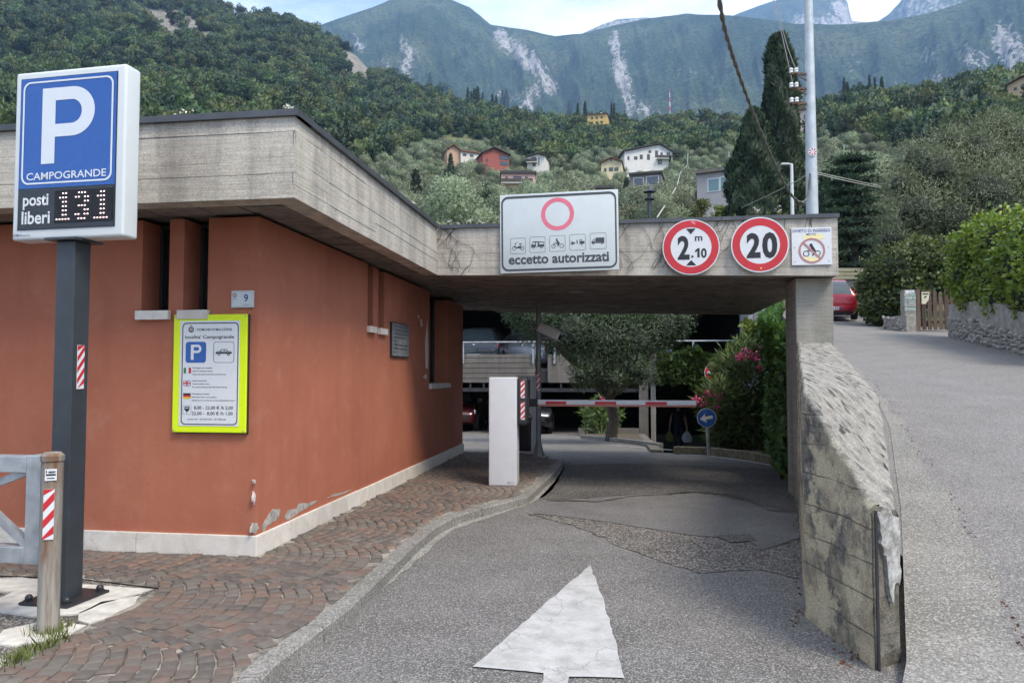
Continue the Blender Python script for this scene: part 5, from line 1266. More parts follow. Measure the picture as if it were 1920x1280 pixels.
# ---------------------------------------------------------------- cars
def car(name, label, paint, loc, rz, style='hatch', plate='', L_=4.1, W_c=1.74, H_c=1.46, group=None, plate_blue=True):
    t = thing(name, label, 'car', loc, rz, group)
    # stations from rear (y=0) to nose: y, half width, low z, belt z, roof z, roof half width
    if style == 'hatch':
        ST = [(0, .80, .42, .62, .64, .74), (.03, .93, .30, .80, .83, .80), (.10, .97, .24, .93, .96, .78), (.30, .99, .2, .97, 1.30, .66), (.50, 1., .2, .98, 1.41, .62), (.9, 1., .2, .97, 1.46, .62), (1.7, 1., .2, .95, 1.47, .62), (2.2, 1., .2, .93, 1.43, .62), (2.62, .99, .2, .92, 1.20, .68), (2.95, .98, .2, .92, .95, .80), (3.5, .95, .22, .84, .87, .76), (3.85, .90, .25, .74, .78, .7), (4.05, .78, .32, .62, .66, .6), (4.1, .70, .4, .55, .57, .5)]
    elif style == 'wagon':
        ST = [(0, .82, .45, .70, .73, .76), (.03, .93, .32, .86, .9, .80), (.12, .97, .26, .99, 1.02, .78), (.35, .99, .22, 1.02, 1.42, .66), (.6, 1., .22, 1.03, 1.53, .63), (1.2, 1., .22, 1.01, 1.58, .63), (2.0, 1., .22, 1., 1.57, .63), (2.5, 1., .22, .99, 1.50, .63), (3.0, .99, .22, .98, 1.18, .70), (3.3, .98, .24, .97, 1., .80), (3.9, .95, .26, .92, .95, .78), (4.2, .90, .28, .82, .86, .7), (4.38, .80, .34, .70, .74, .6), (4.42, .72, .42, .62, .64, .5)]
    else:
        ST = [(0, .80, .42, .70, .72, .74), (.03, .93, .3, .86, .89, .78), (.12, .96, .24, .96, .98, .80), (.7, .98, .2, .98, 1., .80), (1.15, .99, .2, .98, 1.26, .66), (1.5, 1., .2, .97, 1.42, .62), (2.0, 1., .2, .96, 1.45, .62), (2.5, 1., .2, .95, 1.41, .62), (2.95, .99, .2, .94, 1.17, .68), (3.25, .98, .2, .93, .96, .80), (3.8, .95, .22, .86, .89, .77), (4.2, .9, .25, .76, .8, .7), (4.38, .78, .32, .62, .66, .6), (4.42, .70, .4, .55, .57, .5)]
    ky = L_/ST[-1][0]; hw = W_c/2; kz = H_c/max(s[4] for s in ST)
    V, F, mi = [], [], []
    for (y, w_, zl, zb, zr, wr) in ST:
        w_ *= hw; wr_ = wr*hw*(1.0); zl *= kz; zb *= kz; zr *= kz
        half = [(0, zl), (w_*.86, zl), (w_*.98, zl+(zb-zl)*.22), (w_, zl+(zb-zl)*.55), (w_*.975, zb-.012), (w_*.955, zb+.012), (wr_*1.03, zr-.07*(zr-zb > .2)-.012), (wr_*.92, zr-.01), (wr_*.5, zr+.012), (0, zr+.016)]
        V += [(x, y*ky, z) for x, z in half]+[(-x, y*ky, z) for x, z in half[1:-1]][::-1]
    n = 18
    for i in range(len(ST)-1):
        tall = (ST[i][4]-ST[i][3] > .2, ST[i+1][4]-ST[i+1][3] > .2)
        for k in range(n):
            m_ = 0
            kk = k if k < 9 else 17-k
            if kk == 5 and (tall[0] or tall[1]): m_ = 1 if (tall[0] and tall[1]) else 0
            if kk in (6, 7, 8) and tall[0] != tall[1]: m_ = 1
            if kk in (6, 7, 8) and tall[0] and tall[1] and (i in (3,) and style != 'sedan' or (style == 'sedan' and i == 4)) : m_ = 1
            if kk in (7, 8) and tall[0] and tall[1] and ST[i+1][4] < ST[i][4]-.15: m_ = 1
            F.append((i*n+k, i*n+(k+1) % n, (i+1)*n+(k+1) % n, (i+1)*n+k)); mi.append(m_)
    F += [tuple(range(n-1, -1, -1)), tuple((len(ST)-1)*n+k for k in range(n))]; mi += [0, 0]
    mb = MB(); mb.v, mb.f, mb.mi = V, F, mi
    body = mb.build('body', [paint, M['car_glass']], t, smooth=True)
    # wheels in dark arches
    for yw in (.75*ky, (3.35 if L_ < 4.2 else 3.55)*ky):
        for sx in (-1, 1):
            wh = bpy.data.objects.new('wheel', None); link(wh, t); wh.location = (sx*(hw-.10), yw, .315); wh.rotation_euler = (0, R_(90)*sx, 0)
            MB().lathe([(.2, -.09), (.30, -.1), (.318, -.06), (.318, .06), (.30, .105), (.21, .1)], n=24).build('tyre', M['tyre'], wh, smooth=True)
            mb = MB().lathe([(0, .05), (.05, .085), (.06, .07)], n=12).lathe([(.19, .03), (.205, .1), (.215, .1)], n=24)
            for k in range(5):
                a_ = 2*math.pi*k/5; mb.bar((math.cos(a_)*.04, math.sin(a_)*.04, .07), (math.cos(a_)*.2, math.sin(a_)*.2, .09), .05, .02)
            mb.build('rim', M['rim'], wh); MB().lathe([(0, .02), (.2, .02)], n=20).build('brake_disc', M['plastic_dark'], wh)
            mb = MB()
            pr = [(.36*math.cos(a_), .36*math.sin(a_)) for a_ in np.linspace(-.15, math.pi+.15, 14)]
            vs = [(sx*(hw-.002), yw+a_, .315+b_) for a_, b_ in pr]+[(sx*(hw+.004), yw+a_, .315+b_) for a_, b_ in pr]
            mb.add(vs, [tuple(range(14)), tuple(range(27, 13, -1))]+[(k, k+1, 15+k, 14+k) for k in range(13)])
            mb.build('wheel_arch', M['tyre'], t)
    # rear: bumper line, lamps, plate, handle
    zb0 = ST[2][3]*kz
    for sx in (-1, 1):
        MB().box(-.14, .14, -.02, .10, -.085, .085).build('tail_lamp', M['lamp_red'], t, bevel=.03, seg=2, smooth=True, loc=(sx*(hw*.80), .10*ky, zb0-.13), rot=(R_(-8), 0, R_(-14*sx)))
        MB().box(-.16, .16, -.06, .04, -.07, .07).build('head_lamp', M['lamp_clear'], t, bevel=.03, smooth=True, loc=(sx*hw*.70, L_-.26*ky, .66*kz), rot=(R_(20), 0, R_(28*sx)))
        yb_ = (2.55 if style == 'hatch' else 2.85)*ky
        MB().box(-.10, .10, -.07, .07, -.065, .065).build('mirror', paint if style != 'mirror' else M['chrome'], t, bevel=.03, smooth=True, loc=(sx*(hw+.09), yb_, 1.0*kz))
        MB().box(-.0, .012, -.08, .08, -.012, .012).build('door_handle', M['chrome'], t, loc=(sx*hw*.985-(.006 if sx > 0 else .0), 1.55*ky, .86*kz))
    MB().box(-hw*.88, hw*.88, -.055, .06, .36*kz, .56*kz).build('rear_bumper', paint, t, bevel=.03, smooth=True)
    MB().box(-hw*.80, hw*.80, -.045, .06, .26*kz, .36*kz).build('bumper_skirt', M['tyre'], t, bevel=.02)
    pl_ = MB().box(-.26, .26, -.068, -.056, .47*kz-.055, .47*kz+.055).build('number_plate', M['white'], t)
    if plate: text(plate, -.2, .2, .47*kz-.035, .07, M['black'], pl_, -.07, .02)
    for sx in (-1, 1): MB().box(sx*.24-.02, sx*.24+.02, -.0695, -.0675, .47*kz-.055, .47*kz+.055).build('blue_band', M['blue'], pl_)
    MB().box(-hw*.55, hw*.55, L_-.06, L_+.02, .42*kz, .58*kz).build('grille', M['tyre'], t, bevel=.02)
    MB().lathe([(0, 0), (.05, 0), (.05, .012), (0, .014)], n=14).build('badge', M['chrome'], t, loc=(0, .035*ky, zb0-.12), rot=(R_(90), 0, 0))
    MB().bar((0, .22*ky, ST[3][3]*kz+.1), (-.3, .19*ky, ST[3][3]*kz+.07), .02, .02).build('wiper', M['tyre'], t)
    return t
rc = hit(1604, 603, lambda a, b: float(zramp(a, b)))
rcz = math.atan(.136)
o = car('red_hatchback', 'red hatchback seen from behind, driving up the ramp past the concrete pillar', M['car_red'], (rc.x-.78, rc.y, float(zramp(rc.x-.8, rc.y))), R_(-12), 'hatch', 'CV 614 RZ', 3.9, 1.72, 1.46)
o.rotation_euler = (rcz, 0, R_(-12))
# ---------------------------------------------------------------- the two-level garage behind the entrance
GY = 24.0
gz = lambda py: onY(1000, py, GY).z
gx = lambda px: onY(px, 700, GY).x
DK = 1.47
zpt, zpb = gz(664), gz(717)
gar = thing('parking_garage', 'two-level open concrete garage with dark bays behind the entrance', 'garage', (0, GY, -.65))
def G(mb, name, mt, **k):
    o = mb.build(name, mt, gar, **k); o.location = (0, -GY, .65); return o
GXL, GXR = -14, gx(1392)
G(MB().box(GXL, gx(1002), GY, GY+.25, zpb, zpt), 'parapet_band', M['concrete_garage'])
G(MB().box(gx(1027), GXR+.4, GY, GY+.25, zpb, zpt), 'parapet_band', M['concrete_garage'])
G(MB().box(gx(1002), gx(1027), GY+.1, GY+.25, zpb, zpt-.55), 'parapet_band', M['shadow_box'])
for k, z in enumerate(np.linspace(zpb+.15, zpt-.1, 5)): G(MB().box(GXL, gx(1002)-.01, GY-.012, GY, z, z+.012), 'board_mark', M['concrete_garage'])
G(MB().box(GXL, GXR+.6, GY+.25, GY+16, DK-.3, DK), 'deck', M['concrete_garage'])
G(MB().box(GXL, GXR+.6, GY+.3, GY+16, 4.1, 4.5), 'roof_slab', M['concrete_garage'])
G(MB().box(GXL, GXR+.6, GY+.1, GY+.35, 3.75, 4.5), 'roof_beam', M['concrete_garage'])
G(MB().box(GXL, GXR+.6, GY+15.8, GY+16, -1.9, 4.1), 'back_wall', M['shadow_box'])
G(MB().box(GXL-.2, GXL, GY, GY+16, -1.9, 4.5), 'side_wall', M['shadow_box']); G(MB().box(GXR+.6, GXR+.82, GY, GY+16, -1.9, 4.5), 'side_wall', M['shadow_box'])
G(MB().box(GXL, PIT_X0, GY-.5, GY+15.8, -.75, -.648), 'lower_floor', M['asphalt_dark'])
G(MB().box(GXL, gx(1200), GY+.05, GY+.2, zpb-.30, zpb-.18), 'steel_beam', M['frame_dark'])
for k, px_ in enumerate((880, 905, 960, 1050, 1098, 1150)): G(MB().box(gx(px_), gx(px_)+.06, GY+.03, GY+.06, zpb-.2, zpb), 'hanger', M['frame_dark'])
G(MB().box(gx(1198), gx(1215), GY-.05, GY+.4, -1.2, zpb), 'column', M['concrete_garage']); G(MB().box(gx(1220), gx(1229), GY-.05, GY+.3, -1.3, zpb), 'column', M['concrete_pillar'])
G(MB().box(gx(1085), gx(1197), GY-.3, GY-.1, -.75, gz(800)), 'low_wall', M['concrete_garage'])
for x in (gx(760), gx(870)-.9): G(MB().box(x, x+.4, GY+.3, GY+.7, -.65, zpb), 'column', M['concrete_garage'])
G(MB().box(GXR, GXR+.5, GY-1.2, GY+.4, -1.5, 4.4), 'end_wall', plain('pale_end_wall', (.27, .28, .29), .7, 0, .15, 3))
# pit ramp going down to the right
V = [(PIT_X0, PIT_Y, -.14), (PIT_X1, PIT_Y, -.14), (PIT_X1, 32, -2.05), (PIT_X0, 32, -2.05)]
tag(MB().add(V, [(0, 1, 2, 3)]).build('lower_ramp', M['asphalt_dark']), kind='structure')
tag(MB().add([(PIT_X0-.2, PIT_Y, -2.1), (PIT_X0-.002, PIT_Y, -2.1), (PIT_X0-.002, 24, -2.1), (PIT_X0-.2, 24, -2.1), (PIT_X0-.2, PIT_Y, -.09), (PIT_X0-.002, PIT_Y, -.09), (PIT_X0-.002, 24, -.60), (PIT_X0-.2, 24, -.60)], [(0,3,2,1),(4,5,6,7),(0,1,5,4),(1,2,6,5),(2,3,7,6),(3,0,4,7)]).build('ramp_side_wall', M['concrete_garage']), 'low concrete side wall of the sunken garage ramp next to the olive planter', 'wall')
# railings of the upper deck
def railing(name, label, x0, x1, posts, zr):
    t = thing(name, label, 'railing', ((x0+x1)/2, GY-.05, zpt-.3)); xm, zb = (x0+x1)/2, zpt-.3
    MB().tube([(x0-xm, 0, zr-zb), (x1-xm, 0, zr-zb)], .028, 8).build('rail', M['steel'], t, smooth=True)
    for p in posts: MB().box(p-xm-.03, p-xm+.03, -.02, .02, 0, zr-zb).build('post', M['steel'], t)
    return t
zr = gz(641)
railing('deck_railing', 'single galvanised rail above the garage parapet in front of the grey estate car', gx(866), gx(1048), [gx(869), gx(1000), gx(1040)], zr)
railing('deck_railing', 'single galvanised rail above the ivy-covered part of the garage parapet', gx(1265), gx(1389), [gx(1300), gx(1372), gx(1388)], zr)
c1 = onY(906, 650, GY+.8)
car('grey_estate_car', 'dark grey estate car parked tail-out on the upper garage deck', M['car_grey'], (c1.x-.35, GY+.9, DK), R_(-1), 'wagon', 'FE 080 XG', 4.4, 1.82, 1.46)
c2 = onY(975, 645, GY+2.6); car('white_parked_car', 'white car parked on the upper deck beside the grey estate car', M['car_white'], (c2.x+.1, GY+2.6, DK), R_(-6), 'hatch', '', 4.0, 1.75, 1.5)
c3 = onY(1295, 650, GY+1.2); car('silver_mirror_car', 'dark car with pale bonnet behind the rail over the ivy', M['car_silver'], (c3.x-1.2, GY+5.2, DK-.28), R_(172), 'sedan', '', 4.3, 1.75, 1.3)
c4 = hit(1036, 817, lambda a, b: float(zlow(a, b)), 2.5, 60)
car('black_car', 'black saloon car facing outwards in the lower garage bay under the deck', M['car_black'], (onY(1000, 700, 27).x-1.0, 27.2, -.65), R_(198), 'sedan', '', 4.3, 1.8, 1.46)
car('maroon_car', 'dark maroon car half hidden behind the corner of the terracotta wall', M['car_maroon'], (onY(868, 700, 27).x-.55, 28.0, -.65), R_(192), 'hatch', '', 4.0, 1.75, 1.48)
# staircase railing panel beside the garage
sy = 20.5; s0, s1 = onY(1424, 585, sy), onY(1446, 615, sy)
st_ = thing('stair_railing', 'grey steel stair railing with vertical bars above the ivy', 'railing', (s0.x, sy, s1.z-.3))
def SP(px, py): p = onY(px, py, sy); return (p.x-s0.x, 0, p.z-(s1.z-.3))
for px_ in (1429, 1434, 1439): MB().bar(SP(px_, 555), SP(px_, 617), .025, .025).build('bar', M['grey_rail'], st_)
MB().bar(SP(1416, 540), SP(1416, 640), .10, .10).build('post', M['grey_rail'], st_); MB().bar(SP(1446, 540), SP(1446, 640), .05, .05).build('post', M['grey_rail'], st_)
MB().bar(SP(1416, 617), SP(1446, 617), .05, .04).build('bottom_rail', M['grey_rail'], st_); MB().bar(SP(1416, 612), SP(1446, 592), .03, .03).build('brace', M['grey_rail'], st_); MB().bar(SP(1424, 578), SP(1446, 594), .03, .03).build('brace', M['grey_rail'], st_)
# road signs at the planter
def round_road_sign(name, label, cx, cy, rp, D, foot, fn, rz=0):
    p = dep(cx, cy, D); r = rp/FPX*D; zb = foot
    t = thing(name, label, 'sign', (p.x, p.y, zb), rot=(0, R_(-3), rz)); h = p.z-zb
    n = 40; vs = [(r*math.cos(2*math.pi*k/n), yy, h+r*math.sin(2*math.pi*k/n)) for yy in (-.01, .008) for k in range(n)]
    MB().add(vs, [tuple(range(n)), tuple(range(2*n-1, n-1, -1))]+[(k, n+k, n+(k+1) % n, (k+1) % n) for k in range(n)]).build('disc', M['white'], t)
    MB().tube([(0, .035, 0), (0, .035, h+r*.7)], .028, 8).build('pole', M['steel'], t, smooth=True)
    fn(t, r, h); return t
def arrow_(t, r, h):
    splines2d([circ(0, h, r*.96, 40)], 'blue_face', M['blue'], t, -.0115)
    q = [(-.72, .0), (-.08, .50), (-.16, .17), (.62, .17), (.62, -.17), (-.16, -.17), (-.08, -.50)]
    ca, sa = math.cos(R_(8)), math.sin(R_(8)); splines2d([[(r*(a*ca-b*sa), h+r*(a*sa+b*ca)) for a, b in q]], 'arrow', M['white'], t, -.0125)
def noentry(t, r, h):
    splines2d([circ(0, h, r*.95, 40)], 'red_face', M['red'], t, -.0115); splines2d([rect(-r*.72, r*.72, h-r*.16, h+r*.16)], 'white_bar', M['white'], t, -.0125)
round_road_sign('direction_sign', 'round blue sign with a white arrow half hidden by the oleander', 1329, 783, 17.5, 12.6, -.12, arrow_)
round_road_sign('no_entry_sign', 'round red no entry sign peeping out behind the oleander', 1345, 698, 16.5, 15.5, -.2, noentry)
yp = onz(1486, 880, 0); yt = thing('yellow_post', 'short yellow post at the foot of the ivy wall next to the parapet', 'post', (yp.x-.02, yp.y+.1, 0))
MB().box(-.04, .04, -.04, .04, -.02, .52).build('shaft', M['yellow_post'], yt, bevel=.006); MB().box(-.043, .043, -.043, .043, .515, .53).build('cap', M['yellow_post'], yt)
# ---------------------------------------------------------------- person walking away with a carrier bag
pp = dep(1272, 841, 26.6); 
per = thing('person', 'person in a dark sleeveless top walking away, bag in each hand', 'person', (pp.x, pp.y, -.14-(pp.y-PIT_Y)*.105+.0), R_(-4))
J = {}
def skinned(name, joints, edges, mat_, parent, sub=1):
    keys = list(joints); me = bpy.data.meshes.new(name); me.from_pydata([joints[k][0] for k in keys], [(keys.index(a), keys.index(b)) for a, b in edges], [])
    o = obj(name, me, parent); sk = o.modifiers.new('skin', 'SKIN'); sk.use_smooth_shade = True
    for k, v in zip(keys, me.skin_vertices[0].data): r = joints[k][1]; v.radius = r if isinstance(r, tuple) else (r, r)
    me.skin_vertices[0].data[0].use_root = True
    sb = o.modifiers.new('sub', 'SUBSURF'); sb.levels = sb.render_levels = sub
    bpy.context.view_layer.update()
    m2 = bpy.data.meshes.new_from_object(o.evaluated_get(bpy.context.evaluated_depsgraph_get()))
    o.modifiers.clear(); o.data = m2; m2.name = name; m2.materials.clear()
    for q in (mat_ if isinstance(mat_, list) else [mat_]): m2.materials.append(q)
    return o
JT = {'pelvis': ((0, 0, .95), (.15, .115)), 'waist': ((0, .0, 1.10), (.135, .10)), 'chest': ((0, 0, 1.30), (.165, .115)), 'neckb': ((0, .0, 1.46), (.075, .07)), 'neck': ((0, .01, 1.53), (.055, .055)), 'chin': ((0, .03, 1.585), (.07, .08)), 'head': ((0, .03, 1.66), (.08, .10)), 'crown': ((0, .02, 1.735), (.055, .07))}
ED = [('pelvis', 'waist'), ('waist', 'chest'), ('chest', 'neckb'), ('neckb', 'neck'), ('neck', 'chin'), ('chin', 'head'), ('head', 'crown')]
for sx, nm in ((-1, 'l'), (1, 'r')):
    st = .12*sx
    JT.update({nm+'sh': ((sx*.19, 0, 1.42), .062), nm+'el': ((sx*.27, -.03, 1.14), .046), nm+'wr': ((sx*.30, .03, .90), .03), nm+'pa': ((sx*.305, .045, .82), (.022, .036)),
               nm+'hip': ((sx*.095, 0, .87), .092), nm+'kn': ((sx*.10, st*.9+.03, .49), .062), nm+'an': ((sx*.10, st*1.5-.03, .09), .042), nm+'toe': ((sx*.115, st*1.5+.12, .035), (.04, .03))})
    ED += [('chest', nm+'sh'), (nm+'sh', nm+'el'), (nm+'el', nm+'wr'), (nm+'wr', nm+'pa'), ('pelvis', nm+'hip'), (nm+'hip', nm+'kn'), (nm+'kn', nm+'an'), (nm+'an', nm+'toe')]
    for f in range(4):
        b = JT[nm+'pa'][0]; y_ = b[1]-.027+.018*f
        JT[nm+'f%d' % f] = ((b[0], y_, b[2]-.045-.004*(f in (1, 2))), .0095); JT[nm+'g%d' % f] = ((b[0]-sx*.028, y_, b[2]-.062), .0085)
        ED += [(nm+'pa', nm+'f%d' % f), (nm+'f%d' % f, nm+'g%d' % f)]
    b = JT[nm+'wr'][0]; JT[nm+'t0'] = ((b[0]-sx*.02, b[1]+.055, b[2]-.055), .0105); JT[nm+'t1'] = ((b[0]-sx*.03, b[1]+.05, b[2]-.095), .009)
    ED += [(nm+'pa', nm+'t0'), (nm+'t0', nm+'t1')]
body = skinned('body', JT, ED, [M['skin'], M['cloth_black'], M['cloth_navy'], M['tyre']], per)
for p in body.data.polygons:
    c = p.center; x_, z_ = abs(c.x), c.z
    p.material_index = 3 if z_ < .075 else 2 if z_ < .98 and x_ < .235 else 1 if (z_ < 1.50 and x_ < .205) else 0
MB().ball((0, .0, 1.69), .1, 14, sc=(.92, 1.05, .95)).build('hair', M['hair'], per, smooth=True)
def bag_(name, label, x, y, mt, h, w_):
    t = thing(name, label, 'bag', (pp.x+x, pp.y+y, per.location.z+.80))
    mb = MB(); prof = [(0, -h), (w_*.75, -h+.01), (w_, -h*.72), (w_*.92, -h*.45), (w_*.5, -h*.16), (w_*.12, -.01)]; n = 16; rr = random.Random(int(h*99))
    vs = []
    for r, z in prof:
        for k in range(n):
            a_ = 2*math.pi*k/n; q = r*(1+.13*math.sin(a_*5+z*9)+rr.uniform(-.08, .08)); vs.append((q*math.cos(a_), .55*q*math.sin(a_), z))
    mb.add(vs, [(i*n+k, i*n+(k+1) % n, (i+1)*n+(k+1) % n, (i+1)*n+k) for i in range(len(prof)-1) for k in range(n)]).build('sack', mt, t, smooth=True)
    MB().tube([(-.02, 0, -.03), (0, 0, .015), (.02, 0, -.03)], .006, 5).build('handle', mt, t)
bag_('carrier_bag', 'white plastic carrier bag held in the hand on the blue sign side', .31, .03, M['bag'], .42, .17)
bag_('shopping_bag', 'dark yellow bag held in the hand nearest the garage column', -.31, .04, M['bag_yellow'], .40, .14)
# planters and kerbs
def strip_wall(name, label, l, h, mt, wd=.14, zf=None):
    P_ = along([hit(x, y, lambda a, b: float(zlow(a, b)), 2.5, 60) for x, y in l], 20); t = thing(name, label, 'kerb', tuple(P_[10]))
    for k in range(0, 18, 3):
        v = []
        for i in (k, k+1, k+2, k+3):
            i = min(i, 19); p = P_[i]; d = (P_[min(i+1, 19)]-P_[max(i-1, 0)]); d.z = 0; d.normalize(); n_ = Vector((-d.y, d.x, 0))*wd
            g_ = .006*(1 if i == k else -1 if i == k+3 else 0); p = p+d*g_
            v += [tuple(p-P_[10]+Vector((0, 0, -.1))), tuple(p-P_[10]+Vector((0, 0, h))), tuple(p+n_-P_[10]+Vector((0, 0, h))), tuple(p+n_-P_[10]+Vector((0, 0, -.1)))]
        fs = [f for i in range(3) for f in ((4*i, 4*i+4, 4*i+5, 4*i+1), (4*i+1, 4*i+5, 4*i+6, 4*i+2), (4*i+2, 4*i+6, 4*i+7, 4*i+3))]+[(0, 1, 2, 3), (15, 14, 13, 12)]
        MB().add(v, fs).build('kerb_stone', mt, t, bevel=.01)
    return P_
strip_wall('planter_kerb', 'low kerb stones edging the bed under the courtyard olive tree', [(1088, 822), (1130, 826), (1190, 833), (1240, 841)], .10, M['kerb'])
strip_wall('oleander_kerb', 'low mossy kerb in front of the big flowering oleander', [(1262, 851), (1330, 853), (1400, 862), (1488, 884)], .13, plain('mossy_kerb', (.17, .15, .10), .9, 0, .4, 14, .6))
def soil(name, pts):
    mb = MB(); v = [(p.x, p.y, float(zlow(p.x, p.y))+.07) for p in pts]; mb.add(v, [tuple(range(len(v)))]); o = mb.build(name, plain(name, (.09, .07, .045), .95, 0, .4, 9, .8))
    if o.data.polygons[0].normal.z < 0: o.data.flip_normals()
    return tag(o, kind='structure')
hz_ = lambda x, y: hit(x, y, lambda a, b: float(zlow(a, b)), 2.5, 60)
soil('planter_soil', [hz_(1090, 821), hz_(1130, 825), hz_(1190, 832), hz_(1238, 840), Vector((PIT_X0-.22, 17, 0)), Vector((PIT_X0-.22, 23.5, 0)), Vector((-.9, 23.5, 0))])
soil('oleander_soil', [hz_(1264, 850), hz_(1330, 852), hz_(1400, 861), hz_(1488, 882), Vector((2.5, 10.2, 0)), Vector((3.3, 13.75, 0)), Vector((1.0, 13.75, 0))])
# ---------------------------------------------------------------- foliage
def leaf_cloud(name, P_, L_, W_l, mt, parent=None, droop=0.0, dirs=None, spread=1.0, size_var=.35, link_=True, soft=.5):
    """small leaf-shaped faces at the points P_"""
    P_ = np.asarray(P_, float); n = len(P_)
    a = rng.normal(size=(n, 3))*spread
    if dirs is not None: a = a+np.asarray(dirs)
    a[:, 2] -= droop
    a /= np.linalg.norm(a, axis=1, keepdims=True)+1e-9
    b = np.cross(a, rng.normal(size=(n, 3))); b /= np.linalg.norm(b, axis=1, keepdims=True)+1e-9
    s = (1+size_var*(rng.random((n, 1))*2-1))
    if dirs is not None and soft:
        dn = np.asarray(dirs, float); dn = dn/(np.linalg.norm(dn, axis=1, keepdims=True)+1e-9)
        b *= np.where((np.cross(b, a)*dn).sum(1, keepdims=True) < 0, -1., 1.); fn = np.cross(b, a); fn /= np.linalg.norm(fn, axis=1, keepdims=True)+1e-9
    a = a*L_*s; b = b*W_l*s*.5
    V = np.stack([P_, P_+a*.45+b, P_+a, P_+a*.45-b], 1).reshape(-1, 3)
    me = np_mesh(name, V, np.arange(4*n).reshape(-1, 4), mt)
    if dirs is not None and soft:
        soft_normals(me, np.repeat(fn*(1-soft)+dn*soft, 4, 0))
    return obj(name, me, parent) if link_ else me
def blob_pts(blobs, n, shell=.55, squash=1.0):
    """points in the outer shells of several balls (x, y, z, r): an uneven, clumpy crown"""
    bl = np.array(blobs, float); wgt = bl[:, 3]**2; k = rng.choice(len(bl), n, p=wgt/wgt.sum())
    d = rng.normal(size=(n, 3)); d /= np.linalg.norm(d, axis=1, keepdims=True)
    r = bl[k, 3]*(shell+(1-shell)*rng.random(n)**.6)*(1+.12*rng.normal(size=n))
    p = bl[k, :3]+d*r[:, None]*np.array([1, 1, squash]); return p, d
def crown_blobs(R, H, n, seed, z0=0, flat=.75):
    r2 = np.random.default_rng(seed); out = []
    for i in range(n):
        a = r2.random()*6.283; q = R*.62*math.sqrt(r2.random()); z = r2.random()
        out.append((q*math.cos(a), q*math.sin(a), z0+H*(.2+.62*z), R*(.34+.2*r2.random())*(1-.25*abs(z-.45))))
    out.append((0, 0, z0+H*.5, R*.6)); return out
def tree_mesh(name, R, H, trunk, nleaf, L_, W_l, leaf, seed, blobs=9, shell=.5):
    p, d = blob_pts(crown_blobs(R, H, blobs, seed, trunk), nleaf, shell, .85)
    a = rng.normal(size=p.shape)+d*.8; a /= np.linalg.norm(a, axis=1, keepdims=True)
    b = np.cross(a, rng.normal(size=p.shape)); b /= np.linalg.norm(b, axis=1, keepdims=True)
    ctr = np.array([0, 0, trunk+H*.42]); o_ = (p-ctr)/np.array([R, R, H*.6]); o_ /= np.linalg.norm(o_, axis=1, keepdims=True); dn = o_*.45+d*.55
    b *= np.where((np.cross(b, a)*dn).sum(1, keepdims=True) < 0, -1., 1.); fn = np.cross(b, a); fn /= np.linalg.norm(fn, axis=1, keepdims=True)
    s = .7+.6*rng.random((nleaf, 1)); a *= L_*s; b *= W_l*s*.5
    V = np.stack([p, p+a*.45+b, p+a, p+a*.45-b], 1).reshape(-1, 3); Q = np.arange(4*nleaf).reshape(-1, 4)
    mb = MB().tube([(0, 0, -.6), (.05*R, 0, trunk*.6), (0, 0, trunk+H*.35)], [.07*R, .055*R, .03*R], 5, cap=False)
    tv, tf = np.array(mb.v), np.array(mb.f)
    me = np_mesh(name, np.concatenate([V, tv]), np.concatenate([Q, tf+len(V)]), [leaf, M['bark']])
    mi = np.zeros(len(Q)+len(tf), np.int32); mi[len(Q):] = 1; me.polygons.foreach_set('material_index', mi)
    tn = tv-np.array([0, 0, 1])*tv[:, 2:3]; soft_normals(me, np.concatenate([np.repeat(fn*.25+dn*.9, 4, 0), tn+1e-4])); return me
def cypress_mesh(name, R, H, nleaf, L_, W_l, leaf, seed, pointy=.75):
    r2 = np.random.default_rng(seed); z = r2.random(nleaf)**1.15; a = r2.random(nleaf)*6.283
    lump = 1+.22*np.sin(a*3+z*15+seed)+.16*np.sin(a*5-z*31)
    prof = np.minimum(1, (z/.10)**.6)*np.power(np.clip(1-z, 0, 1), pointy)*1.25
    r = R*prof*lump*(.70+.3*r2.random(nleaf)**.5)
    p = np.stack([r*np.cos(a), r*np.sin(a), z*H], 1)
    d = np.stack([np.cos(a)*.5, np.sin(a)*.5, np.ones(nleaf)*1.3], 1)+r2.normal(size=(nleaf, 3))*.45; d /= np.linalg.norm(d, axis=1, keepdims=True)
    b = np.cross(d, r2.normal(size=(nleaf, 3))); b /= np.linalg.norm(b, axis=1, keepdims=True)
    dn = np.stack([np.cos(a)*1.0, np.sin(a)*1.0, .25+.5*np.sin(z*31+a*5)], 1)
    b *= np.where((np.cross(b, d)*dn).sum(1, keepdims=True) < 0, -1., 1.); fn = np.cross(b, d); fn /= np.linalg.norm(fn, axis=1, keepdims=True)
    s = .7+.6*r2.random((nleaf, 1)); A_ = d*L_*s; B_ = b*W_l*s*.5
    V = np.stack([p, p+A_*.45+B_, p+A_, p+A_*.45-B_], 1).reshape(-1, 3); Q = np.arange(4*nleaf).reshape(-1, 4)
    mb = MB().tube([(0, 0, -.8), (0, 0, H*.5), (0, 0, H*.93)], [.16*R+.05, .12*R, .02], 5, cap=False)
    core = MB()
    tv, tf = np.array(mb.v), np.array(mb.f)
    me = np_mesh(name, np.concatenate([V, tv]), np.concatenate([Q, tf+len(V)]), [leaf, M['bark']])
    mi = np.zeros(len(Q)+len(tf), np.int32); mi[len(Q):] = 1; me.polygons.foreach_set('material_index', mi)
    tn = tv-np.array([0, 0, 1])*tv[:, 2:3]; soft_normals(me, np.concatenate([np.repeat(fn*.5+dn*.6, 4, 0), tn+1e-4])); return me
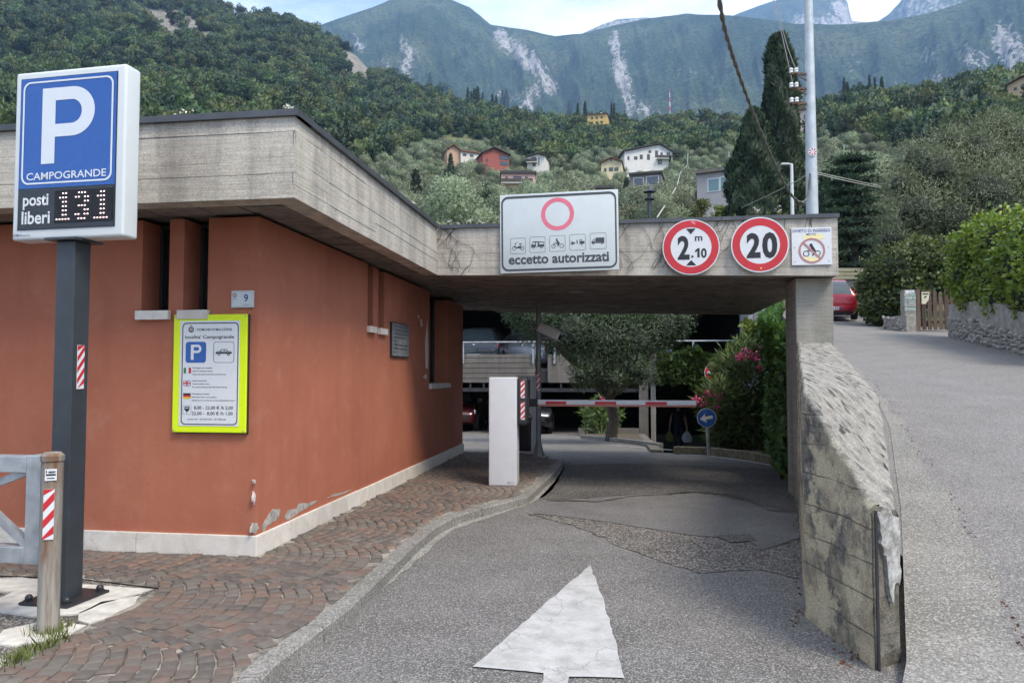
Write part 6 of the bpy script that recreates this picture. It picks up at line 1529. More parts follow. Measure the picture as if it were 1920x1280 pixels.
# --- woodland and olive groves on the hillside
def scatter(name, pts, scl, sources):
    me = bpy.data.meshes.new(name); me.from_pydata([tuple(p) for p in pts], [], [])
    at = me.attributes.new('scl', 'FLOAT', 'POINT'); at.data.foreach_set('value', np.asarray(scl, np.float32))
    at = me.attributes.new('turn', 'FLOAT', 'POINT'); at.data.foreach_set('value', (rng.random(len(pts))*6.283).astype(np.float32))
    o = obj(name, me); ng = bpy.data.node_groups.new(name, 'GeometryNodeTree')
    ng.interface.new_socket('Geometry', in_out='INPUT', socket_type='NodeSocketGeometry'); ng.interface.new_socket('Geometry', in_out='OUTPUT', socket_type='NodeSocketGeometry')
    N = ng.nodes.new; gi_, go_ = N('NodeGroupInput'), N('NodeGroupOutput'); ip = N('GeometryNodeInstanceOnPoints'); jn = N('GeometryNodeJoinGeometry')
    for s in sources:
        oi = N('GeometryNodeObjectInfo'); oi.inputs['Object'].default_value = s; oi.inputs['As Instance'].default_value = True
        ng.links.new(oi.outputs['Geometry'], jn.inputs[0])
    def na(nm):
        q = N('GeometryNodeInputNamedAttribute'); q.data_type = 'FLOAT'; q.inputs['Name'].default_value = nm; return q.outputs['Attribute']
    cx = N('ShaderNodeCombineXYZ'); ng.links.new(na('turn'), cx.inputs['Z'])
    ng.links.new(gi_.outputs[0], ip.inputs['Points']); ng.links.new(jn.outputs[0], ip.inputs['Instance']); ip.inputs['Pick Instance'].default_value = True
    ng.links.new(cx.outputs[0], ip.inputs['Rotation']); ng.links.new(na('scl'), ip.inputs['Scale']); ng.links.new(ip.outputs[0], go_.inputs[0])
    md = o.modifiers.new('scatter', 'NODES'); md.node_group = ng
    return tag(o, kind='stuff')
def src(name, me):
    return bpy.data.objects.new(name, me)
WSRC = [src('woodland_tree', tree_mesh('woodland_tree', 3.3, 5.6, .8, 460, .8, .5, M[['leaf_wood', 'leaf_wood2', 'leaf_wood3', 'leaf_wood', 'leaf_wood2', 'leaf_wood3'][i]], 60+i, 6, .72)) for i in range(6)]
OSRC_ME = [tree_mesh('olive_tree', 2.5, 3.6, .9, 1100, .36, .17, M['leaf_olive_far'], 80+i, 4, .75) for i in range(4)]
NEAR_OLIVE = [tree_mesh('olive_tree', 2.5, 3.6, 1.0, 4200, .22, .085, M['leaf_olive_far'], 90+i, 6, .7) for i in range(4)]
OSRC = [src('grove_olive', m_) for m_ in OSRC_ME]
def polar_pts(n, a0, a1, r0, rmaxf, seed):
    r2 = np.random.default_rng(seed); az = a0+(a1-a0)*r2.random(n); rm = rmaxf(az); r = np.sqrt(r0**2+(rm**2-r0**2)*r2.random(n))
    x, y = r*np.sin(az), r*np.cos(az); z = hill_z(x, y); return x, y, z, az, r, (z-EYE)/r
HOUSE_SPOTS = []                            # filled below: keep trees off the houses
def keep_clear(x, y):
    k = np.ones(len(x), bool)
    for hx, hy, hr, hd in HOUSE_SPOTS:
        r = math.hypot(hx, hy); ux, uy = hx/r, hy/r
        al = (x-hx)*ux+(y-hy)*uy; ac = -(x-hx)*uy+(y-hy)*ux
        k &= ~((np.abs(ac) < hr) & (al > -hd) & (al < hr+3))
    return k
NTH = ['first', 'second', 'third', 'fourth', 'fifth', 'sixth', 'seventh', 'eighth', 'ninth', 'tenth', 'eleventh', 'twelfth', 'thirteenth', 'fourteenth']
# ---------------------------------------------------------------- houses on the hillside
hz_f = lambda a, b: float(hill_z(a, b))
def hsite(x, y): return hit(x, y, hz_f, 40, 1500, 260)
def wallmat(n, c): return plain(n, c, .85, 0, .08, .8)
M['roof_tile'] = plain('roof_tiles', (.17, .085, .055), .9, 0, .25, 2.5); M['roof_dark'] = plain('dark_roof', (.05, .046, .044), .8, 0, .2, 2)
M['pane_far'] = plain('far_window_glass', (.05, .065, .075), .1, 0, .1, 2, 0, .8); M['pane_teal'] = plain('teal_glass', (.10, .20, .21), .08, 0, .1, 1, 0, .8)
M['shutter'] = plain('green_brown_shutters', (.06, .05, .035), .7)
def house(name, label, x0, x1, yb, ywall, colour, roof='gable', yr=None, rot=0, wins=(), depth=9., rmat='roof_tile', balcony=None, chim=True, gable_wall=True, cat='house', sink=9, lift=3.2, clear=0):
    """x0..x1 and ywall (eaves), yr (ridge), yb (foot) are where it shows in the photograph"""
    p = hit((x0+x1)/2, yb, lambda a, b: float(hill_z(a, b))+lift, 40, 1500, 260); D = p.dot(F0) if False else (p-CAM).dot(F0); k = D/FPX
    w_ = (x1-x0)*k; hE = (yb-ywall)*k; hR = (yb-(yr if yr else ywall))*k
    yaw = math.atan2(p.x, p.y)
    t = thing(name, label, cat, (p.x, p.y, p.z), -yaw+R_(rot)); HOUSE_SPOTS.append((p.x, p.y, w_*.56+2, clear or (8 if lift < 4 else 13)))
    MB().box(-w_/2, w_/2, 0, depth, -sink, hE).build('wall', wallmat(name+'_wall', colour), t)
    o_ = .05*w_
    rm = M[rmat]
    if roof == 'flat': MB().box(-w_/2-o_*.6, w_/2+o_*.6, -.5, depth+.4, hE, hE+max(.25, hR-hE)).build('roof', rm, t)
    elif roof == 'hip':
        MB().add([(-w_/2-o_, -.7, hE), (w_/2+o_, -.7, hE), (w_/2+o_, depth+.7, hE), (-w_/2-o_, depth+.7, hE), (-w_*.2, depth/2, hR), (w_*.2, depth/2, hR), (-w_/2-o_, -.7, hE-.2), (w_/2+o_, -.7, hE-.2), (w_/2+o_, depth+.7, hE-.2), (-w_/2-o_, depth+.7, hE-.2)],
                 [(0, 1, 5, 4), (1, 2, 5), (2, 3, 4, 5), (3, 0, 4), (6, 7, 1, 0), (7, 8, 2, 1), (8, 9, 3, 2), (9, 6, 0, 3), (9, 8, 7, 6)]).build('roof', rm, t)
    else:
        g = .5 if roof == 'gable' else roof; xr = -w_/2+w_*g
        MB().prism([(-w_/2+.02, hE-.1), (w_/2-.02, hE-.1), (xr, hR-.15)], .02, depth-.02, axis='y').build('gable', wallmat(name+'_gable', colour), t)
        th = .28
        for a0, a1 in (((-w_/2-o_, hE-(hR-hE)*o_/(w_*g)), (xr, hR)), ((xr, hR), (w_/2+o_, hE-(hR-hE)*o_/(w_*(1-g)+1e-3)))):
            MB().prism([a0, a1, (a1[0], a1[1]+th), (a0[0], a0[1]+th)], -.8, depth+.6, axis='y').build('roof', rm, t)
    for (u0, u1, v0, v1, kind) in wins:     # fractions of the wall's width and of the height from foot to eaves
        a0, a1, b0, b1 = -w_/2+u0*w_, -w_/2+u1*w_, v0*hE, v1*hE
        wn_ = MB().box(a0, a1, -.06, .02, b0, b1).build('window', M['shutter'] if kind == 's' else M['frame_dark'] if kind == 'd' else M['white'], t)
        e = min(.12, (a1-a0)*.15); MB().box(a0+e, a1-e, -.08, -.055, b0+e, b1-e).build('pane', M['pane_teal'] if kind == 't' else M['pane_far'], wn_)
    if balcony:
        u0, u1, v = balcony; MB().box(-w_/2+u0*w_, -w_/2+u1*w_, -1.3, -.01, v*hE-.15, v*hE).build('balcony_slab', M['white'], t)
        MB().box(-w_/2+u0*w_, -w_/2+u1*w_, -1.3, -1.24, v*hE+.0, v*hE+.9).build('balcony_rail', M['shutter'], t)
    if chim:
        MB().box(w_*.12, w_*.12+.8, depth*.4, depth*.4+.8, hE, hR+1.1).build('chimney', M['white'], t)
    return t, k, w_, hE
W3 = [(.18+.25*i, .30+.25*i, v, v+.2, 's') for i in range(3) for v in (.18, .58)]
house('yellow_house', 'square yellow house with hipped roof on the crest between the cypresses', 1101, 1138, 236, 213.5, (.58, .40, .13), 'hip', 210, -8, W3, 10, lift=6)
house('white_house', 'long white house with a broad gable and brown shutters on the olive slope', 1170, 1262, 308, 284, (.66, .64, .60), .74, 269, 14, [(.06, .10, .3, .6, 's'), (.2, .27, .35, .6, 's'), (.32, .38, .4, .75, 's'), (.47, .53, .35, .8, 's'), (.5, .56, .9, 1.1, 's'), (.64, .70, .55, 1.1, 's'), (.75, .8, .5, .95, 's'), (.88, .95, .5, .95, 's'), (.7, .78, .02, .35, 's')], 12, 'roof_dark', (.66, .98, .42))
house('cream_gabled_house', 'small cream house with a low gable below the long white house', 1127, 1166, 322, 304, (.62, .53, .33), 'gable', 296, -4, [(.14, .26, .05, .4, 's'), (.38, .58, .05, .45, 's'), (.64, .84, .05, .42, 's'), (.46, .52, 1.1, 1.3, 'd')], 9, 'roof_tile', None, False)
house('peach_house', 'peach coloured house end with a long white-eaved roof among olives', 838, 862, 294, 280, (.48, .31, .20), 'gable', 272, 10, [(.2, .4, .15, .5, 's')], 14, 'roof_tile', None, False)
house('peach_house_wing', 'low white-fronted wing with brown roof running on from the peach house', 863, 899, 296, 286, (.6, .56, .48), 'flat', 283, 20, [(.1, .3, .2, .7, 's'), (.5, .7, .2, .7, 's')], 8, 'roof_tile', None, False)
house('red_house', 'brick red house with white eaves line and a terrace opening', 904, 956, 310, 288, (.30, .085, .065), .42, 277, 16, [(.62, .98, .55, .9, 'd'), (.12, .2, .25, .5, 's'), (.66, .96, .05, .4, 's')], 10, 'roof_dark')
house('small_white_house', 'small white house on stilts with dark open balcony beside the red house', 988, 1022, 313, 293, (.66, .63, .56), .6, 288, -12, [(.25, .5, .45, .95, 'd'), (.62, .72, .1, .9, 'w'), (.3, .48, .05, .35, 'd')], 8, 'roof_dark', (.0, .6, .42), False)
house('pink_house', 'low pink house with long flat roof, shutters and a white terrace rail', 939, 1004, 349, 325, (.55, .36, .30), 'flat', 320.5, 2, [(.13, .20, .35, .75, 's'), (.36, .6, .35, .78, 's'), (.7, .78, .35, .75, 's')], 9, 'roof_dark', (.0, .92, .2), False)
house('modern_villa', 'modern dark grey villa with two large windows and a curved roof edge', 1181, 1240, 362, 326, (.16, .15, .145), 'flat', 322, -6, [(.12, .44, .38, .85, 'w'), (.52, .92, .38, .88, 'w'), (.66, .92, .0, .28, 'w')], 9, 'roof_dark', None, False, clear=34)
house('glass_villa', 'grey modern villa with a wide teal glass front under a rough stone band', 1307, 1374, 378, 322, (.34, .33, .33), 'flat', 315, -12, [(.30, .64, .34, .80, 't'), (.65, .99, .36, .82, 't')], 10, 'concrete_garage', None, False, clear=70)
house('cream_terrace_house', 'long low cream house on the crest beyond the dark cypresses', 1311, 1378, 236, 225, (.62, .54, .36), 'hip', 222, -4, [(.12+.17*i, .18+.17*i, .3, .7, 's') for i in range(5)], 9, 'roof_tile', None, False, lift=6)
house('pink_tall_house', 'tall pink house partly behind the big cypress', 1421, 1452, 236, 208, (.58, .42, .34), .4, 201, 18, [(.2, .35, .25, .5, 's'), (.6, .75, .25, .5, 's'), (.6, .75, .62, .85, 's')], 9, lift=6)
house('pale_villa', 'pale villa glimpsed between the big cypress and the utility pole', 1490, 1521, 232, 205, (.55, .45, .36), 'hip', 196, -10, [(.2, .32, .3, .6, 's'), (.55, .67, .3, .6, 's')], 9, lift=6)
house('ochre_house', 'ochre house at the top of the slope above the big olive tree', 1893, 1945, 172, 152, (.52, .38, .22), 'gable', 143, -14, [(.2, .3, .3, .6, 's'), (.45, .58, .4, .75, 's')], 10, lift=6)
house('white_cottage', 'small pale cottage below the ochre house', 1903, 1935, 204, 194, (.55, .5, .44), 'gable', 188, 8, [(.3, .5, .2, .6, 's')], 7, 'roof_tile', None, False, lift=5)
house('flat_roofed_house', 'pale house with a flat brown eaves rising behind the wide white sign', 1083, 1149, 385, 354, (.6, .57, .5), 'flat', 349, 3, [(.2, .3, .2, .6, 's')], 8, 'roof_dark', None, False)
house('ridge_hut', 'small stone hut on the crest of the wooded ridge', 444, 468, 32, 27, (.35, .3, .25), 'gable', 23.5, 5, [(.4, .6, .2, .7, 'd')], 6, 'roof_tile', None, False)
def far_wall(label, x0, x1, y0, y1, h, mt):
    a_, b_ = hsite(x0, y0), hsite(x1, y1); t = thing('terrace_wall', label, 'wall', tuple(a_)); d = b_-a_; k = (a_-CAM).dot(F0)/FPX
    MB().add([(0, 0, -2), (d.x, d.y, d.z-2), (d.x, d.y, d.z+h*k), (0, 0, h*k), (0, 1, -2), (d.x, d.y+1, d.z-2), (d.x, d.y+1, d.z+h*k), (0, 1, h*k)], [(0,1,2,3),(7,6,5,4),(3,2,6,7),(0,3,7,4),(1,5,6,2)]).build('masonry', mt, t)
    HOUSE_SPOTS.append(((a_.x+b_.x)/2, (a_.y+b_.y)/2, d.length*.5, 14))
far_wall('pale terrace wall under the group of cypresses on the wooded slope', 878, 906, 207, 211, 5, M['concrete_garage'])
far_wall('pale terrace wall below the right group of cypresses on the wooded slope', 918, 940, 212, 214, 5, M['concrete_garage'])
# --- woods as a mass, the nearest olives one by one
x, y, z, az, r, e = polar_pts(26000, R_(-52), R_(40), 95, ridge_r, 3)
rock = rock_mask(az, e)+(fbm(x*.03, y*.03+z*.05, 4)-.5)*.9-.35
sel = (e > wood_e(az)-.004+.012*(rng.random(len(x))-.5)) & (rock < .12+.1*rng.random(len(x))) & keep_clear(x, y) & (r < ridge_r(az)-3)
dens = np.clip(.55+.0*r, 0, 1); sel &= rng.random(len(x)) < np.where(r > 500, .75, .62)
pts = np.stack([x, y, z-.4], 1)[sel]; sc_ = (.5+1.25*rng.random(sel.sum())**2.0)*np.where(r[sel] > 500, 1.15, 1.)
scatter('woodland', pts, sc_, WSRC)
x, y, z, az, r, e = polar_pts(9600, R_(-50), R_(36), 48, lambda a: np.minimum(ridge_r(a), 330), 4)
sel = (e < wood_e(az)+.004) & keep_clear(x, y) & (rng.random(len(x)) < .62)
x, y, z, r = x[sel], y[sel], z[sel], r[sel]
# thin out so that crowns only just touch
order = np.argsort(r); cell = {}; keep = []
for i in order:
    c = (int(x[i]//4.1), int(y[i]//4.1))
    if c in cell: continue
    cell[c] = 1; keep.append(i)
keep = np.array(keep); az = np.arctan2(x[keep], y[keep]); infr = (az > R_(-34)) & (az < R_(27)) 
big = keep[infr][:240]; rest = np.array([i for i in keep if i not in set(big.tolist())])
for i in big:
    s = .7+.6*rng.random()
    tag(obj('olive_tree', (NEAR_OLIVE if math.hypot(x[i], y[i]) < 125 else OSRC_ME)[i % 4], None, (x[i], y[i], z[i]-.25), (0, 0, rng.random()*6.28), (s*(.9+.25*rng.random()), s, s*(.85+.4*rng.random()))),
        'rounded grey-green olive tree on the slope below the houses', 'tree', 'olive trees on the hillside')
scatter('olive_grove', np.stack([x, y, z-.2], 1)[rest], .7+.55*rng.random(len(rest)), OSRC)
# --- single trees that stand out
CYP = [cypress_mesh('cypress_tree', 1.0, 10, 900, .75, .32, M['leaf_cypress'], 5+i) for i in range(3)]
def far_cypress(x_, yt, yb, wpx, label, group, i=0):
    lf = 5. if group else 1.; p = hit(x_, yb, lambda a, b: float(hill_z(a, b))+lf, 40, 1500, 260); k = (p-CAM).dot(F0)/FPX; h = (yb-yt)*k+lf+1; rr_ = wpx*k/2
    tag(obj('cypress_tree', CYP[i % 3], None, (p.x, p.y, p.z-lf-1), (0, 0, i*1.3), (rr_, rr_, h/10)), label, 'tree', group)
gA = 'cypresses above the terrace wall'; gB = 'cypresses around the yellow house'; gC = 'cypresses on the crest beyond the utility pole'
for i, (a, b, c, w_) in enumerate([(877, 166, 203, 8), (884, 173, 202, 7), (889, 168, 203, 8), (895.5, 164, 204, 11), (905, 175, 203, 6), (923, 178, 207, 8), (930.5, 178, 207, 7), (942, 169, 200, 7), (949, 168, 199, 9)]):
    far_cypress(a, b, c, w_, 'dark cypress above the terrace walls, %s from the lone cypress' % NTH[i], gA, i)
for i, (a, b, c, w_) in enumerate([(1068, 191, 224, 10), (1083.5, 195, 227, 7), (1097, 192, 227, 8), (1147, 194, 230, 6), (1151.5, 195, 230, 7)]):
    far_cypress(a, b, c, w_, ('slender cypress beside the yellow house, %s on its lone-cypress side' % NTH[i] if i < 3 else 'slender cypress beyond the yellow house, %s from it' % NTH[i-3]), gB, i)
for i, (a, b, c, w_) in enumerate([(1583.5, 149, 197, 9), (1590, 157, 197, 9), (1612, 156, 190, 9), (1618.5, 164, 190, 7), (1625, 163, 192, 9), (1631, 142, 192, 8), (1641, 147, 192, 7), (1654, 146, 192, 10), (1688, 176, 202, 7)]):
    far_cypress(a, b, c, w_, 'tall crest cypress, %s from the utility pole' % NTH[i], gC, i)
far_cypress(806, 138, 167, 7, 'lone cypress standing on the edge of the wooded ridge', None, 1)
far_cypress(836, 322, 418, 17, 'tall slim cypress rising in the middle of the olive slope', None, 2)
far_cypress(779, 322, 395, 26, 'dark broad conifer among the olives above the roof edge', None, 0)
far_cypress(1257, 293, 318, 7, 'small cypress at the corner of the long white house', None, 1)
far_cypress(1175, 336, 392, 16, 'cypress in front of the modern grey villa', None, 2); far_cypress(1193, 332, 378, 15, 'shorter cypress beside the one before the modern grey villa', None, 0)
far_cypress(845, 292, 350, 15, 'dark purple-green conifer below the peach house', None, 1)
def site_tree(name, label, x_, yb, wpx, hpx, me_fn, group=None, fallback=None):
    p = hsite(x_, yb); k = (p-CAM).dot(F0)/FPX; return p, wpx*k, hpx*k
def broad(name, label, x_, yt, yb, wpx, leaf, L_, n, seed, trunk=.15):
    p = hsite(x_, yb); k = (p-CAM).dot(F0)/FPX; R = wpx*k/2; H = (yb-yt)*k
    t = thing(name, label, 'tree', (p.x, p.y, p.z-.2))
    bl = crown_blobs(R, H*(1-trunk), 11, seed, H*trunk); q, d = blob_pts(bl, n, .5, .9)
    leaf_cloud('crown', q, L_*k*14, L_*k*8, leaf, t, dirs=d*.8)
    MB().tube([(0, 0, -.5), (.1, 0, H*.2), (0, .1, H*.6)], [.06*R, .05*R, .02*R], 6).build('trunk', M['bark'], t, smooth=True)
broad('round_tree', 'round dark tree on the ridge beside the lone cypress', 832, 148, 185, 26, M['leaf_wood2'], .28, 500, 1)
broad('leaning_pine', 'dark pine silhouetted on the crest near the stone hut', 487, 19, 36, 16, M['leaf_wood2'], .22, 260, 2, .4)
broad('leaning_pine', 'second dark pine on the crest, further down the skyline', 503, 22, 40, 20, M['leaf_wood2'], .22, 260, 3, .35)
broad('dark_conifer', 'dark spreading conifer just above the roof edge beside the white sign', 905, 352, 432, 84, M['leaf_cedar'], .3, 3800, 4, .05)
broad('dark_conifer', 'dark pointed conifer behind the dry brown shrub', 918, 330, 400, 34, M['leaf_cedar'], .3, 1500, 5, .05)
broad('yellow_shrub', 'yellow-green shrub above the beam beside the conical cypress', 1308, 362, 428, 46, M['leaf_yellow'], .3, 2200, 6, .02)
broad('yellow_shrub', 'smaller yellow shrub touching the foot of the conical cypress', 1352, 370, 428, 34, M['leaf_yellow'], .3, 1600, 7, .02)
broad('grey_olive_bush', 'grey-green olive bush behind the lantern', 1255, 352, 424, 56, M['leaf_olive_far'], .28, 2400, 8, .05)
broad('grey_olive_bush', 'low grey olive bush just above the beam near the white sign edge', 1195, 382, 430, 50, M['leaf_olive_far'], .28, 2200, 9, .02)
broad('grey_olive_bush', 'pale olive tree between slim cypress and dark conifer', 817, 350, 410, 30, M['leaf_olive_far'], .28, 1200, 10, .1)
broad('reddish_shrub', 'brown and green shrub left of the dark spreading conifer', 868, 360, 425, 44, leafmat('rusty_leaves', (.07, .06, .025), (.12, .11, .04), (.2, .11, .05)), .28, 1600, 11, .05)
# poles, mast and wires on the hillside
def hill_pole(label, x_, yt, yb, wpx=2.2):
    p = hsite(x_, yb); k = (p-CAM).dot(F0)/FPX; h = (yb-yt)*k; t = thing('utility_pole', label, 'utility pole', (p.x, p.y, p.z-.5))
    MB().tube([(0, 0, 0), (0, 0, h+.5)], [wpx*k*.5, wpx*k*.32], 6).build('shaft', M['pole_pale'], t); MB().box(-1.2*wpx*k*.6, 1.2*wpx*k*.6, -.06, .06, h*.9, h*.9+.12).build('crossarm', M['rust'], t); return p+Vector((0, 0, h))
tops = [hill_pole('pale pole on the slope under the yellow house', 1070, 230, 252), hill_pole('short pole above the long white house', 1133, 249, 264), hill_pole('pole against the dark woods beyond the white house', 1303, 270, 288),
        hill_pole('pole with a sagging cable on the olive slope', 1290, 287, 316), hill_pole('pole lower down the olive slope, below the sagging cable', 1277, 321, 352), hill_pole('thin pole among olives at the conical cypress', 1367, 284, 318), hill_pole('thin pole on the olive terraces beyond the utility pole', 1583, 270, 300)]
p = hsite(1256, 214); k = (p-CAM).dot(F0)/FPX; mst = thing('radio_mast', 'thin red and white radio mast above the dark treetops', 'radio mast', (p.x, p.y, p.z-1))
for j in range(5): MB().tube([(0, 0, j*9*k+k*6), (0, 0, (j+1)*9*k+k*6)], (1.3-.2*j)*k, 6).build('band', M['white'] if j % 2 else M['red'], mst)
MB().tube([(0, 0, 0), (0, 0, k*6.2)], 1.5*k, 6).build('foot', M['steel'], mst)
def cable(name, label, pts, r, mt, twist=False):
    pts = [Vector(p) for p in pts]; n = 60; out = []
    m_ = len(pts)                           # Catmull-Rom through the points
    for i in range(m_-1):
        a_, b_, c_, d_ = pts[max(0, i-1)], pts[i], pts[i+1], pts[min(m_-1, i+2)]
        for q in range(8):
            t = q/8; out.append(.5*((2*b_)+(c_-a_)*t+(2*a_-5*b_+4*c_-d_)*t*t+(3*b_-a_-3*c_+d_)*t**3))
    out.append(pts[-1]); mb = MB()
    if twist:
        fine = along(out, 420); 
        for s_ in (0, math.pi):
            q = []
            for i, p_ in enumerate(fine):
                d = (fine[min(i+1, 419)]-fine[max(i-1, 0)]).normalized(); a_ = d.cross(Vector((.97, .2, .1))).normalized(); b_ = d.cross(a_); th = i*.33+s_; q.append(p_+(a_*math.cos(th)+b_*math.sin(th))*r*.5)
            mb.tube(q, r*.6, 7)
    else: mb.tube(out, r, 5)
    o = mb.build(name, mt, None, smooth=True); return tag(o, label, 'cable')
M['cable_pale'] = plain('pale_cable', (.38, .38, .34), .7); M['cable_dark'] = plain('twisted_cable', (.15, .145, .13), .7, 0, .2, 20)
cable('hill_cable', 'pale cable sagging down the olive slope from pole to pole', [tops[3], dep(1288, 310, (tops[3]-CAM).dot(F0)*.93), tops[4], dep(1270, 345, 90), dep(1255, 372, 70), dep(1232, 408, 50)], .06, M['cable_pale'])
cable('hill_cable', 'thin cable dropping from the short pole to the long white house', [tops[1], dep(1142, 268, (tops[1]-CAM).dot(F0)*.9), dep(1163, 285, (tops[1]-CAM).dot(F0)*.82)], .08, M['cable_pale'])
cable('hill_cable', 'thin cable swinging across the olives towards the conical cypress', [tops[2], dep(1330, 283, (tops[2]-CAM).dot(F0)*.9), dep(1367, 272, 140)], .06, M['cable_pale'])
# ---------------------------------------------------------------- nearer trees, poles, hedges, walls
def big_cypress(name, label, x_, yt, yb, wpx, D, n, leaf, seed, pointy, L_=.34):
    p = dep(x_, yb, D); k = D/FPX; zt_ = dep(x_, yt, D).z; zg = float(hill_z(p.x, p.y)); zg = min(zg, p.z)
    t = thing(name, label, 'tree', (p.x, p.y, zg-.1)); H = zt_-zg
    me = cypress_mesh('crown', wpx*k/2, H, n, L_, L_*.36, leaf, seed, pointy); obj('crown', me, t)
    MB().tube([(0, 0, -.3), (0, 0, H*.4)], .22, 8).build('trunk', M['bark'], t)
big_cypress('tall_cypress', 'towering dark cypress beside the grey utility pole', 1466, 66, 420, 66, 52, 26000, M['leaf_cypress'], 3, .30)
big_cypress('conical_cypress', 'broad conical cypress in front of the towering one', 1416, 205, 425, 118, 48, 22000, M['leaf_cypress'], 8, .62)
big_cypress('slim_cypress', 'slim dark cypress behind the utility pole, next to the cedar', 1549, 325, 440, 26, 46, 5000, M['leaf_cypress'], 9, .5)
# cedar with layered boughs
p = dep(1600, 470, 42); zt_ = dep(1600, 268, 42).z; zg = 4.5; ce = thing('cedar_tree', 'dark cedar with layered horizontal boughs beyond the end of the beam', 'tree', (p.x, p.y, zg)); H = zt_-zg
P_, D_ = [], []; mb = MB().tube([(0, 0, -.5), (.1, 0, H*.5), (0, 0, H)], [.3, .2, .04], 8)
for k in range(15):
    z = H*(.05+.92*k/15); R = 2.6*(1-k/16)**.75+.3
    for j in range(7):
        a_ = j*.9+k*2.4+rng.random()*.5; L_ = R*(.7+.5*rng.random()); u = np.array([math.cos(a_), math.sin(a_)])
        mb.tube([(0, 0, z), (u[0]*L_*.5, u[1]*L_*.5, z+.1), (u[0]*L_, u[1]*L_, z-.12)], [.05, .035, .01], 4)
        n = 150; t = rng.random(n)**.6; q = np.stack([u[0]*L_*t, u[1]*L_*t, z+.1*t-.25*t*t+.03*rng.normal(size=n)], 1); q[:, :2] += rng.normal(size=(n, 2))*.22*(.4+t)[:, None]
        P_.append(q); D_.append(np.tile([u[0], u[1], -.1], (n, 1)))
mb.build('trunk', M['bark'], ce); leaf_cloud('needles', np.concatenate(P_), .24, .10, M['leaf_cedar'], ce, dirs=np.concatenate(D_)*.7)
M['inner_dark'] = plain('shade_core', (.02, .026, .015), .95)
# big olive tree beside the ramp
def olive(name, label, base, blobs, n, L_, leaf, trunk, group=None):
    t = thing(name, label, 'tree', base, group=group); b = Vector(base)
    bl = [(q.x-b.x, q.y-b.y, q.z-b.z, r) for q, r in blobs]; p_, d = blob_pts(bl, n, .45)
    leaf_cloud('crown', p_, L_, L_*.26, leaf, t, dirs=d*1.1+np.array([0, 0, .35]), soft=.72)
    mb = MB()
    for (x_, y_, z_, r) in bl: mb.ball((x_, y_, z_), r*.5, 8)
    mb.build('shade_core', M['inner_dark'], t)  # added dark balls that stop light passing through the crown
    # thin shoots standing out of the crown
    mb = MB()
    for (x_, y_, z_, r) in bl:
        mb.tube([(0, 0, trunk), (x_*.5, y_*.5, (trunk+z_)*.5), (x_, y_, z_)], [.10, .06, .02], 5)
    mb.tube([(0, 0, -.2), (.12, .05, trunk*.5), (-.02, .0, trunk+.1)], [.16, .13, .11] if trunk < 1.3 else [.24, .19, .15], 9).build('trunk', M['bark'], t, smooth=True)
    pp_, dd_ = blob_pts(bl, n//14, .9); sh = []
    for j in range(0, len(pp_), 6):
        if dd_[j][2] < -.2: continue
        for q in range(9): sh.append(pp_[j]+(dd_[j]*.6+np.array([0, 0, .6]))*q*.065*L_/.12)
    leaf_cloud('shoots', np.array(sh), L_*1.05, L_*.26, leaf, t, dirs=np.tile([0, 0, .7], (len(sh), 1))); return t
ob = dep(1800, 560, 29); ob.z = float(zramp(ob.x, ob.y))
olive('big_olive_tree', 'huge silvery olive tree overhanging the hedges beside the ramp', tuple(ob),
      [(dep(a, b_, D), r*D/FPX) for a, b_, r, D in [(1720, 400, 68, 28), (1760, 330, 75, 29), (1830, 290, 72, 30), (1900, 270, 62, 31), (1850, 370, 90, 28), (1940, 350, 90, 29), (1690, 350, 42, 29), (1790, 420, 75, 28), (1900, 430, 80, 28), (1675, 450, 42, 28), (1720, 300, 45, 30), (1780, 265, 34, 30), (1870, 235, 34, 31), (1990, 290, 80, 31), (2010, 400, 90, 29)]], 62000, .125, M['leaf_olive'], 1.6)
# courtyard olive behind the boom
ob = hz_(1142, 806); ob = onY(1142, 800, 18.6); ob.z = float(zlow(ob.x, ob.y))
olive('courtyard_olive_tree', 'courtyard olive tree in front of the garage, trunk behind the barrier boom', tuple(ob),
      [(dep(a, b_, D), r*D/FPX) for a, b_, r, D in [(1010, 600, 50, 17), (1075, 620, 62, 16.6), (1130, 640, 66, 16.6), (1190, 640, 62, 16.8), (1240, 610, 52, 17), (1150, 575, 80, 17), (1060, 570, 70, 17.4), (1240, 560, 60, 17.4), (1110, 690, 36, 16.4), (1180, 690, 38, 16.5), (1090, 705, 26, 16.2), (1205, 700, 28, 16.3), (1150, 712, 24, 16.2), (975, 585, 34, 17), (1280, 600, 26, 17)]], 42000, .078, M['leaf_olive_dark'], 1.1)
# oleanders
def oleander(name, label, base, blobs, n, L_, flowers, stems=9):
    t = thing(name, label, 'shrub', base); b = Vector(base)
    bl = [(q.x-b.x, q.y-b.y, q.z-b.z, r) for q, r in blobs]; p_, d = blob_pts(bl, n, .4)
    leaf_cloud('foliage', p_, L_, L_*.2, M['leaf_oleander'], t, dirs=d*1.2+np.array([0, 0, .35]), spread=.7)
    mb = MB()
    for (x_, y_, z_, r) in bl: mb.tube([(x_*.15, y_*.15, 0), (x_*.6, y_*.6, z_*.5), (x_, y_, z_)], [.018, .014, .008], 5)
    mb.build('stems', M['stem'], t)
    for q, r in flowers:
        f = q-b; n_ = 46; u = rng.normal(size=(n_, 3)); u /= np.linalg.norm(u, axis=1, keepdims=True)
        leaf_cloud('flower_cluster', np.array(f)+u*r*(.4+.6*rng.random((n_, 1)))*1.05, .042, .04, M['petal'], t, dirs=u)
ob = hz_(1390, 850); D1 = ob.dot(F0)+.5; ob.y += .5; ob.z = 0
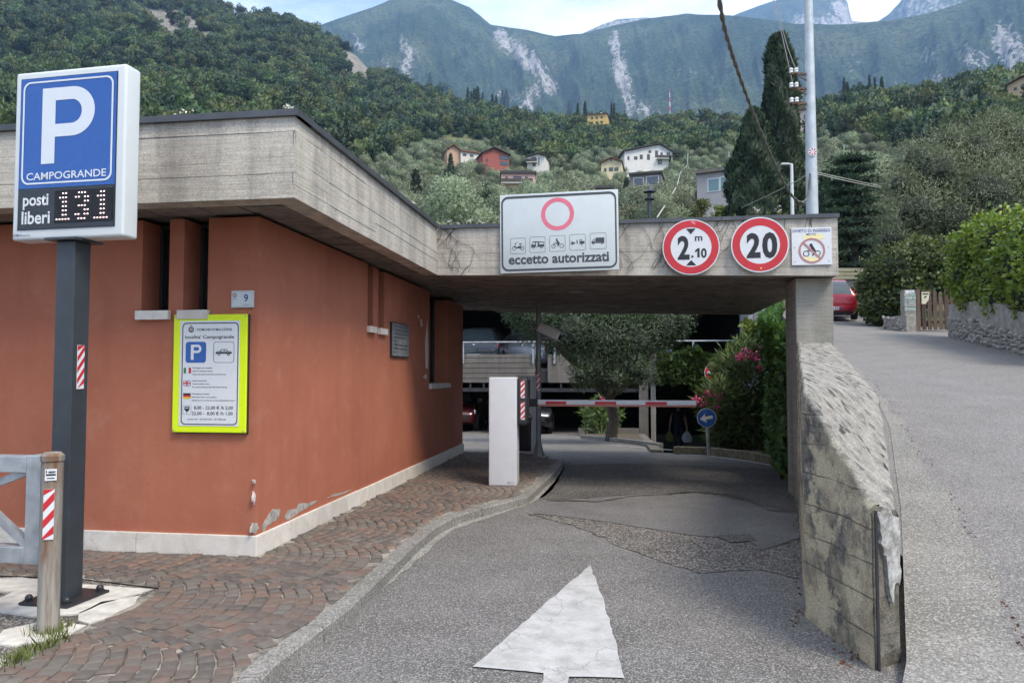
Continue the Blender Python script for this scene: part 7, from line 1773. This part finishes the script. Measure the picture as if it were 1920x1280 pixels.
oleander('flowering_oleander', 'large oleander with pink flowers beside the entrance lane', tuple(ob), [(dep(a, b_, D1+e), r*D1/FPX) for a, b_, r, e in [(1385, 790, 58, 0), (1350, 750, 38, -.2), (1400, 720, 50, .1), (1370, 690, 34, .2), (1358, 805, 34, -.2), (1420, 790, 42, .2), (1410, 830, 30, -.3), (1395, 660, 24, .3), (1352, 712, 18, .2)]], 9500, .165,
         [(dep(a, b_, D1-.35), r*D1/FPX) for a, b_, r in [(1400, 662, 11), (1416, 668, 10), (1388, 668, 8), (1432, 648, 7), (1346, 742, 9), (1318, 755, 9), (1304, 750, 7), (1328, 738, 7), (1340, 764, 9), (1425, 690, 6)]])
ob = hz_(1128, 818); D2 = ob.dot(F0)+.3; ob.z += .03
oleander('small_oleander', 'small oleander with one red flower at the foot of the courtyard olive', tuple(ob), [(dep(a, b_, D2+.2), r*D2/FPX) for a, b_, r in [(1125, 785, 28), (1110, 775, 20), (1145, 780, 20), (1128, 755, 16), (1140, 800, 16), (1108, 800, 14)]], 2200, .15, [(dep(1133, 746, D2-.1), 6*D2/FPX)])
# ivy: on the garage parapet and hanging down the wall of the ramp
n = 5200; u, v = rng.random(n), rng.random(n); px_ = 1236+118*u; top = 660+6*np.sin(u*9); bot = 705+22*fbm(u*7, u*0+2, 3)
q = np.array([onY(a, t_+(b_-t_)*c, GY-.06-.14*rng.random()) for a, t_, b_, c in zip(px_, top, bot, v)])
iv = thing('garage_ivy', 'green ivy draped over the garage parapet beside the courtyard olive', 'ivy', tuple(onY(1295, 700, GY-.03)))
leaf_cloud('leaves', q-np.array(iv.location), .17, .14, M['leaf_ivy'], iv, droop=.6)
rw = thing('retaining_wall', 'concrete retaining wall that holds the ramp beside the garage court', 'wall', (2.1, 8.6, 0))
yy = np.linspace(8.55, 30, 24); vs = []
for y_ in yy:
    x_ = float(ramp_left(y_)); zt2 = float(zramp(x_, y_))+.95
    vs += [(x_-.02-2.1, y_-8.6, -2), (x_-.02-2.1, y_-8.6, zt2), (x_+.18-2.1, y_-8.6, zt2), (x_+.18-2.1, y_-8.6, -2)]
MB().add(vs, [f for i in range(23) for f in ((4*i, 4*i+4, 4*i+5, 4*i+1), (4*i+1, 4*i+5, 4*i+6, 4*i+2), (4*i+2, 4*i+6, 4*i+7, 4*i+3))]+[(0, 1, 2, 3), (95, 94, 93, 92)]).build('masonry', M['concrete_garage'], rw)
n = 26000; y_ = 9.6+10.5*rng.random(n)**1.1; x_ = ramp_left(y_); zt2 = zramp(x_, y_)+1.05; h = rng.random(n)**.9
lump = .16+.34*fbm(y_*1.3, h*3.2+4, 3)
q = np.stack([x_-lump*(.45+.55*rng.random(n)), y_, -.1+(zt2+.1)*h], 1)
iw = thing('wall_ivy', 'thick curtain of ivy hanging down the retaining wall behind the pillar', 'ivy', (2.6, 12, 0))
leaf_cloud('leaves', q-np.array([2.6, 12, 0]), .09, .07, M['leaf_ivy'], iw, droop=.9, dirs=np.tile([-.8, -.5, 0], (n, 1)))
n = 1600; q = np.array([dep(1395+58*rng.random(), 600+62*rng.random()**.8, 16.5+1.2*rng.random()) for _ in range(n)]); 
iy = thing('stair_ivy', 'yellow-green creeper below the steel stair railing', 'ivy', tuple(dep(1425, 660, 17)))
leaf_cloud('leaves', q-np.array(iy.location), .13, .11, leafmat('pale_ivy_leaves', (.06, .10, .02), (.12, .16, .035), (.24, .22, .06)), iy, droop=.5)
MB().tube([(0, .1, -1.6), (.05, .1, -.6), (0, .0, .3)], .03, 6).build('stem', M['vine'], iy)
# hedges and the stone wall along the far side of the ramp
zrf = lambda a, b: float(zramp(a, b))
def hedge(name, label, blobs, n, L_, leaf, base):
    t = thing(name, label, 'hedge', tuple(base)); b = base; bl = [(q.x-b.x, q.y-b.y, q.z-b.z, r) for q, r in blobs]
    p_, d = blob_pts(bl, n, .72); leaf_cloud('foliage', p_, L_, L_*.72, leaf, t, dirs=d*.7, droop=.3)
    mb = MB()
    for (x_, y_, z_, r) in bl: mb.tube([(x_*.7, y_*.7, min(0, z_)-.1), (x_, y_, z_)], [.05, .02], 5)
    mb.build('branches', M['bark'], t)
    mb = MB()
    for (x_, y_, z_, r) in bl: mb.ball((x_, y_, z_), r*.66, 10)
    mb.build('shade_core', plain(name+'_shade_core', (.016, .024, .010), .95), t)  # added dark balls that darken the inside of the hedge
wl0, wl1 = hit(1808, 640, zrf), hit(1921, 668, zrf); wdir = (wl0-wl1); wdir.z = 0; wdir.normalize(); wend = wl1-wdir*9
DW = lambda x_: np.interp(x_, [1808, 1921, 2150], [wl0.dot(F0), wl1.dot(F0), wl1.dot(F0)*.72])
hb = [(dep(a, b_, DW(a)+.7+e), r*DW(a)/FPX) for a, b_, r, e in [(1822, 470, 46, .2), (1818, 520, 44, 0), (1850, 450, 52, .3), (1890, 450, 62, .3), (1870, 520, 52, 0), (1925, 500, 66, 0), (1950, 445, 66, .4), (1830, 555, 34, -.1), (1880, 560, 38, -.2), (1930, 555, 40, -.2), (1990, 500, 80, 0), (2060, 500, 90, 0), (1808, 500, 30, .2)]]
hedge('bright_hedge', 'bright yellow-green hedge bulging over the rough stone wall', hb, 12500, .105, M['leaf_hedge'], Vector((wl0.x+.8, wl0.y, wl0.z+.6)))
g0, g1 = hit(1718, 621, zrf), hit(1802, 622, zrf)
dk0 = hit(1640, 612, zrf)
hb = [(dep(a, b_, D), r*D/FPX) for a, b_, r, D in [(1655, 530, 44, 24.5), (1680, 510, 50, 24), (1720, 490, 44, 24), (1750, 500, 36, 24), (1660, 570, 40, 24), (1640, 575, 26, 24.6), (1695, 560, 40, 23.6), (1735, 540, 36, 23.8), (1765, 530, 30, 23.8), (1650, 600, 20, 24.2), (1680, 600, 22, 23.8), (1720, 470, 30, 24.4), (1634, 545, 24, 25.), (1765, 470, 26, 24.6)]]
hedge('dark_hedge', 'dark green hedge between the red car and the wooden gate', hb, 12500, .12, M['leaf_hedge_dark'], Vector((dk0.x+.6, dk0.y+.6, dk0.z)))
sw = thing('stone_wall', 'rough grey stone wall under the bright hedge, along the far side of the ramp', 'stone wall', tuple(wl0))
LW = (wl0-wend).length; ang = math.atan2(-wdir.y, -wdir.x); sw.rotation_euler = (0, 0, ang)
def wl_top(s): return .98+.10*math.sin(s*1.3)
def wl_z(s): q = wl0-wdir*s; return float(zramp(q.x, q.y))-wl0.z
vs = []; ns_ = 16
for i in range(ns_+1):
    s = -1.3+(LW+1.3)*i/ns_; z0_ = wl_z(s)-.2; z1_ = wl_z(s)+wl_top(s)
    vs += [(s, 0.02, z0_), (s, .06, z1_), (s, .4, z1_), (s, .4, z0_)]
M['mortar'] = plain('grey_mortar', (.26, .24, .21), .95, 0, .35, 9, .9)
def _stone():
    b = MT('rough_wall_stone'); r = b.orand()
    col = b.ramp(r, (0., (.27, .245, .215)), (.35, (.38, .35, .31)), (.7, (.47, .44, .40)), (1., (.32, .27, .225)))
    col = b.mix(.9, col, b.ramp(b.noise(9, 6, .7), (.3, .45), (.7, 1.4)), 'MULTIPLY'); return b.done(col, .92, 0, b.bump(b.noise(14, 6, .7), .8, .02), .2)
M['stone'] = _stone()
MB().add(vs, [f for i in range(ns_) for f in ((4*i, 4*i+4, 4*i+5, 4*i+1), (4*i+1, 4*i+5, 4*i+6, 4*i+2), (4*i+2, 4*i+6, 4*i+7, 4*i+3))]+[(0, 1, 2, 3), (4*ns_+3, 4*ns_+2, 4*ns_+1, 4*ns_)]).build('mortar', M['mortar'], sw)
STN = []
for s_ in range(7):
    mb = MB().ball((0, 0, 0), 1, 8); r2 = random.Random(s_); mb.v = [tuple(c*(1+r2.uniform(-.22, .22)) for c in v) for v in mb.v]; STN.append(mb.mesh('stone', M['stone'], smooth=True))
cnt = 0; s = .08; r2 = random.Random(77)
rows = 10
for j in range(rows):
    s = -1.25+r2.uniform(0, .12)
    while s < 5.2 and cnt < 298:
        wd = r2.uniform(.06, .15); hh = (wl_top(s)-.06)/rows
        obj('stone', STN[cnt % 7], sw, (s+wd/2, .035-.005*j/rows+r2.uniform(-.01, .012), wl_z(s)+.03+hh*(j+.5)+r2.uniform(-.035, .035)), (r2.uniform(-.5, .5), r2.uniform(-.8, .8), r2.uniform(-.5, .5)), (wd*.5, .055+r2.uniform(0, .03), hh*.55*r2.uniform(.7, 1.2)))
        s += wd*1.02+.01; cnt += 1
# wooden gate, its post and the low wall beside it
gd = g1-g0; gd.z = 0; gw_ = gd.length; ga = math.atan2(gd.y, gd.x)
wg = thing('picket_gate', 'weathered dark picket gate with a pale notice between post and stone wall', 'gate', (g0.x, g0.y, float(zramp(g0.x, g0.y))), ga); gh_ = 80/FPX*g0.dot(F0)
np_ = 8; r2 = random.Random(6)
for k in range(np_):
    a0 = gw_*(k+.12)/np_; a1 = a0+gw_/np_*.68; ht_ = gh_*(.93+.09*r2.random()); am = (a0+a1)/2
    MB().prism([(a0, .04), (a1, .04), (a1, ht_-.05), (am, ht_), (a0, ht_-.05)], -.02, .005, axis='y').build('picket', M['wood'], wg)
for z in (.22, gh_*.62): MB().box(.0, gw_, .006, .05, z, z+.09).build('rail', M['wood'], wg)
nt = MB().add([(gw_*.13, -.026, gh_*.64), (gw_*.22, -.026, gh_*.64), (gw_*.29, -.026, gh_*.74), (gw_*.31, -.026, gh_*.92), (gw_*.13, -.026, gh_*.92)], [(0, 1, 2, 3, 4)]).build('notice', plain('pale_notice', (.62, .58, .42), .6), wg)
splines2d([rect(gw_*.15, gw_*.29, gh_*.86, gh_*.89), [(gw_*.17, gh_*.77), (gw_*.24, gh_*.79), (gw_*.25, gh_*.83), (gw_*.2, gh_*.82)]], 'print', M['black'], nt, -.0275)
gpost = thing('gate_pillar', 'pale stone-clad gate pillar with a house number tile reading 12', 'pillar', (g0.x, g0.y, float(zramp(g0.x, g0.y))), ga); pwid = 20/FPX*g0.dot(F0)
MB().box(-pwid, -.01, -.02, pwid, -.1, gh_*.98).build('core', M['mortar'], gpost)
r2 = random.Random(9); z = 0; pm = plain('greenish_slab', (.30, .36, .32), .8, 0, .3, 6, .5)
while z < gh_*.84:
    hh = r2.uniform(.06, .14); c = r2.uniform(.25, .75)
    for a0, a1 in ((0, c), (c, 1)): MB().box(-pwid*1.03+pwid*1.03*a0+.004, -pwid*1.03+pwid*1.03*a1-.004, -.045-r2.uniform(0, .015), -.021, z+.004, z+hh-.004).build('stone', pm if r2.random() < .6 else M['stone'], gpost, bevel=.01)
    z += hh
nt2 = MB().box(-pwid*.9, -pwid*.15, -.035, -.021, gh_*.86, gh_*.96).build('number_tile', M['white'], gpost); text('12', -pwid*.55, -pwid*.25, gh_*.88, .07, M['blue_dark'], nt2, -.036, .02)
lw0, lw1 = hit(1657, 616, zrf), hit(1700, 622, zrf); dl = lw1-lw0
lwl = thing('low_rubble_wall', 'low rubble wall at the foot of the dark hedge beside the gate pillar', 'stone wall', tuple(lw0), math.atan2(dl.y, dl.x)); Ls = math.hypot(dl.x, dl.y)
MB().add([(0, 0, -.3), (Ls, 0, -.3+dl.z), (Ls, 0, .5+dl.z), (0, 0, .35), (0, .3, -.3), (Ls, .3, -.3+dl.z), (Ls, .3, .5+dl.z), (0, .3, .35)], [(0,1,2,3),(7,6,5,4),(3,2,6,7),(0,3,7,4),(1,5,6,2)]).build('mortar', M['mortar'], lwl)
for k in range(26): q = r2.random(); obj('stone', STN[k % 7], lwl, (q*Ls, -.0, q*dl.z+r2.uniform(.0, .36)), (r2.random(), r2.random(), 0), (r2.uniform(.05, .09), .05, r2.uniform(.035, .06)))
# grey wall with a cream rail at the top of the ramp
bw0, bw1 = dep(1545, 560, 33), dep(1640, 560, 33)
bk = thing('roadside_barrier', 'grey boarded wall topped by a cream metal rail beyond the red car', 'wall', (bw0.x, bw0.y, 0), math.atan2((bw1-bw0).y, (bw1-bw0).x)); Lb = (bw1-bw0).length
zb1, zb2, zb3 = dep(1580, 524, 33).z, dep(1580, 503, 33).z, dep(1580, 570, 33).z
zz_ = float(zramp(bw0.x, bw0.y))
k = 0.
while k < Lb: MB().box(k, k+.145, 0, .03, min(zz_, zb3)-.6, zb1).build('board', M['concrete_pillar'], bk); k += .15
cm = plain('cream_rail', (.58, .52, .34), .6)
for a0, a1 in ((0, .3), (.36, .62), (.68, 1)): MB().box(-.05, Lb, -.08+.03*(a0 > .3), .05, zb1+(zb2-zb1)*a0, zb1+(zb2-zb1)*a1).build('cream_rail', cm, bk, bevel=.015)
# utility pole, lamp, lantern and cables
up = dep(1523, 405, 19); uz = float(zramp(up.x, up.y))-.1
ut = thing('utility_pole', 'tall grey steel utility pole with three insulator arms behind the beam end', 'utility pole', (up.x, up.y, uz))
k19 = 19/FPX; zt_ = 11.6-uz
MB().tube([(0, 0, 0), (0, 0, 3), (0, 0, zt_)], [.165, .155, .10], 20).build('shaft', M['pole_pale'], ut, smooth=True)
for y_ in (141, 168, 196):
    z_ = dep(1510, y_, 19).z-uz; a_ = MB().bar((-.10, -.05, z_), (-.50, -.12, z_+.02), .045, .05).build('crossarm', M['rust'], ut)
    MB().bar((-.10, -.05, z_-.16), (-.33, -.1, z_-.02), .025, .025).build('strut', M['rust'], a_)
    for q in (-.36, -.49): MB().lathe([(0, 0), (.03, 0), (.055, .02), (.05, .05), (.03, .06), (.055, .085), (.05, .12), (.02, .14), (0, .14)], (q, -.11, z_+.03), 10).build('insulator', M['ceramic'], a_, smooth=True)
sk_ = bpy.data.objects.new('sticker', None); link(sk_, ut); sk_.location = (.0, -.166, dep(1523, 288, 19).z-uz)
splines2d([circ(0, 0, .11, 20)], 'white_disc', M['white'], sk_, 0)
for j in range(7): a_ = j*.9; splines2d([[(.03*math.cos(a_), .03*math.sin(a_)), (.095*math.cos(a_-.25), .095*math.sin(a_-.25)), (.095*math.cos(a_+.25), .095*math.sin(a_+.25))]], 'red_wedge', M['red'], sk_, -.002)
cable('twisted_cable', 'thick twisted cable swooping down from overhead and looping up to the utility pole', [dep(a, b_, D) for a, b_, D in [(1180, -900, 4), (1290, -260, 7), (1330, -90, 8.5), (1348, 0, 9.5), (1360, 60, 10.5), (1382, 130, 12), (1412, 212, 13.8), (1440, 280, 15.5), (1466, 335, 17), (1484, 366, 18), (1500, 379, 18.6), (1512, 374, 18.8), (1517, 352, 18.85), (1519, 326, 18.85)]], .032, M['cable_dark'], True)
for l, lab in (([(1519, 325, 18.8), (1460, 357, 26), (1391, 389, 38)], 'pale cable running from the utility pole down towards the conical cypress'), ([(1528, 322, 18.9), (1590, 336, 22), (1652, 349, 26)], 'upper of two pale cables from the utility pole to the big olive tree'), ([(1528, 325, 18.9), (1590, 340, 22), (1652, 352, 26)], 'lower of two pale cables from the utility pole to the big olive tree'),
               ([(1494, 136, 18.9), (1466, 50, 25), (1445, -60, 40)], 'thin dark wire rising from the top insulators'), ([(1488, 164, 18.9), (1460, 40, 25), (1432, -70, 40)], 'thin dark wire rising from the middle insulators')):
    cable('overhead_wire', lab, [dep(*q) for q in l], .012, M['cable_pale'] if 'pale' in lab else M['cable_dark'])
lp = dep(1486, 415, 30); lz = dep(1486, 308, 30).z; lt = thing('street_lamp', 'slim white street lamp with a short arm beside the utility pole', 'street lamp', (lp.x, lp.y, lp.z-2.5)); hh = lz-lp.z+2.5
MB().tube([(0, 0, 0), (0, 0, hh)], [.09, .06], 10).build('shaft', M['white_metal'], lt, smooth=True); MB().bar((.03, 0, hh), (-.12, 0, hh+.02), .05, .05).build('arm', M['white_metal'], lt)
MB().box(-.42, -.12, -.09, .09, hh-.02, hh+.05).build('head', M['white_metal'], lt, bevel=.02)
ln = dep(1218, 425, 27); lz = dep(1218, 348, 27).z; la = thing('lantern_post', 'dark grey lantern post with two hat-shaped shades above the beam', 'lantern', (ln.x, ln.y, ln.z-2)); hh = lz-ln.z+2; kk = 27/FPX
MB().tube([(0, 0, 0), (0, 0, hh-6*kk)], 3.8*kk, 10).build('shaft', M['pole_grey'], la, smooth=True)
for z_, s_ in ((hh-13*kk, 1.), (hh-27*kk, .9)): MB().lathe([(11*kk*s_, 0), (11.5*kk*s_, 1*kk), (4*kk*s_, 6.5*kk), (3.5*kk, 9*kk), (0, 12*kk if s_ == 1. else 9*kk)], (0, 0, z_), 18).build('lamp_shade', M['pole_grey'], la, smooth=True)
# weeds along the roof edges
def weed(x_, yb, h_px, plane, label, n=5, white=True, dry=False, lean=0):
    kind, val = plane; p = onY(x_, yb, val) if kind == 'y' else onX(x_, yb, val); k = (p-CAM).dot(F0)/FPX; h = h_px*k
    t = thing('roof_weed', label, 'weed', (p.x, p.y, ZT+.0), 0); r2 = random.Random(int(x_*7+yb)); mb = MB(); fl = []; lv = []
    for i in range(n):
        a_ = r2.uniform(0, 6.28); q = h*r2.uniform(.5, 1.); b = r2.uniform(.05, .35)*h; x1, y1 = b*math.cos(a_)+lean*h, b*math.sin(a_)*.6
        mb.tube([(x1*.1, y1*.1, -.02), (x1*.4, y1*.4, q*.55), (x1, y1, q)], [.0035, .0028, .0018], 4); fl.append((x1, y1, q))
        for s_ in range(5): f = r2.uniform(.1, .8); lv.append((x1*f*.8, y1*f*.8, q*f))
    mb.build('stems', M['dry_stem'] if dry else M['stem'], t)
    leaf_cloud('leaves', np.array(lv), .035, .010, M['grass'], t, dirs=np.tile([0, 0, .8], (len(lv), 1)))
    if white: leaf_cloud('flower_heads', np.repeat(np.array(fl), 7, 0)+rng.normal(size=(len(fl)*7, 3))*.008, .014, .012, M['petal_white'], t)
YR, XR = ('y', FY+.1), ('x', FX-.08)
NTH = ['first', 'second', 'third', 'fourth', 'fifth', 'sixth', 'seventh', 'eighth', 'ninth', 'tenth', 'eleventh', 'twelfth', 'thirteenth', 'fourteenth']
for j_, (a, b_, h, n) in enumerate([(276, 222, 12, 4), (288, 221, 9, 4), (300, 220, 8, 3), (334, 219, 18, 3), (352, 217, 32, 2), (392, 215, 6, 4), (424, 214, 8, 3), (456, 212, 10, 3), (40, 240, 10, 4)]):
    weed(a, b_, h, YR, 'small white-flowered weed, %s from the parking sign along the front roof edge' % NTH[j_] if a > 100 else 'weed on the front roof edge behind the parking sign', n, True, h > 15)
weed(540, 208, 24, YR, 'bushy dry weed with white seed heads at the roof corner', 16, True, True)
for j_, (a, b_, h, n) in enumerate([(690, 318, 10, 4), (737, 356, 16, 8), (752, 368, 20, 9), (768, 380, 22, 9), (782, 392, 10, 5), (800, 408, 12, 6)]):
    weed(a, b_, h, XR, 'white-flowered weed, %s from the roof corner on the side roof edge' % NTH[j_], n)
YB2 = ('y', BY+.1)
for j_, (a, h, n) in enumerate([(840, 14, 6), (858, 10, 7), (880, 16, 7), (899, 12, 7), (920, 14, 7), (1175, 10, 5), (1335, 22, 5), (1352, 12, 5), (1378, 10, 6), (1402, 9, 5), (1419, 22, 4), (1442, 16, 5), (1461, 26, 4), (1476, 12, 5)]):
    weed(a, 414, h, YB2, 'grassy weed on the beam, %s from the roof\'s inner corner' % NTH[j_], n, h > 20 or a < 900, True)
# grass at the edge of the paving and fallen leaves along the ramp's gutter
q = []
for i in range(330):
    f = rng.random(); a = 5+125*f+rng.normal()*7; b_ = 1252-62*f+rng.normal()*6; p_ = onz(a, b_, ZP); q.append((p_.x, p_.y, ZP-.005))
for i in range(130): a_ = rng.random()*6.28; r = .05+.05*rng.random(); q.append((pb0.x+r*math.cos(a_), pb0.y+r*math.sin(a_), ZP-.005))
q = np.array(q); o = leaf_cloud('grass', q, .05, .005, M['grass'], None, dirs=np.tile([0, 0, 1.6], (len(q), 1)), spread=.55); tag(o, kind='stuff')
q = []; r2 = np.random.default_rng(4)
for i in range(150):
    f = r2.random(); j = int(f*39); p_ = B_[j] if False else None
    k = int(f*38); a = Vector(gr[0][:2]+(0,)) if False else None
    xg = np.interp(f, np.linspace(0, 1, len(gr)), [g[0] for g in gr]); yg = np.interp(f, np.linspace(0, 1, len(gr)), [g[1] for g in gr])
    if yg > 1278 or yg < 700: continue
    h_ = hit(xg+r2.normal()*5, yg, zrf, 2.5, 60, 200); q.append((h_.x, h_.y, float(zramp(h_.x, h_.y))+.012))
for i in range(60):
    h_ = onz(1500+8*r2.normal()+14*r2.random(), 930+250*r2.random(), .0); q.append((h_.x-.03, h_.y, .012))
for i in range(40): h_ = onz(1560+70*r2.random(), 1200+50*r2.random(), 0); q.append((h_.x, h_.y-.02, .012))
q = np.array(q); o = leaf_cloud('fallen_leaves', q, .02, .012, leafmat('brown_leaf_litter', (.10, .05, .03), (.20, .10, .055), (.30, .2, .1)), None, spread=.5, dirs=np.tile([.5, 0, .0], (len(q), 1))); tag(o, kind='stuff')
